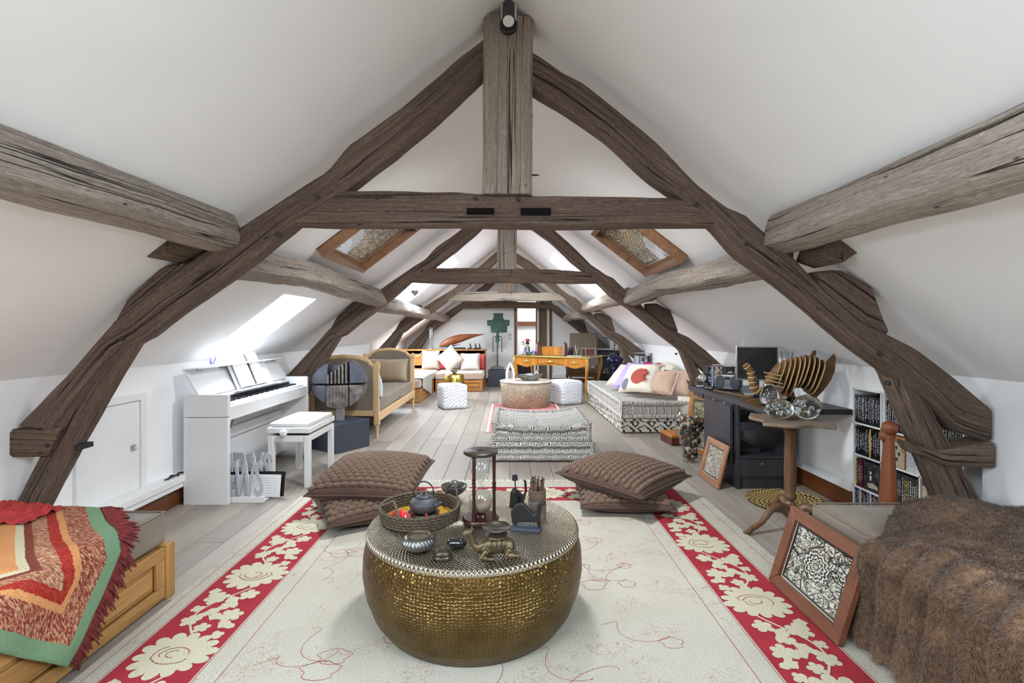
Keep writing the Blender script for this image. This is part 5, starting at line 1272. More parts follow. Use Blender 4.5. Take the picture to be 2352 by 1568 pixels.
b = MB().grid(lambda u, v: Vector((-2.05+.39*u+.015*v, 3.665+.02*math.sin(u*2.2)+.03*u, .018+.185*v-.01*u)), 14, 6); b.build('black_cover', m['black_gloss'], t2, smooth=180, world=True)
# ================================================================== round steel sculpture on a dark plinth
c0 = Vector((-1.717, 5.0, 0)); d1 = Vector((.24, .36, 0)).normalized(); d2 = Vector((-d1.y, d1.x, 0)); ang = math.atan2(d1.y, d1.x)
t = thing('dark_plinth', 'low anthracite plinth under the round metal sculpture', 'plinth', c0, ang)
MB().box(0, .43, 0, .40, 0, .295).build('block', m['anthracite'], t, bevel=.004); MB().box(.10, .33, .06, .32, .295, .308).build('top_plate', m['anthracite'], t, bevel=.002)
sc_ = dp(782, 880, 5.22); t = thing('metal_sculpture', 'round dark metal sculpture of stepped plates on a short post', 'sculpture', Vector((sc_.x, 5.22, .308)), .12)
zc_ = sc_.z-.308; RR = .265
MB().box(-.04, .04, -.03, .03, 0, zc_-.2).build('post', m['steel_brushed'], t, bevel=.002)
def half(name, x0, x1, up, th, R1=RR, gap=.008, mat='pewter', yo=0, xc=0.0, sz=.86):
    pts = []; n = 14; sgn = 1 if up else -1
    for i in range(n+1):
        x_ = x0+(x1-x0)*i/n; pts.append((x_, sgn*(gap+sz*math.sqrt(max(.0004, R1*R1-(x_-xc)**2)))))
    pts = [(x0, sgn*gap)]+pts+[(x1, sgn*gap)]
    MB().prism(pts, -th/2+yo, th/2+yo, m=T(0, 0, zc_)).build(name, m[mat], t, bevel=.008)
plain('gun_metal', srgb(96, 98, 108), .42, .75, var=.2, sc=8, bump=.2, bsc=40); plain('rough_metal', srgb(112, 104, 100), .55, .7, var=.5, sc=18, bump=.6, bsc=50)
half('left_wing', -RR, -.10, True, .26, mat='gun_metal'); half('right_quarter', .11, RR, True, .20, mat='gun_metal', sz=.95)
for k in range(6): 
    h = .08+.022*k; MB().box(-.105+.034*k, -.105+.034*k+.022, -.15+.01*k, .10, .008+zc_, zc_+.01+min(h*1.15, .215)).build('step_plate', m['rough_metal'], t, bevel=.003)
MB().box(-.10, .11, -.02, .10, .01+zc_, .19+zc_).build('dark_core', m['gun_metal'], t, bevel=.003)
half('lower_left', -RR, -.12, False, .22, mat='gun_metal', sz=.80); half('lower_bowl', -.115, .10, False, .26, .255, mat='rough_metal', sz=.92, yo=-.01); half('lower_right', .105, .255, False, .24, .262, mat='rough_metal', sz=.92)
for k in range(7):
    x_ = -.09+.03*k; MB().box(x_, x_+.014, -.148, -.13, zc_-.23+abs(x_)*.35, zc_-.012).build('rib', m['rough_metal'], t, bevel=.003)
# ================================================================== upholstered daybed (pale carved frame)
DY0, DY1, DXa, DXb = 5.77, 7.95, -2.29, -1.475
t = thing('daybed', 'pale carved wood daybed upholstered in taupe velvet', 'daybed', (-1.9, 6.85, 0))
def post(x, y, zt):
    MB().lathe([(.0, 0), (.014, 0), (.017, .012), (.014, .02), (.024, .12), (.028, .135), (.022, .142), (.03, .15)], 14, (x, y, 0)).build('turned_foot', m['beech'], t, smooth=50, world=True)
    MB().box(x-.031, x+.031, y-.031, y+.031, .15, .285).box(x-.024, x+.024, y-.024, y+.024, .285, zt-.06).box(x-.031, x+.031, y-.031, y+.031, zt-.06, zt).build('post', m['beech'], t, world=True, bevel=.004)
    MB().lathe([(.03, zt), (.022, zt+.006), (.026, zt+.012), (.012, zt+.024), (0, zt+.026)], 12, (x, y, 0)).build('finial', m['beech'], t, smooth=50, world=True)
for yy in (DY0, DY1):
    for xx in (DXa+.03, DXb-.03): post(xx, yy, .855)
    xm = (DXa+DXb)/2; hw = (DXb-DXa)/2-.06
    crv = [(-1, .80), (-.97, .835), (-.86, .85), (-.80, .885), (-.5, .925), (0, .94), (.5, .925), (.80, .885), (.86, .85), (.97, .835), (1, .80)]
    top = [(xm+hw*a, z) for a, z in crv]
    MB().prism(top+[(xm+hw, .30), (xm-hw, .30)], yy-.018, yy+.018).build('upholstered_panel', m['velvet_taupe'], t, world=True, bevel=.008)
    out = [(x_, yy, z_-.004) for x_, z_ in top]; MB().tube(lerp_poly(out, 30), .026, 8).build('carved_crest', m['beech'], t, smooth=60, world=True)
    MB().box(xm-hw, xm+hw, yy-.026, yy+.026, .255, .315).build('end_rail', m['beech'], t, world=True, bevel=.004)
    for sx in (-1, 1): MB().box(xm+sx*hw-.012, xm+sx*hw+.012, yy-.024, yy+.024, .31, .80).build('side_moulding', m['beech'], t, world=True, bevel=.004)
for xx in (DXa+.03, DXb-.03): MB().box(xx-.022, xx+.022, DY0+.03, DY1-.03, .185, .275).build('seat_rail', m['beech_y'], t, world=True, bevel=.006)
mattress(t, DXa+.04, DXb-.035, DY0+.03, DY1-.03, .27, .435, m['velvet_taupe'], 'seat_mattress', .03, .01)
def cushion(name, label, w_, h_, th, mat, M_, cat='cushion', group=None, pin=.07, parts=None, seed=0):
    t_ = thing(name, label, cat, M_.to_translation(), 0, group)
    o_ = pillow('cover', w_, h_, th, mat, t_, 18, pin, .006, seed); R_ = M_.to_3x3().to_4x4(); o_.matrix_local = R_
    pp = [R_ @ Vector((lambda q__: (q__[0], q__[1], 0))(pillow_pt(*uv_, w_, h_, th, pin))) for uv_ in [(i/12, 0) for i in range(12)]+[(1, i/12) for i in range(12)]+[(1-i/12, 1) for i in range(12)]+[(0, 1-i/12) for i in range(12)]]
    MB().tube(pp, .004, 5, True).build('piping', mat, t_, smooth=80)
    return t_, R_
def stand(x, y, z, face=0, lean=.25, roll=0):
    """matrix for a cushion standing up, facing -y turned by face, leaning back"""
    return T(x, y, z) @ rzm(face) @ rx(PI/2-lean) @ rzm(roll)
cushion('bolster_cushion', 'long olive velvet cushion at the far end of the daybed', .62, .36, .17, m['velvet_olive'], stand(-1.86, 7.78, .615, 0, .22))
cushion('small_cushion', 'small blue and white striped cushion at the near end of daybed', .34, .34, .12, m['stripe_blue'], stand(-1.60, 6.10, .60, 2.0, .2))
# ================================================================== corner bench at the far left
def bench(label, x0, x1, y0, y1, faces, zt=.235):
    t = thing('corner_bench', label, 'bench', ((x0+x1)/2, (y0+y1)/2, 0))
    MB().box(x0+.02, x1-.02, y0+.03, y1, .01, zt-.005).build('box_base', m['oak_honey_x'], t, world=True)
    for (ax, c, a, b, ow, np_) in faces: panel_run(t, ax, c, a, b, .01, zt, ow, ('oak_honey_x', 'oak_honey_v'), np_, .06)
    return t
bL = bench('oak bench along the left wall beyond the daybed, draped with linen', -2.29, -1.49, 8.51, 11.0, [('y', -1.49, 8.55, 10.1, 1, 2), ('x', 8.51, -2.28, -1.50, -1, 1)])
mattress(bL, -2.28, -1.50, 8.53, 11.0, .238, .39, m['velvet_pinktaupe'], r=.03)
bR = bench('oak bench with taupe mattress against the far wall', -1.47, -.505, 10.1, 10.98, [('x', 10.1, -1.46, -.51, -1, 1), ('y', -.505, 10.13, 10.97, 1, 1)])
mattress(bR, -1.465, -.50, 10.09, 10.97, .238, .385, m['velvet_pinktaupe'], r=.03, seed=3)
t = thing('oak_cabinet', 'panelled oak cabinet forming the back of the corner bench', 'cabinet', (-1.4, 11.2, 0))
MB().box(-2.30, -.49, 11.02, 11.45, 0, .79).build('carcass', m['oak_honey_x'], t, world=True, bevel=.004)
MB().box(-2.32, -.465, 10.985, 11.47, .79, .815).build('top_board', m['oak_honey_x'], t, world=True, bevel=.005)
panel_run(t, 'x', 11.02, -2.28, -.50, .40, .785, -1, ('oak_honey_x', 'oak_honey_v'), 2, .07)
# linen throw on the left bench
b = MB(); 
def lt(u, v):
    s_ = v*.85; y_ = 8.60+1.05*u+.10*math.sin(v*3); 
    if s_ < .42: p_ = Vector((-1.90+s_, y_, .40))
    else: p_ = Vector((-1.475+.012*math.sin(u*30), y_+.25*(s_-.42), .40-(s_-.42)*(.4+.6*u)))
    p_.z += .008*nz(u*9, v*9)+.006; return p_
b.grid(lt, 40, 40); o = b.build('linen_throw', m['linen_grey'], None, smooth=180); sm = o.modifiers.new('solid', 'SOLIDIFY'); sm.thickness = .008; sm.offset = 1
tag(o, 'pale grey linen throw falling from the left bench to the floor', 'throw')
# cushions on the bench
cushion('scatter_cushion', 'beige cushion with a diamond lattice print, leftmost on the far bench', .38, .40, .13, m['diamond_print'], stand(-1.66, 10.82, .60, .05, .2), group='cushions on the far bench')
cushion('scatter_cushion', 'pale streaked cushion balanced on one corner on the far bench', .42, .42, .13, m['stripe_diag'], stand(-1.225, 10.62, .64, 0, .2, .72), group='cushions on the far bench')
cushion('scatter_cushion', 'grey striped cushion half hidden behind the corner-standing cushion', .38, .30, .12, m['stripe_grey'], stand(-1.02, 10.86, .545, 0, .15), group='cushions on the far bench')
cushion('scatter_cushion', 'pale cushion with fine level stripes on the far bench', .40, .36, .13, m['stripe_horiz'], stand(-.80, 10.68, .57, 0, .2), group='cushions on the far bench')
cushion('scatter_cushion', 'red striped cushion at the right end of the far bench', .32, .32, .12, m['stripe_red'], stand(-.63, 10.88, .55, 0, .15), group='cushions on the far bench')
cushion('scatter_cushion', 'small red cushion peeping out at the bench corner', .26, .20, .10, m['red_cloth'], stand(-1.40, 10.86, .49, 0, .15), group='cushions on the far bench')
# things on the backrest shelf
p = Vector((dp(990, 803, 11.15).x, 11.15, .815)); t = thing('tube_lamp', 'clear glass tube lamp with metal core on the oak shelf', 'lamp', p)
MB().lathe([(0, 0), (.062, 0), (.062, .02), (.0, .02)], 24).build('base', m['steel_brushed'], t, smooth=40)
MB().lathe([(.06, .02), (.06, .48), (.057, .48), (.057, .02)], 24).build('glass_tube', m['glass_thin'], t, smooth=60)
MB().cyl((-.018, 0, .02), (-.018, 0, .44), .014, .014, 10).build('core_rod', m['chrome'], t, smooth=60); MB().cyl((.02, .01, .02), (.02, .01, .47), .010, .010, 10).build('core_rod', m['chrome'], t, smooth=60)
c = MB().tube([dp(983, 803, 11.12), dp(970, 808, 11.0), dp(962, 816, 10.98), dp(952, 818, 10.97)], .005, 6).build('lamp_cord', m['cord_white'], t, world=True, smooth=80)
p = Vector((dp(1052, 800, 11.2).x, 11.2, .815)); t = thing('canoe_sculpture', 'long carved wooden canoe-shaped sculpture tilted on a black base', 'sculpture', p)
MB().box(-.24, .16, -.07, .07, 0, .04).build('base', m['black_matt'], t, bevel=.004)
A, B = Vector((-.42, 0, .06)), Vector((.58, 0, .335)); n = 16; vs = []; fs = []
for i in range(n+1):
    u = i/n; c = A.lerp(B, u)+Vector((0, 0, .055*math.sin(PI*u**.8))); r_ = .006+.085*math.sin(PI*min(1, u**.62))**.8*(1 if u < .5 else (1-(u-.5)*1.2))
    for k in range(10): a = 2*PI*k/10; vs.append(c+Vector((-.25*r_*math.cos(a), .55*r_*math.sin(a), r_*math.cos(a))))
fs = [(i*10+k, i*10+(k+1) % 10, (i+1)*10+(k+1) % 10, (i+1)*10+k) for i in range(n) for k in range(10)]+[tuple(range(10)), tuple(n*10+k for k in range(10))]
MB().add(vs, fs).build('hull', m['teak'], t, smooth=60)
MB().prism([(-.42, .05), (-.18, .04), (.10, .12), (-.12, .09)], -.03, .03).build('keel_rest', m['black_matt'], t, bevel=.004)
for k, (px_, lab) in enumerate(((1080, 'leftmost of three small dark cat figurines on the oak shelf'), (1092, 'middle of three small dark cat figurines on the oak shelf'), (1101, 'rightmost of three small dark cat figurines on the oak shelf'))):
    p = Vector((dp(px_, 803, 11.1).x, 11.1, .815)); t = thing('cat_figurine', lab, 'figurine', p, 0, 'dark cat figurines')
    remesh(MB().ball((-.02, 0, .014), (.055, .03, .014), 12, 6).tube([(.01, 0, .01), (.012, 0, .06), (.0, 0, .09)], [.024, .018, .012], 8).ball((0, 0, .105), .017, 10, 6).tube([(-.011, 0, .112), (-.016, 0, .14)], [.006, .004], 6).tube([(.011, 0, .112), (.016, 0, .14)], [.006, .004], 6).build('body', m['iron'], t, smooth=180), .006)
# ================================================================== green totem figure on its cube
p = fl(1142, 889); t = thing('black_cube', 'dark blue-black cube plinth under the green metal figure', 'plinth', (p.x-.0, 11.1, 0))
MB().box(-.20, .20, -.17, .2, 0, .365).build('block', m['anthracite'], t, bevel=.004); cz = .365
t = thing('totem_figure', 'tall green patinated metal figure with block head and thin arms', 'sculpture', (p.x, 11.1, cz))
g = m['verdigris']; k_ = 11.1/F_PX
def G(px_, py_): return ((px_-1143)*k_, CAM_H+(CY-py_)*k_-cz)
MB().prism([G(1129, 848), G(1128, 843), G(1135, 840), G(1152, 840), G(1158, 843), G(1156, 848)], -.06, .06).build('foot_block', m['pewter'], t, bevel=.01)
MB().cyl((0, 0, .03), (0, 0, G(0, 775)[1]), .016, .016, 12).build('leg_rod', g, t, smooth=60)
MB().prism([G(1138, 781), G(1139, 776), G(1141, 763), G(1147, 763), G(1147, 776), G(1149, 781), G(1146, 786), G(1140, 786)], -.025, .025).build('waist', g, t, bevel=.004)
MB().prism([G(1119, 735), G(1171, 734), G(1171, 748), G(1166, 748), G(1165, 763), G(1129, 764), G(1127, 748), G(1120, 748)], -.035, .035).build('torso', g, t, bevel=.008)
MB().prism([G(1134, 719), G(1156, 719), G(1156, 732), G(1134, 732)], -.035, .035).build('head', g, t, bevel=.006)
MB().prism([G(1132, 731), G(1158, 731), G(1158, 735), G(1132, 735)], -.045, .045).build('collar', g, t, bevel=.004)
for (a, b, r_) in ((1145, 726, .022), (1146, 751, .02)): X_, Z_ = G(a, b); MB().lathe([(r_, -.002), (r_, .006), (r_*.6, .006), (r_*.5, 0)], 16, (X_, -.035, Z_), Matrix.Rotation(PI/2, 3, 'X')).build('eye_ring', g, t, smooth=40)
for sx, a in ((-1, 1129), (1, 1162)): X_, Z_ = G(a, 741); MB().tube([(X_-.035+.07*i/8, -.037, Z_-.012*math.sin(PI*i/8)) for i in range(9)], .006, 6).build('lid_line', m['pewter'], t, smooth=80)
for sx in (-1, 1):
    x1 = .097*sx; z0, z1 = G(0, 773)[1], G(0, 806)[1]
    am = MB().tube([(0, 0, z0), (x1*.9, 0, z0), (x1, 0, z0-.03), (x1, 0, z1)], .009, 8).build('arm', g, t, smooth=60)
    MB().tube([(x1, 0, z1+.01), (x1-.02, 0, z1-.02)], .007, 6).tube([(x1, 0, z1+.01), (x1+.02, 0, z1-.02)], .007, 6).build('claw', g, am)
# ================================================================== zebra poufs, gold stool, drum table
def pouf(label, corner, d, s_, h):
    ang = math.atan2(d[1], d[0]); t = thing('zebra_pouf', label, 'pouf', corner, ang, 'zebra print cube poufs')
    b = mattress(t, 0, s_, 0, s_, 0, h, m['zebra'], 'cover', .035, .006); 
    return t
def pouf(label, corner, ang, s_, h):
    t = thing('zebra_pouf', label, 'pouf', corner, ang, 'zebra print cube poufs')
    BASE_t = BASE[t]; BASE[t] = Matrix.Identity(4); mattress(t, 0, s_, 0, s_, 0.002, h, m['zebra'], 'cover', .04, .006)
    MB().tube([(0.02, .01, h-.02), (s_/2, .004, h-.015), (s_-.02, .01, h-.02)], .004, 6).build('seam', m['zebra'], t, smooth=80); BASE[t] = BASE_t
pouf('zebra print cube pouf standing before the gold stool', fl(1019, 942), .42, .40, .385)
pouf('zebra print cube pouf right of the speckled drum table', fl(1291, 932), .50, .43, .40)
p = Vector((dp(1044, 0, 9.0).x, 9.0, 0)); t = thing('gold_stool', 'hammered gold drum stool in front of the corner bench', 'stool', p)
plain('gold_polished', srgb(214, 186, 96), .25, 1.0, var=.15, sc=14, bump=.25, bsc=30)
MB().lathe([(0, 0), (.155, 0), (.165, .01), (.185, .12), (.19, .22), (.18, .36), (.165, .44), (.155, .45), (0, .452)], 40).build('drum', m['gold_polished'], t, smooth=50)
t = thing('small_bowl', 'small dark metal bowl on the gold stool', 'bowl', p+Vector((-.005, 0, .453)))
MB().lathe([(0, 0), (.04, 0), (.045, .008), (.02, .02), (.05, .035), (.058, .06), (.05, .058), (.02, .035), (0, .03)], 24).build('bowl', m['pewter'], t, smooth=50)
p = Vector((.30, 8.22, .0)); t = thing('drum_table', 'round speckled snakeskin drum table with pale top', 'table', p+Vector((0, 0, .006)))
MB().lathe([(.385, 0), (.39, .004), (.424, .395), (.42, .40)], 72).build('drum', m['snakeskin'], t, smooth=50)
MB().lathe([(.43, .396), (.434, .402), (.432, .408), (.426, .411), (0, .411)], 72).build('top', m['snake_top'], t, smooth=40)
q_ = Vector((dp(1172, 0, 8.1).x, 8.1, .418)); t = thing('quartz_arch', 'white and dark pointed stone arch ornament on the drum table', 'ornament', q_)
for sx in (-1, 1): MB().tube([(.055*sx, 0, .0), (.058*sx, 0, .12), (.04*sx, 0, .20), (.0, 0, .30)], [.018, .02, .022, .008], 7).build('arm', m['quartz'], t, smooth=60)
MB().box(-.075, .075, -.04, .04, 0, .012).build('base', m['quartz'], t, bevel=.004); MB().ball((0, 0, .19), (.018, .015, .03), 8, 6).build('dark_drop', m['bronze_dark'], t, smooth=180)
q_ = Vector((dp(1217, 0, 8.18).x, 8.18, .418)); t = thing('wavy_dish', 'grey metal dish with a wavy rim on the drum table', 'dish', q_)
b = MB(); b.grid(lambda u, v: Vector(((lambda r_: (r_*math.cos(2*PI*u), r_*.55*math.sin(2*PI*u), .0+.10*v**1.3*(1+.12*math.sin(2*PI*u*5)*v)))(.10+.115*v*(1+.08*math.sin(2*PI*u*6))))), 60, 8, True); b.add([(.1*math.cos(2*PI*i/20), .055*math.sin(2*PI*i/20), 0) for i in range(20)], [tuple(range(20))])
o = b.build('dish', m['pewter'], t, smooth=60); sm = o.modifiers.new('solid', 'SOLIDIFY'); sm.thickness = .008
t = thing('rabbit_figurine', 'small silvery animal figure standing in the wavy dish', 'figurine', q_+Vector((.09, 0, .015)))
remesh(MB().ball((0, 0, .05), (.03, .025, .045), 10, 8).ball((.01, 0, .11), .022, 10, 6).tube([(.015, 0, .12), (.02, 0, .165)], [.008, .005], 6).tube([(-.02, 0, .02), (-.07, 0, .06)], [.03, .02], 8).ball((.04, 0, .10), .018, 8, 6).build('body', m['chrome'], t, smooth=180), .006)
# small persian rug under the drum table
t = thing('persian_rug', 'small pink-red patterned rug under the drum table', 'rug', (.28, 7.1, 0))
MB().box(-.27, .82, 6.05, 8.40, .001, .006).build('field', m['persian'], t, world=True); 
b = MB(); b.box(-.262, -.235, 6.06, 8.39, .006, .0068).box(.785, .812, 6.06, 8.39, .006, .0068); b.build('pale_edge', m['linen_pink'], t, world=True)
# ================================================================== stacked floor mattresses (ottoman)
def french_mattress(name, label, x0, x1, y0, y1, z0, h, mat, sag=0.0, tufts=(4, 2), group=None, roll=.03, sub=26, bow=0.0, seed=0, wob=1.0):
    t = thing(name, label, 'mattress', ((x0+x1)/2, (y0+y1)/2, z0), 0, group)
    W, D = x1-x0, y1-y0; n = sub; vs = []; fs = []
    def topz(u, v):
        e = min(u, 1-u)*W; f_ = min(v, 1-v)*D; ed = min(e, f_)
        z_ = h-sag*math.sin(PI*u)**.8*(.62+.38*math.sin(PI*v)); 
        if tufts[0]:
            tu = abs(math.sin(PI*u*tufts[0])); tv = abs(math.sin(PI*v*tufts[1])); z_ += -.018+.026*(tu*tv)**.5 if ed > .07 else 0
        z_ += .006*nz(u*9, v*9, seed)
        return z_
    def side(u): return .008*math.sin(u*60+seed)+.008*nz(u*14, seed)
    b = MB()
    b.grid(lambda u, v: Vector(((u-.5)*W, (v-.5)*D, topz(u, v))), n, n)
    def wall(fn, nm):
        b.grid(fn, n, 8)
    def bulge(v): return .014*math.sin(PI*v)-.012*(math.exp(-((v-.33)/.05)**2)+math.exp(-((v-.68)/.05)**2))*wob
    b.grid(lambda u, v: Vector(((u-.5)*W, -.5*D-bulge(v)-side(u)*.6-bow*math.sin(PI*u), topz(u, 0)*v)), n, 10)
    b.grid(lambda u, v: Vector(((u-.5)*W, .5*D+bulge(v), topz(u, 1)*v)), n, 10)
    b.grid(lambda u, v: Vector((-.5*W-bulge(v)-side(u)*.6, (u-.5)*D, topz(0, u)*v)), n, 10)
    b.grid(lambda u, v: Vector((.5*W+bulge(v)+side(u)*.6, (u-.5)*D, topz(1, u)*v)), n, 10)
    b.add([(-W/2, -D/2, 0), (W/2, -D/2, 0), (W/2, D/2, 0), (-W/2, D/2, 0)], [(0, 3, 2, 1)])
    b.build('cover', mat, t, smooth=180)
    def edge(zf):
        P = []
        for (a0, a1) in (((0, 0), (1, 0)), ((1, 0), (1, 1)), ((1, 1), (0, 1)), ((0, 1), (0, 0))):
            for i in range(24): u = a0[0]+(a1[0]-a0[0])*i/24; v = a0[1]+(a1[1]-a0[1])*i/24; P.append(Vector(((u-.5)*W*1.01, (v-.5)*D*1.01-(bow*math.sin(PI*u) if v == 0 else 0), zf(u, v)))+Vector((nz(i*.5, seed, 1), nz(i*.5, seed, 2), nz(i*.6, seed, 3)))*.007)
        return P
    MB().tube(edge(lambda u, v: topz(u, v)-.012), [roll*(1+.15*math.sin(i*1.9)) for i in range(96)], 8, True).build('top_roll', mat, t, smooth=80)
    MB().tube(edge(lambda u, v: roll*.95), [roll*.9*(1+.12*math.sin(i*1.7)) for i in range(96)], 8, True).build('bottom_roll', mat, t, smooth=80)
    for sx in (-1, 1):
        for sy in (-1, 1): MB().tube([(sx*W/2*1.012, sy*D/2*1.012, .02), (sx*W/2*1.03, sy*D/2*1.02, h*.5), (sx*W/2*1.012, sy*D/2*1.012, h+.012)], [roll*.9, roll*.7, roll*1.1], 8).build('corner_roll', mat, t, smooth=80)
    if tufts[0] and sag:
        for i in range(1, tufts[0]):
            for j in range(1, tufts[1]+1):
                u, v = i/tufts[0], (j-.0)/(tufts[1]+.0)
                if v < .95: MB().ball(((u-.5)*W, (v-.5)*D, topz(u, v)+.002), (.012, .012, .006), 8, 5).build('tuft_button', mat, t, smooth=180)
    return t
french_mattress('floor_mattress', 'lower black and white zigzag floor mattress of the ottoman stack', -.135, .785, 4.72, 5.66, .008, .165, m['chevron'], 0, (0, 0), 'zigzag floor mattresses', .028, seed=1)
french_mattress('floor_mattress', 'upper black and white zigzag floor mattress, tufted and sagging', -.115, .755, 4.74, 5.66, .178, .175, m['chevron'], .062, (4, 3), 'zigzag floor mattresses', .032, seed=2)
# ================================================================== mattress sofa on the right
french_mattress('sofa_mattress', 'lower sofa mattress with bold black diamond border, right side', 1.385, 2.30, 6.05, 8.42, .005, .165, m['kilim_diamond'], 0, (0, 0), None, .022, seed=4, wob=.2)
french_mattress('sofa_mattress', 'upper sofa mattress with fine grey woven bands, right side', 1.375, 2.30, 6.03, 8.42, .172, .205, m['kilim_stripe'], .012, (0, 0), None, .03, seed=5, wob=.4)
zt = .385
o, R_ = cushion('back_cushion', 'large cream back cushion leaning on the right wall behind the sofa', .95, .40, .20, m['linen_cream'], T(2.16, 7.15, zt+.17) @ rzm(-PI/2) @ rx(PI/2-.4))
MB().tube([(2.24, 6.70, zt+.33), (2.25, 7.1, zt+.36), (2.24, 7.6, zt+.33)], [.04, .05, .04], 10).build('rolled_edge', m['linen_cream'], o, world=True, smooth=80)
def lean_sofa(x, y, h, face=-1.0, lean=.80, roll=0.0): return T(x, y, zt+.055+h/2*math.cos(lean)) @ rzm(face) @ rx(PI/2-lean) @ rzm(roll)
cushion('sofa_cushion', 'plain pale pink cushion, farthest on the sofa', .44, .44, .14, m['linen_pink'], lean_sofa(1.68, 7.20, .44, -1.0, .85), group='sofa cushions')
o, R_ = cushion('sofa_cushion', 'lilac cushion with magenta edge on the sofa', .46, .46, .15, m['lilac'], lean_sofa(1.72, 6.90, .46, -1.0, .75), group='sofa cushions')
MB().prism([(-.20, .19), (.21, .205), (.215, .225), (-.21, .215)], -.012, .012, 'z', R_).build('magenta_edge', m['magenta'], o)
cushion('sofa_cushion', 'magenta cushion standing behind the lilac one', .34, .34, .12, m['magenta'], lean_sofa(2.0, 7.12, .42, -1.1, .45), group='sofa cushions')
o, R_ = cushion('sofa_cushion', 'white cushion with a big rust disc and tassels on the sofa', .52, .46, .16, m['linen_cream'], lean_sofa(1.74, 6.56, .46, -.9, .72, .1), group='sofa cushions')
def applique(n, fx, fy, r_, mat, name, sq=1.0):
    b = MB(); vs = [];
    for i in range(n): a = 2*PI*i/n; vs.append((fx+r_*math.cos(a), fy+r_*sq*math.sin(a)))
    def lift(x_, y_): 
        a, b_ = 2*x_/.52, 2*y_/.46; return .08*max(0, (1-a*a)*(1-b_*b_))**.42+.004
    rings = []
    for k in range(5):
        rings.append([Vector((fx+(x_-fx)*k/4, fy+(y_-fy)*k/4, lift(fx+(x_-fx)*k/4, fy+(y_-fy)*k/4))) for x_, y_ in vs])
    for k in range(4): b.add([R_ @ v_ for v_ in rings[k]+rings[k+1]], [(i, (i+1) % n, n+(i+1) % n, n+i) for i in range(n)])
    return b.build(name, mat, o, smooth=180)
applique(24, .02, -.02, .11, m['rust_cloth'], 'rust_disc', 1.1); applique(14, -.16, -.13, .05, m['grey_blue'], 'grey_patch', 1.6)
tb_ = MB()
for k in range(12): a = R_ @ Vector((.10+.02*math.sin(k), -.10+.016*k, .085)); tb_.tube([a, a+R_ @ Vector((.03, -.008, .012)), a+R_ @ Vector((.045, -.02, .0))], [.006, .008, .004], 5)
tb_.build('rust_tassels', m['rust_cloth'], o, smooth=80)
tb_ = MB()
for k in range(10): a = R_ @ Vector((.13+.012*k, .19-.006*k, .03)); tb_.tube([a, a+R_ @ Vector((.02, .02, .02)), a+R_ @ Vector((.03, .03, .0))], [.008, .011, .005], 5)
tb_.build('grey_tassels', m['linen_grey'], o, smooth=80)
o, R_ = cushion('sofa_cushion', 'blush cushion with a pink fringed edge on the sofa', .42, .36, .15, m['linen_blush'], lean_sofa(1.93, 6.36, .36, -.75, .7), group='sofa cushions')
tb_ = MB()
for k in range(26): a = R_ @ Vector((.195, -.17+.0132*k, .012)); tb_.tube([a, a+R_ @ Vector((.025, .004*math.sin(k*2), .012)), a+R_ @ Vector((.03, -.008, -.006))], [.005, .008, .004], 5)
tb_.build('pink_fringe', m['linen_pink'], o, smooth=80)
cushion('sofa_cushion', 'plain blush cushion nearest the black desk on the sofa', .40, .36, .15, m['linen_blush'], lean_sofa(2.12, 6.30, .36, -.7, .65), group='sofa cushions')
cushion('sofa_cushion', 'pale print cushion behind the black desk end on the sofa', .30, .24, .10, m['linen_cream'], T(2.20, 6.02, zt-.06) @ rzm(-.4) @ rx(PI/2-.25), group='sofa cushions')
SPN = {'spine_black': 'black', 'spine_grey': 'dark grey', 'spine_yellow': 'yellow-lettered', 'spine_white': 'white', 'spine_red': 'red', 'spine_maroon': 'maroon', 'spine_blue': 'blue', 'spine_orange': 'orange', 'spine_lime': 'lime'}
# ================================================================== writing bureau at the far end
BA = math.radians(28); BO = Vector((1.42, 8.75, 0)); cB, sB = math.cos(BA), math.sin(BA)
t = thing('writing_bureau', 'ornate honey-coloured writing bureau with gilt mounts and curved legs', 'desk', BO, -BA)
BW, BD, BZ = 1.50, .80, .77
def scal(x0, x1, zt, zs, zm, n=12):
    """apron outline hanging from zt; zs at the ends, zm in the middle"""
    return [(x0, zt)]+[(x0+(x1-x0)*i/n, zs+(zm-zs)*(.5-.5*math.cos(2*PI*i/n))) for i in range(n+1)]+[(x1, zt)]
for nm, x0, x1, zs, zm in (('drawer', -BW+.06, -.99, .60, .555), ('drawer', -.985, -.48, .625, .645), ('drawer', -.475, -.06, .60, .555)):
    d = MB().prism(scal(x0, x1, .735, zs, zm), .012, .03).build(nm, m['marquetry'], t, bevel=.004)
    xm_ = (x0+x1)/2; gz_ = .67 if x1-x0 > .49 else .665
    h = MB().tube([(xm_-.07, -.002, gz_+.015), (xm_-.05, -.008, gz_-.012), (xm_-.02, -.012, gz_-.004), (xm_, -.012, gz_-.018), (xm_+.02, -.012, gz_-.004), (xm_+.05, -.008, gz_-.012), (xm_+.07, -.002, gz_+.015)], .007, 6).ball((xm_, -.004, gz_+.004), (.025, .008, .018), 10, 6)
    h.build('gilt_handle', m['gilt'], d, smooth=80)
MB().box(-BW+.05, -.05, .03, BD-.04, .60, .735).build('carcass', m['marquetry'], t)
for xx in (-BW+.045, -.062): MB().prism([(.04, .735), (.04, .60), (.2, .575), (BD/2, .60), (BD-.2, .575), (BD-.04, .60), (BD-.04, .735)], xx, xx+.02, 'x').build('side_apron', m['marquetry_side'], t, bevel=.004)
tp = []
for i in range(48):
    u = i/48*4; e = int(u); f_ = u-e; wv = .012*math.sin(f_*PI*3)
    tp.append([(-BW+BW*f_, -.015+wv), (.015-wv, BD*f_), (-BW*f_, BD+.015-wv), (-BW-.015+wv, BD*(1-f_))][e])
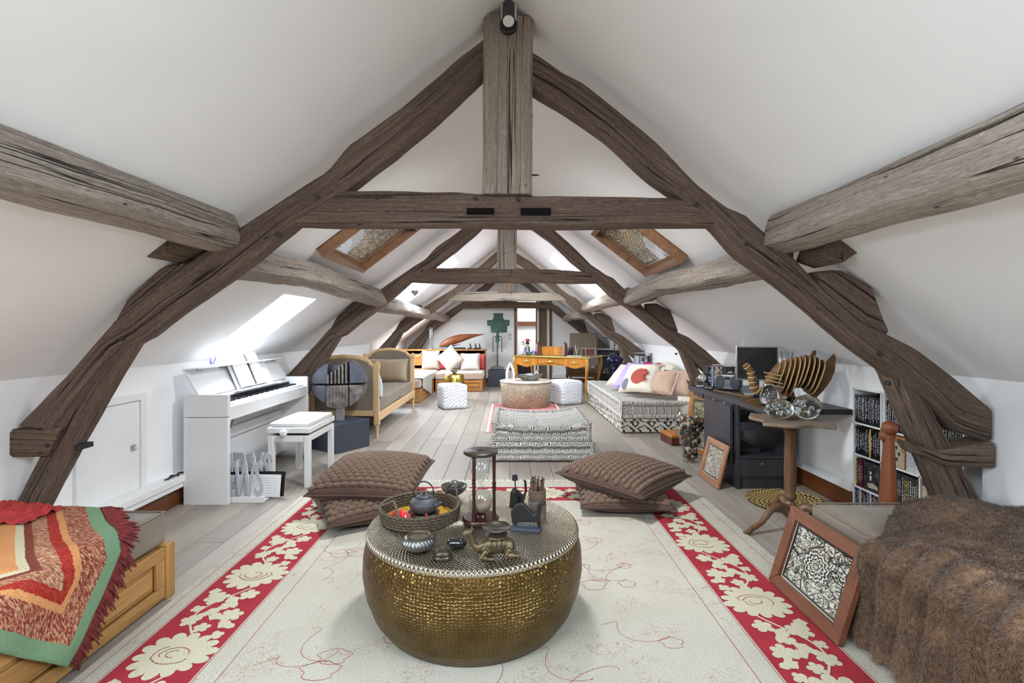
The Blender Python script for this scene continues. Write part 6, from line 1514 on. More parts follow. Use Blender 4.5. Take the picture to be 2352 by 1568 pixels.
MB().prism(tp, .738, .765, 'z').build('gilt_edge', m['gilt'], t, bevel=.006); MB().prism([((x_+BW/2)*.94-BW/2, (y_-BD/2)*.9+BD/2) for x_, y_ in tp], .76, BZ, 'z').build('leather_top', m['green_leather'], t)
for lx, sx in ((-BW+.06, -1), (-.06, 1)):
    for ly, sy in ((.05, -1), (BD-.05, 1)):
        lg = MB().tube(lerp_poly([(lx, ly, .73), (lx+.014*sx, ly+.014*sy, .62), (lx+.01*sx, ly+.01*sy, .50), (lx-.012*sx, ly-.012*sy, .30), (lx-.014*sx, ly-.014*sy, .14), (lx+.012*sx, ly+.01*sy, .02), (lx+.018*sx, ly+.014*sy, 0)], 20), [.045-.026*min(1, i/13) for i in range(21)], 8).build('cabriole_leg', m['marquetry'], t, smooth=60)
        MB().tube([(lx+.026*sx, ly+.03*sy, .73), (lx+.042*sx, ly+.042*sy, .64), (lx+.036*sx, ly+.034*sy, .53), (lx+.012*sx, ly+.012*sy, .42)], [.02, .018, .013, .004], 6).build('gilt_mount', m['gilt'], lg, smooth=80)
        MB().tube([(lx-.002*sx, ly, .09), (lx+.016*sx, ly+.012*sy, .0)], [.016, .022], 8).build('gilt_foot', m['gilt'], lg, smooth=60)
def desk_at(px, ly):
    k = (px-CX)/F_PX; x = (k*(BO.y+ly*cB)-BO.x-ly*sB)/(cB+k*sB)
    return BO+Vector((x*cB+ly*sB, -x*sB+ly*cB, BZ))
for px_, lab in ((1236, 'left of the two dark red stone obelisks on the bureau'), (1298, 'right of the two dark red stone obelisks on the bureau')):
    t = thing('obelisk', lab, 'obelisk', desk_at(px_, .22), .5, 'obelisks on the bureau')
    MB().taper((0, 0, 0), .105, .105, (0, 0, .22), .05, .05).build('shaft', m['obelisk_red'], t, bevel=.003); MB().taper((0, 0, .22), .05, .05, (0, 0, .255), .004, .004).build('tip', m['obelisk_red'], t)
t = thing('letter_box', 'inlaid honey wood letter box between the obelisks', 'box', desk_at(1268, .34), -BA)
MB().box(-.18, .24, -.08, .10, 0, .145).build('body', m['marquetry'], t, bevel=.003); MB().box(-.185, .245, -.085, .105, .145, .16).build('lid', m['marquetry'], t, bevel=.004); MB().box(.10, .112, -.083, -.078, 0, .145).build('inlay_strip', m['beech'], t)
t = thing('pen_cup', 'black pen cup on the bureau, crammed with dark pens', 'pen cup', desk_at(1311, .26))
MB().lathe([(0, 0), (.036, 0), (.045, .095), (.042, .095), (.034, .006), (0, .006)], 24).build('cup', m['black_gloss'], t, smooth=50)
for k in range(9): a = k*.7; MB().cyl((.018*math.cos(a), .018*math.sin(a), .01), (.042*math.cos(a), .042*math.sin(a), .13+.015*(k % 3)), .005, .005, 6).build('pen', m['black_matt'], t)
t = thing('pen_cup', 'clear pen cup on the bureau with orange and white pens', 'pen cup', desk_at(1326, .30))
MB().lathe([(0, 0), (.034, 0), (.036, .095), (.033, .095), (.031, .004), (0, .004)], 24).build('cup', m['glass_thin'], t, smooth=50)
for k, mm in enumerate(('rust_cloth', 'cord_white', 'verdigris', 'cord_white', 'grey_blue', 'bamboo')): a = k*1.05; MB().cyl((.015*math.cos(a), .015*math.sin(a), .006), (.034*math.cos(a), .030*math.sin(a), .13+.022*(k % 4)), .006, .006, 6).build('pen', m[mm], t)
for k, px_ in enumerate((1313, 1328)):
    o = MB().box(-.07, .07, -.045, .045, 0, .014).build('note_tray', m['white_gloss'], None, bevel=.003); place(o, desk_at(px_, .10+.02*k), (0, 0, -BA)); tag(o, ('left' if k == 0 else 'right')+' small white note tray at the front edge of the bureau', 'tray', 'white note trays')
t = thing('rosewood_box', 'small dark rosewood box with pale edging on the bureau', 'box', desk_at(1354, .42), -BA)
MB().box(-.13, .13, -.07, .07, .003, .135).build('body', m['rosewood'], t, bevel=.002)
eb = MB()
for xx in (-.132, -.055, .126): eb.box(xx, xx+.008, -.075, -.068, 0, .14)
eb.box(-.135, .135, -.075, -.068, .134, .142).box(-.135, .135, -.075, .075, 0, .004); eb.build('pale_edging', m['steel_brushed'], t)
t = thing('hat_figurine', 'cream and black pair of hatted figures on the bureau', 'figurine', desk_at(1205, .30))
for k, (dx_, mm) in enumerate(((-.035, 'quartz'), (.055, 'ebony'))):
    f_ = remesh(MB().ball((dx_, 0, .09), (.048, .04, .10), 12, 8).ball((dx_, 0, .215), (.036, .034, .045), 12, 8).build('figure', m[mm], t, smooth=180), .008)
    MB().lathe([(0, .262), (.07, .258), (.074, .262), (.04, .272), (.034, .30), (0, .306)], 20, (dx_, 0, 0)).build('hat', m['linen_cream' if k == 0 else 'red_cloth'], t, smooth=60)
for k in range(4): MB().box(.03+.012*k, .036+.012*k, -.045, -.035, .05, .20).build('white_stripe', m['white_gloss'], t)
t = thing('glass_flower', 'violet blown glass flower with a green heart on the bureau', 'ornament', desk_at(1217, .14))
for k in range(7):
    a = k*2*PI/7; MB().tube([(0, 0, .02), (.06*math.cos(a), .05*math.sin(a), .05), (.115*math.cos(a), .08*math.sin(a), .075+.02*math.sin(k*2))], [.02, .03, .006], 8, flat=.4).build('petal', m['violet'], t, smooth=80)
MB().ball((-.01, -.03, .035), (.035, .03, .035), 12, 8).build('green_heart', m['leaf_green'], t, smooth=180)
# armchair behind the bureau
t = thing('armchair', 'brown upholstered armchair with a tall square back behind the bureau', 'armchair', (1.52, 10.22, 0), -.25)
MB().box(-.29, .29, .24, .32, .62, 1.18).build('backrest', m['velvet_brown'], t, bevel=.02, seg=3); mattress_l = BASE[t]; BASE[t] = Matrix.Identity(4)
mattress(t, -.30, .30, -.28, .26, .36, .50, m['velvet_brown'], 'seat', .04, .006); BASE[t] = mattress_l
MB().box(-.30, .30, -.28, .26, .31, .37).build('seat_rail', m['walnut'], t, bevel=.006)
for sx in (-1, 1):
    MB().tube([(.27*sx, -.25, .34), (.275*sx, -.25, .15), (.27*sx, -.27, 0)], [.024, .019, .014], 8).build('leg', m['walnut'], t, smooth=60); MB().tube([(.27*sx, .28, .64), (.27*sx, .28, .3), (.27*sx, .31, 0)], [.022, .022, .016], 8).build('leg', m['walnut'], t, smooth=60)
    MB().tube([(.29*sx, .26, .72), (.30*sx, .0, .70), (.31*sx, -.22, .67), (.30*sx, -.19, .58), (.28*sx, -.22, .40)], [.02, .022, .024, .018, .02], 8).build('arm', m['walnut'], t, smooth=60)
# dark cabinet, reading lamp, side table with torso
t = thing('black_cabinet', 'black cabinet with a lifted lid in the far right corner', 'cabinet', (2.08, 10.75, 0))
MB().box(-.20, .22, -.25, .25, 0, .80).build('body', m['black_matt'], t, bevel=.004); MB().box(-.22, .23, -.26, .26, .82, .85).build('lid', m['steel_brushed'], t, bevel=.004); MB().tube([(-.16, -.27, .72), (.0, -.30, .70), (.12, -.27, .76)], .008, 6).build('bar_handle', m['steel_brushed'], t, smooth=80)
t = thing('reading_lamp', 'black disc-headed reading lamp standing near the far right corner', 'lamp', (2.16, 10.15, 0))
MB().lathe([(0, 0), (.10, 0), (.10, .012), (.012, .02), (.009, .05)], 20).build('foot', m['black_matt'], t, smooth=50); MB().tube([(0, 0, .04), (0, 0, 1.0), (-.06, 0, 1.09), (-.14, 0, 1.10)], .008, 8).build('stem', m['black_matt'], t, smooth=60); MB().lathe([(0, 1.10), (.085, 1.09), (.09, 1.085), (.08, 1.08), (0, 1.085)], 24, (-.17, 0, 0)).build('disc_shade', m['black_matt'], t, smooth=60)
t = thing('side_table', 'small black pedestal side table beside the bureau', 'table', (1.92, 9.10, 0))
MB().box(-.20, .20, -.16, .16, .455, .475).build('top', m['black_matt'], t, bevel=.004); MB().lathe([(.02, 0.02), (.018, .36), (.05, .455)], 12).build('stem', m['black_matt'], t, smooth=60); MB().lathe([(0, 0), (.14, 0), (.14, .015), (.02, .03), (0, .03)], 24).build('foot', m['black_matt'], t, smooth=50)
MB().tube([(-.19, -.1, .475), (-.17, -.1, .54), (-.13, -.1, .55), (-.12, -.1, .475)], .006, 6).build('ring_handle', m['steel_brushed'], t, smooth=80)
t = thing('torso_bust', 'blue-bronze female torso sculpture on the black side table', 'sculpture', (1.945, 9.10, .475))
remesh(MB().ball((0, 0, .06), (.085, .06, .07), 14, 10).ball((0, 0, .14), (.09, .06, .09), 14, 10).ball((-.045, -.035, .21), (.055, .05, .055), 12, 8).ball((.045, -.035, .21), (.055, .05, .055), 12, 8).ball((0, 0, .25), (.11, .055, .06), 14, 8).tube([(-.08, 0, .27), (-.12, .0, .22), (-.125, .0, .15)], [.045, .04, .03], 10).tube([(.08, 0, .27), (.12, .0, .22), (.125, .0, .15)], [.045, .04, .03], 10).tube([(0, 0, .28), (-.02, 0, .35)], [.04, .032], 10).lathe([(0, 0), (.07, 0), (.07, .02), (0, .02)], 16).build('torso', m['blue_bronze'], t, smooth=180), .007)
# disc tower at the sofa's far corner
t = thing('media_tower', 'clear tower of film boxes standing on the sofa corner', 'media rack', (2.215, 8.26, .39))
MB().box(-.125, .125, -.08, .08, 0, .012).build('foot', m['steel_brushed'], t); 
for xx in (-.125, .117): MB().box(xx, xx+.008, -.08, .08, .012, .47).build('side', m['glass_thin'], t)
MB().box(-.13, .13, -.085, .085, .47, .478).build('top', m['steel_brushed'], t)
def case_obj(name, x0, x1, y0, y1, z0, z1, mat, parent, front, cov, uvax='x'):
    o_ = MB().box(x0, x1, y0, y1, z0, z1).build(name, mat, parent, bevel=.001)
    b_ = MB().add([(x0+.006, y0-.0012, z0+.006), (x1-.006, y0-.0012, z0+.006), (x1-.006, y0-.0012, z1-.006), (x0+.006, y0-.0012, z1-.006)], [(0, 1, 2, 3)]); c_ = b_.build('cover_print', m[cov], o_ if parent is None else parent); uvq(c_); return o_
for (z0, cov, lab, tx, col) in ((.24, 'cover_grey', 'upper', 'GRIP', 'cord_white'), (.02, 'cover_dark', 'lower', 'DEMO', 'cord_white')):
    t2 = thing('film_box', lab+' grey film box set in the clear tower on the sofa', 'film box', (2.215, 8.26, .39+z0), 0, 'film boxes in the tower')
    case_obj('box', -.062, .075, -.07, .07, 0, .19, m['black_gloss'], t2, None, cov)
    text('title', tx, .045, .0004, m[col], t2, T(.006, -.0722, .085 if z0 > .1 else .13) @ rx(PI/2)); MB().box(-.11, -.066, -.07, .07, 0, .19).build('side_case', m['spine_white'], t2, bevel=.001); MB().box(.078, .112, -.07, .07, 0, .19).build('side_case', m['black_gloss'], t2, bevel=.001)
    if z0 > .1: MB().prism([(-.02, .10), (-.012, .135), (-.022, .142), (-.01, .148), (-.006, .162), (.012, .162), (.016, .148), (.03, .142), (.018, .135), (.026, .10)], -.0724, -.0716).build('figure_print', m['black_matt'], t2)
    else: MB().box(-.05, .065, -.0722, -.0716, .105, .15).build('title_band', m['rust_cloth'], t2)
# ================================================================== black desk on the right
t = thing('black_desk', 'black media desk with open shelves standing along the right wall', 'desk', (2.0, 4.2, 0))
kb = m['ash_black']
def kbx(name, x0, x1, y0, y1, z0, z1, mat=kb): return MB().box(x0, x1, y0, y1, z0, z1).build(name, mat, t, world=True, bevel=.002)
kbx('top', 1.765, 2.355, 3.42, 4.90, .662, .700)
kbx('side_left', 1.787, 1.81, 3.90, 4.56, .0, .662); kbx('side_right', 2.15, 2.175, 3.90, 4.56, .0, .662)
kbx('shelf', 1.81, 2.15, 3.905, 4.55, .455, .52); kbx('shelf', 1.81, 2.15, 3.905, 4.55, .235, .258)
kbx('drawer', 1.812, 2.148, 3.90, 4.54, .10, .232); kbx('plinth', 1.80, 2.16, 3.92, 4.55, 0, .098)
lk = MB().lathe([(0, 0), (.008, 0), (.008, .004), (0, .004)], 12, (1.98, 3.90, .2), Matrix.Rotation(PI/2, 3, 'X')).build('lock', m['chrome'], t, world=True, smooth=40)
kbx('sliding_panel', 1.748, 1.772, 3.94, 4.46, .185, .645); kbx('rail', 1.772, 1.79, 3.95, 4.5, .60, .66); kbx('leg_panel', 2.20, 2.225, 4.3, 4.85, 0, .662); kbx('bracket', 1.86, 2.0, 3.58, 3.62, .60, .662); kbx('corner_block', 1.80, 1.86, 4.62, 4.86, .61, .662)
for yy in (4.05, 4.25): kbx('door_clip', 1.752, 1.768, yy, yy+.05, .645, .652, m['chrome'])
t2 = thing('set_top_box', 'flat black player box on the lower shelf of the black desk', 'player', (1.90, 4.2, .2605)); MB().box(-.08, .12, -.2, .16, 0, .035).build('body', m['black_matt'], t2, bevel=.003); MB().box(-.02, .02, -.202, -.199, .012, .02).build('display', m['screen'], t2)
ZD = .7005
# monitor
p = dp(1738, 835, 4.10); t = thing('monitor', 'flat screen monitor on the black desk, reflecting the room', 'monitor', (p.x, 4.10, ZD), -.30)
MB().box(-.155, .155, -.012, .03, .135, .405).build('housing', m['black_matt'], t, bevel=.006); MB().box(-.158, .158, -.018, -.010, .13, .41).build('bezel', m['steel_brushed'], t, bevel=.003)
o = MB().add([(-.146, -.0195, .142), (.146, -.0195, .142), (.146, -.0195, .398), (-.146, -.0195, .398)], [(0, 1, 2, 3)]).build('screen', m['screen'], t); uvq(o)
MB().box(-.02, .02, .0, .025, .01, .15).build('neck', m['black_matt'], t, bevel=.003); MB().box(-.10, .10, -.07, .09, 0, .012).build('foot', m['black_gloss'], t, bevel=.005); MB().cyl((-.10, .03, .40), (-.092, .03, .47), .0018, .001, 6).build('aerial', m['steel_brushed'], t)
# radio
t = thing('radio', 'black and grey stereo radio with two round speakers on desk', 'radio', (1.965, 4.47, ZD), -.62)
MB().box(-.10, .10, -.0, .15, .006, .145).build('body', m['black_matt'], t, bevel=.035, seg=5); MB().box(-.10, .10, -.012, .02, .004, .147).build('face', m['pewter'], t, bevel=.03, seg=5)
for sx in (-1, 1): MB().lathe([(.05, 0), (.05, .004), (.044, .006), (.042, .002), (0, .004)], 24, (.062*sx, -.010, .075), Matrix.Rotation(PI/2, 3, 'X') @ Matrix.Diagonal((.78, 1.25, 1))).build('speaker', m['anthracite'], t, smooth=40)
MB().box(-.022, .022, -.0165, -.011, .098, .122).build('display', m['screen'], t)
for i in range(3):
    for j in range(3): MB().lathe([(0, 0), (.0042, 0), (.0036, .004), (0, .004)], 8, (-.014+.014*i, -.012, .038+.018*j), Matrix.Rotation(PI/2, 3, 'X')).build('button', m['black_matt'], t, smooth=40)
# clear rack of films on the desk
t = thing('desk_media_rack', 'clear rack behind the radio holding coloured film cases', 'media rack', (2.06, 4.80, ZD))
MB().box(-.17, .17, -.07, .07, 0, .006).build('floor_plate', m['glass_thin'], t); MB().box(-.17, .17, -.07, .07, .205, .211).build('top_plate', m['glass_thin'], t)
for xx in (-.17, -.0, .164): MB().box(xx, xx+.006, -.07, .07, .006, .205).build('divider', m['glass_thin'], t)
cols = ['spine_black', 'spine_blue', 'spine_white', 'spine_blue', 'spine_orange', 'spine_white', 'spine_maroon', 'spine_white']
def case(name_lab, group, loc, mat, ax='y', th=.0145, h=.19, d=.135, front=-1):
    key = (mat, ax, th, h)
    if key not in CASE:
        b_ = MB()
        if ax == 'y': b_.box(0, d, -th/2+.0004, th/2-.0004, 0, h)
        else: b_.box(-th/2+.0004, th/2-.0004, 0, d, 0, h)
        me_ = b_.mesh('film_case'); me_.materials.append(m[mat]); CASE[key] = me_
    o_ = bpy.data.objects.new('film_case', CASE[key]); COL.objects.link(o_); o_.location = loc; return tag(o_, name_lab, 'film case', group)
CASE = {}
for k, c_ in enumerate(cols): case('%s film case, %s from left in the clear rack on the black desk' % (SPN[c_], ORD[k]), 'film cases in the desk rack', Vector((1.905+.0165*k, 4.74, ZD+.007)), c_, 'x', .0145, .185, .12)
for k, cv in enumerate(('cover_dark', 'cover_grey')):
    t2 = thing('film_box', ('dark' if k == 0 else 'grey-green')+' film box facing out of the clear desk rack', 'film box', (2.105+.068*k, 4.80, ZD+.007)); case_obj('box', -.03, .033, -.06, .06, 0, .185, m['black_gloss'], t2, None, cv)
    text('title', 'BRADY' if False else '', .01, .0002, m['cord_white'], t2, T(0, -.0615, .12) @ rx(PI/2)) if False else None
    for q__ in range(3): MB().box(-.024, .022-.01*q__, -.0622, -.0614, .13-.022*q__, .140-.022*q__).build('title_line', m['paper' if q__ < 2 else 'linen_pink'], t2)
# chrome globe spot and mouse
p = Vector((1.872, 4.80, ZD)); t = thing('globe_spot', 'chrome globe desk spot lamp in a bracket at the desk end', 'lamp', p, -.4)
MB().ball((0, 0, .082), .046, 20, 12).build('globe', m['chrome'], t, smooth=180)
for k, r_ in enumerate((.032, .02)): MB().lathe([(r_, 0), (r_, .004), (r_-.006, .004), (r_-.006, 0)], 24, (0, -.038-.005*k, .084), Matrix.Rotation(PI/2, 3, 'X')).build('lens_ring', m['steel_brushed'], t, smooth=60)
MB().tube([(-.06, 0, .004), (-.058, 0, .085)], .004, 6).tube([(.06, 0, .004), (.058, 0, .085)], .004, 6).tube([(-.06, 0, .004), (0, -.01, .004), (.06, 0, .004)], .004, 6).tube([(-.058, 0, .083), (.058, 0, .083)], .003, 6).tube([(0, -.01, .004), (0, -.04, .006), (.02, -.05, .01), (.01, -.01, .04)], .004, 6).build('bracket', m['chrome'], t, smooth=80)
o = MB().ball((0, 0, .014), (.028, .05, .016), 14, 8).build('mouse', m['pewter'], None, smooth=180); place(o, (1.835, 4.56, ZD), (0, 0, .4)); tag(o, 'grey computer mouse near the chrome globe lamp', 'mouse')
# long wooden paddle lying on the desk
a, b_ = fl(1637, 898, .70), fl(1722, 914, .70); d_ = (b_-a); L_ = d_.length
o = MB().prism([(0, -.006), (.02, -.016), (L_*.6, -.02), (L_*.8, -.03), (L_*.9, -.014), (L_, -.022), (L_, .022), (L_*.9, .014), (L_*.8, .02), (.02, .012), (0, .006)], 0, .014, 'z').build('wooden_paddle', m['ply'], None, bevel=.004); place(o, (a.x+.012, a.y, ZD), (0, 0, math.atan2(d_.y, d_.x))); tag(o, 'long flat wooden paddle lying along the desk edge', 'paddle')
# ================================================================== sliced plywood elephant head
EY = 3.50
t = thing('elephant_head', 'sliced plywood elephant head with raised trunk on black desk', 'sculpture', (1.93, EY, ZD))
dpt = Vector((.25, .968, 0))
def plate(name, top, bot, wd, th=.008, p=2.6, sk=0.0, mat='ply', yo=0.0):
    A_, B_ = dp(*top, EY+yo), dp(*bot, EY+yo); c = (A_+B_)/2; h = (A_-B_)/2; nn = h.cross(dpt).normalized(); vs = []
    n = 22
    for s_ in (-1, 1):
        for i in range(n):
            a = 2*PI*i/n; ca, sa = math.cos(a), math.sin(a)
            vs.append(c+h*math.copysign(abs(ca)**(2/p), ca)+dpt*wd*math.copysign(abs(sa)**(2/p), sa)+nn*th/2*s_)
    b_ = MB().add(vs, [tuple(range(n)), tuple(range(2*n-1, n-1, -1))]+[(i, (i+1) % n, n+(i+1) % n, n+i) for i in range(n)]); b_.mi = [0, 0]+[1]*n
    return b_.build(name, [m[mat], m['ply_edge']], t, world=True)
sl = [((1790, 832), (1771, 881), .055), ((1802, 826), (1780, 886), .07), ((1813, 822), (1788, 903), .085), ((1823, 820), (1796, 906), .095), ((1833, 819), (1809, 908), .105), ((1844, 817), (1820, 892), .11), ((1854, 815), (1829, 890), .115), ((1865, 816), (1842, 892), .115), ((1876, 820), (1850, 900), .115), ((1889, 826), (1857, 906), .11)]
for (a, b_, w_) in sl: plate('slice', a, b_, w_)
core = [dp(1772, 872, EY), dp(1790, 852, EY), dp(1815, 848, EY), dp(1845, 846, EY), dp(1880, 848, EY)]
MB().tube(lerp_poly(core, 12), [.03, .035, .045, .055, .06, .065, .065, .065, .065, .06, .055, .05, .045], 10).build('core', m['ply'], t, world=True, smooth=60)
def flatpoly(name, pts, y0, y1, mat='ply'):
    return MB().prism([(dp(a, b_, EY).x, dp(a, b_, EY).z) for a, b_ in pts], EY+y0, EY+y1).build(name, m[mat], t, world=True, bevel=.002)
flatpoly('ear', [(1868, 916), (1856, 904), (1874, 872), (1890, 834), (1902, 822), (1912, 812), (1916, 822), (1914, 850), (1905, 872), (1888, 896)], -.02, -.008)
flatpoly('ear', [(1872, 905), (1880, 850), (1884, 830), (1894, 808), (1900, 806), (1902, 812), (1895, 832), (1890, 880)], .13, .142)
flatpoly('crest', [(1850, 818), (1856, 808), (1860, 818)], -.05, -.042); flatpoly('crest', [(1838, 820), (1842, 812), (1846, 819)], -.05, -.042)
# trunk
trk = [dp(a, b_, EY-.02) for a, b_ in ((1711, 838), (1722, 848), (1727, 862), (1728, 878), (1733, 893), (1744, 902), (1756, 896), (1768, 878), (1782, 858))]
P_ = lerp_poly(trk, 24); MB().tube(P_, [.024]*6+[.026]*6+[.028]*6+[.032, .036, .04, .044, .046, .045, .04], 10, flat=.9).build('trunk', m['ply'], t, world=True, smooth=60)
for k in (1, 4, 6, 8, 10, 12, 14, 16, 18): 
    d_ = (P_[min(24, k+1)]-P_[k-1]).normalized()*.003; MB().tube([P_[k]-d_, P_[k]+d_], .0265+.0004*k, 12, flat=.92).build('trunk_ring', m['ply_edge'], t, world=True)
for k in range(4): MB().tube([dp(1757+3*(3-k)-2, 882-9*k, EY-.10), dp(1795-2*k+4, 893-9*k-3, EY-.10)], .005, 6).build('tusk_rib', m['ply_edge'], t, world=True)
for yo in (-.06, .05): flatpoly('foot_board', [(1710, 917), (1722, 929), (1745, 934.5), (1790, 935), (1850, 934.5), (1872, 918), (1862, 908), (1840, 920), (1790, 921), (1750, 920), (1725, 913)], yo, yo+.012)
flatpoly('prop', [(1800, 925), (1806, 895), (1818, 895), (1824, 925)], -.03, -.02)
# reed diffuser behind the elephant
t = thing('reed_diffuser', 'reed diffuser bottle with black sticks behind the plywood elephant', 'diffuser', (2.22, 3.98, ZD))
MB().lathe([(0, 0), (.035, 0), (.036, .07), (.014, .09), (.014, .105), (.011, .105), (.011, .088), (.032, .068), (.032, .004), (0, .004)], 24).build('bottle', m['glass'], t, smooth=50); MB().lathe([(.0362, .02), (.0365, .055)], 24).build('red_label', m['red_cloth'], t, smooth=60)
for k in range(6): a = k*1.05; MB().cyl((.006*math.cos(a), .006*math.sin(a), .01), (.05*math.cos(a), .03*math.sin(a), .37), .002, .002, 5).build('reed', m['black_matt'], t)
# ================================================================== tilt-top pedestal table with glass globes
c = Vector((1.783, 3.16, 0)); ra = -.15; t = thing('pedestal_table', 'small wooden tripod table with a serpentine top holding glass globes', 'table', c, ra)
pt = []
for e in range(4):
    for i in range(14):
        f_ = i/14; w_ = .022*math.sin(f_*PI*3-PI/2)*(1 if True else 0)+.012; a = e*PI/2
        x_, y_ = -.195+.39*f_, -.21-w_+.02; pt.append((x_*math.cos(a)-y_*math.sin(a), x_*math.sin(a)+y_*math.cos(a)))
ZT = .68
MB().prism(pt, ZT-.022, ZT, 'z').build('top', m['walnut_top'], t, bevel=.006)
MB().lathe([(.028, .14), (.034, .15), (.022, .165), (.036, .185), (.038, .20), (.030, .215), (.034, .24), (.036, .36), (.032, .48), (.028, .58), (.036, .60), (.040, .612), (.034, .62), (.045, .655), (.05, .658)], 20).build('column', m['walnut'], t, smooth=50)
MB().lathe([(0, .05), (.022, .055), (.034, .07), (.036, .14), (.03, .145)], 16).build('hub', m['walnut'], t, smooth=50)
for k in range(3):
    a = math.radians(201)-ra+k*2*PI/3; d_ = Vector((math.cos(a), math.sin(a), 0)); P_ = [d_*.03+Vector((0, 0, .10)), d_*.09+Vector((0, 0, .145)), d_*.16+Vector((0, 0, .13)), d_*.24+Vector((0, 0, .06)), d_*.31+Vector((0, 0, .035)), d_*.36+Vector((0, 0, .014)), d_*.375+Vector((0, 0, .014))]
    MB().tube(lerp_poly(P_, 16), [.030, .030, .029, .027, .025, .023, .021, .020, .019, .018, .017, .016, .016, .016, .016, .015, .013], 8).build('cabriole_leg', m['walnut'], t, smooth=60)
def globe(label, px_, py_, r, sq=(1, 1, 1), bub=0, mat='glass', seed=0):
    p_ = fl(px_, py_, ZT); t_ = thing('glass_globe', label, 'glass globe', (p_.x, p_.y, ZT), 0, 'glass globes on the tripod table')
    rr_ = Vector(sq)*r; MB().ball((0, 0, rr_.z+.0005), tuple(rr_), 32, 20).build('glass_body', m[mat], t_, smooth=180); q = random.Random(seed)
    for k in range(bub):
        a, b_ = q.random()*6.28, q.random()**.5*.62; MB().ball((rr_.x*b_*math.cos(a), rr_.y*b_*math.sin(a), rr_.z*(.75+.6*q.random())), q.uniform(.005, .011), 8, 6).build('bubble', m['bubble'], t_, smooth=180)
globe('flattened glass globe full of bubbles, front left of tripod table', 1790, 962, .082, (1, 1, .78), 16, 'glass_green', 3)
globe('clear egg-shaped glass globe standing at the back left', 1768, 948, .062, (1, 1, 1.65), 3, 'glass', 4)
globe('greenish glass globe at the front right of tripod table', 1852, 963, .078, (1, 1, .98), 5, 'glass_green', 5)
globe('bubbled glass globe at the back, between the other three', 1820, 945, .055, (1, 1, .9), 5, 'glass', 6)
# woven tray mat under the tripod
o = MB().lathe([(0, .003), (.24, .003), (.262, .012), (.27, .02), (.262, .018), (.24, .008), (0, .008)], 48, sy=.95).build('woven_mat', m['woven_mat'], None, smooth=60); place(o, (2.0, 3.60, 0), (0, 0, .4)); tag(o, 'round yellow and black woven tray lying under the tripod table', 'tray')
# ================================================================== film niche in the right wall
t = thing('media_shelf', 'white shelf grid of film cases set into the right wall', 'shelf', (XR+.07, 2.97, 0))
ROWS = [.002, .187, .404, .617]; wp = m['white_paint']
for z in (.175, .392, .605): MB().box(XR-.004, XR+.16, NY0, NY1, z, z+.011).build('shelf_board', wp, t, world=True)
for yy in (NY1-.006, 3.176, 3.148, 2.878, 2.60): MB().box(XR-.004, XR+.16, yy-.004, yy+.004, 0.0, .845).build('upright', wp, t, world=True)
MB().box(XR-.004, XR+.16, NY0, NY1, .838, .849).build('top_board', wp, t, world=True); MB().box(XR+.16, XR+.17, NY0, NY1, 0, .849).build('back_board', m['black_matt'], t, world=True)
cells = [(3.424, 3.182), (3.142, 2.884), (2.872, 2.606)]; rown = ['bottom', 'third', 'second', 'top']; coln = ['far', 'middle', 'near']
def fill(ci, ri, y0, y1, cols, h=.19):
    y_ = y0-.008; k = 0
    while y_ > y1+.008:
        case('%s film case, %s from left, %s row, %s column of wall shelf' % (SPN[cols[k % len(cols)]], ORD[k], rown[ri], coln[ci]), 'film cases, %s row %s column' % (rown[ri], coln[ci]), Vector((XR+.002+.004*rg.random(), y_, ROWS[ri])), cols[k % len(cols)], 'y', .0145, min(h, .185 if ri else .17)); y_ -= .0152; k += 1
fill(0, 3, *cells[0], ['spine_black', 'spine_black', 'spine_grey', 'spine_black', 'spine_grey', 'spine_grey']); fill(0, 2, *cells[0], ['spine_black']*9+['spine_orange']+['spine_black']*6)
fill(0, 1, 3.424, 3.345, ['spine_lime', 'spine_black', 'spine_maroon', 'spine_red', 'spine_maroon']); fill(0, 0, *cells[0], ['spine_black', 'spine_black', 'spine_blue', 'spine_white', 'spine_black', 'spine_red'])
fill(1, 3, *cells[1], ['spine_black', 'spine_grey']); fill(1, 2, 2.985, 2.884, ['spine_white']); fill(1, 1, *cells[1], ['spine_grey', 'spine_grey', 'spine_grey', 'spine_yellow', 'spine_yellow', 'spine_yellow']); fill(2, 3, *cells[2], ['spine_black']); fill(2, 2, *cells[2], ['spine_white', 'spine_black'])
def poster_box(label, y0, y1, z0, z1, cov, edge):
    t_ = thing('film_box', label, 'film box', (XR+.004, (y0+y1)/2, z0)); Yh = (y1-y0)/2
    MB().box(0, .13, -Yh, Yh, 0, z1-z0).build('box', m[edge], t_, bevel=.001)
    o_ = MB().add([(-.0012, Yh-.003, .004), (-.0012, -Yh+.003, .004), (-.0012, -Yh+.003, z1-z0-.004), (-.0012, Yh-.003, z1-z0-.004)], [(0, 1, 2, 3)]).build('cover_print', m[cov], t_); uvq(o_); return t_
def face_print(t_, y, z, s_, skin='linen_blush', hair='black_matt', x=-.0022):
    Rm = Matrix.Rotation(-PI/2, 3, 'Y')
    MB().prism([(y+s_*.42*math.cos(a), z+s_*.55*math.sin(a)) for a in [2*PI*i/14 for i in range(14)]], x, x+.0008, 'x').build('face_print', m[skin], t_)
    MB().prism([(y+s_*.46*math.cos(a), z+s_*.12+s_*.5*math.sin(a)) for a in [PI*i/10 for i in range(11)]], x-.0006, x, 'x').build('hair_print', m[hair], t_)
tp_ = poster_box('dark boxed film set showing a man in a suit on its cover', 3.188, 3.338, ROWS[1], ROWS[1]+.19, 'cover_dark', 'black_gloss')
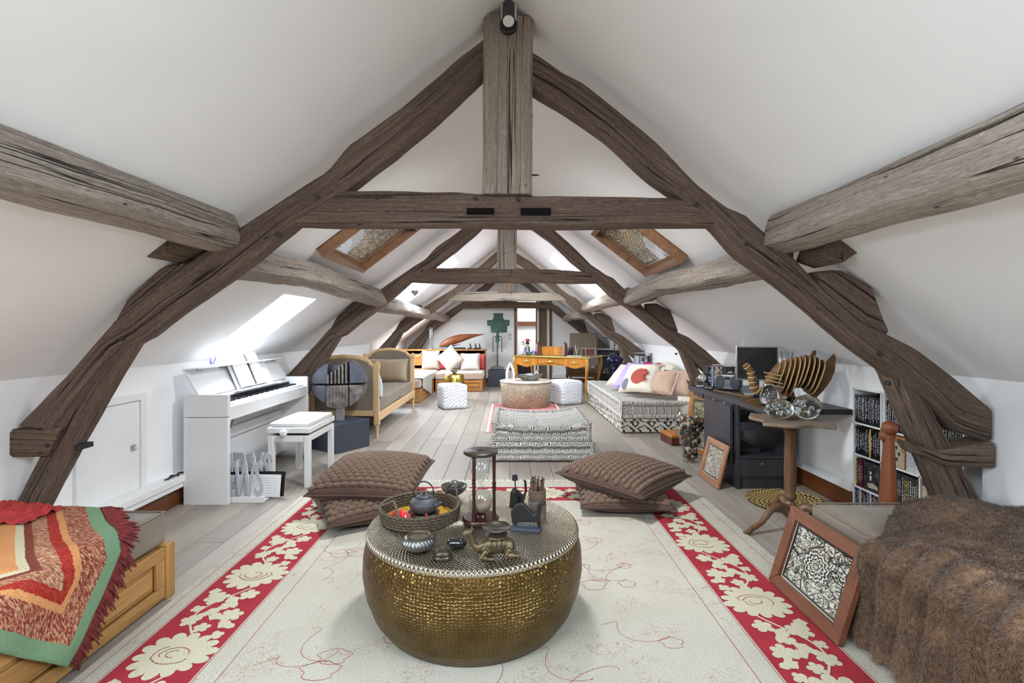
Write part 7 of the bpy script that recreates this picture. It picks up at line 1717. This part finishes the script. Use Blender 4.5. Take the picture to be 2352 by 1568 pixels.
face_print(tp_, .01, .125, .03); MB().prism([(-.045, .03), (.06, .03), (.045, .085), (.02, .102), (-.005, .10), (-.03, .085)], -.0022, -.0014, 'x').build('suit_print', m['black_matt'], tp_); MB().prism([(.004, .07), (.014, .07), (.018, .1), (.0, .1)], -.0028, -.002, 'x').build('shirt_print', m['paper'], tp_); MB().prism([(-.06, .025), (.03, .02), (.04, .045), (-.01, .058), (-.05, .045)], -.003, -.002, 'x').build('vehicle_print', m['cover_tan'], tp_)
tp_ = poster_box('tan boxed film set with seven small portraits on its cover', 2.992, 3.138, ROWS[2], ROWS[2]+.19, 'cover_tan', 'frame_orange')
for (yy, zz) in ((.04, .12), (-.01, .118), (.045, .085), (.015, .088), (-.03, .082), (.03, .05), (-.012, .048)): face_print(tp_, yy, zz, .02, 'pewter')
MB().box(-.0024, -.0014, -.06, .06, .15, .185).build('orange_band', m['frame_orange'], tp_)
tp_ = poster_box('film box printed LOUIS above a man in a cap', 2.70, 2.868, ROWS[1], ROWS[1]+.20, 'cover_tan', 'black_gloss')
MB().box(-.0020, -.0012, -.08, .08, .165, .198).build('black_band', m['black_matt'], tp_)
RT_ = Matrix(((0, 0, -1, 0), (-1, 0, 0, 0), (0, 1, 0, 0), (0, 0, 0, 1)))
for body, z_, sz, mm in (('LOUIS', .175, .028, 'cord_white'), ('DO POUR', .145, .022, 'black_matt'), ('PAR LA BAC', .122, .019, 'black_matt')): text('print_words', body, sz, .0003, m[mm], tp_, T(-.0026, .0, z_) @ RT_)
face_print(tp_, .02, .075, .034, 'linen_grey'); MB().prism([(-.035, 0.006), (.075, .006), (.06, .035), (.03, .05), (.0, .05)], -.0024, -.0016, 'x').build('coat_print', m['black_matt'], tp_)
# two turned teak skittles beside the truss foot
for px_, yy, h, lab in ((2044, 2.463, .795, 'nearer, taller turned teak post with a ball top'), (2037, 2.60, .728, 'farther turned teak post with a ball top, half hidden')):
    t = thing('teak_post', lab, 'ornament', ((px_-CX)*yy/F_PX, yy, 0), 0, 'turned teak posts')
    MB().lathe([(0, 0), (.046, 0), (.047, .02), (.039, .3), (.028, .5), (.018, h-.095), (.0185, h-.068)], 24).build('shaft', m['teak'], t, smooth=60); MB().ball((0, 0, h-.036), (.036, .036, .036), 24, 14).build('ball_top', m['teak'], t, smooth=180)
# ================================================================== glass vase of stones, pictures, inlaid box
p = Vector((1.726, 4.73, 0)); t = thing('glass_vase', 'big clear glass vase filled with shells and stones by the desk', 'vase', p)
pr = [(.0, .0), (.062, 0), (.070, .01), (.085, .10), (.112, .22), (.138, .33), (.142, .40), (.125, .46), (.09, .50), (.06, .515), (.055, .53)]
MB().lathe(pr+[(max(0, r-.003), z+.004) for r, z in pr[::-1]], 48).build('glass', m['glass_thin'], t, smooth=70)
stm = []
for k in range(4):
    b_ = MB().ball((0, 0, 0), (1, .75, .55), 8, 6); b_.v = [v_*(1+.25*nz(v_.x*2, v_.y*2, v_.z*2+k*7)) for v_ in b_.v]; me_ = b_.mesh('stone'); me_.materials.append(m['mixed_stones']); me_.polygons.foreach_set('use_smooth', [True]*len(me_.polygons)); stm.append(me_)
for k in range(230):
    z = .022+.40*rg.random(); R_ = 0
    for i in range(len(pr)-1):
        if pr[i][1] <= z <= pr[i+1][1] and pr[i+1][1] > pr[i][1]: R_ = pr[i][0]+(pr[i+1][0]-pr[i][0])*(z-pr[i][1])/(pr[i+1][1]-pr[i][1])
    s_ = rg.uniform(.015, .032); r_ = (R_-s_*.9-.006)*rg.random()**.3; a = rg.random()*6.28
    o = bpy.data.objects.new('stone', rg.choice(stm)); COL.objects.link(o); o.parent = t; o.location = (r_*math.cos(a), r_*math.sin(a), z); o.rotation_euler = (rg.random()*3, rg.random()*3, rg.random()*3); o.scale = (s_, s_, s_)
b_ = MB().tube([(-.10, -.05, .37), (.08, -.06, .36)], .016, 8).build('driftwood', m['beech'], t, smooth=60)
framed('framed_picture', 'light brown framed cut-paper picture leaning on the black desk panel', (1.648, 4.285, 0), (0, -1, 0), .395, .345, math.asin(.085/.345), m['frame_light'], 'papercut_b', .048, .02)
framed('framed_picture', 'orange wood framed print standing behind the glass vase', (1.86, 5.20, 0), (.30, -.95, 0), .46, .60, .10, m['frame_orange'], 'papercut_c', .055, .02)
p = fl(1547, 1024); t = thing('inlaid_box', 'flat wooden box with star inlay on the floor by the sofa', 'box', (p.x, p.y, 0), .10)
MB().box(-.02, .36, 0, .30, 0, .085).build('body', m['rosewood'], t, bevel=.003); MB().box(-.022, .362, -.002, .302, .085, .115).build('lid', m['frame_orange'], t, bevel=.004)
for k in range(8): a = k*PI/4; MB().lathe([(0, 0), (.006, 0), (.005, .002), (0, .002)], 8, (.09+.018*math.cos(a), 0, .045+.018*math.sin(a)), Matrix.Rotation(PI/2, 3, 'X')).build('inlay_dot', m['cord_white'], t)
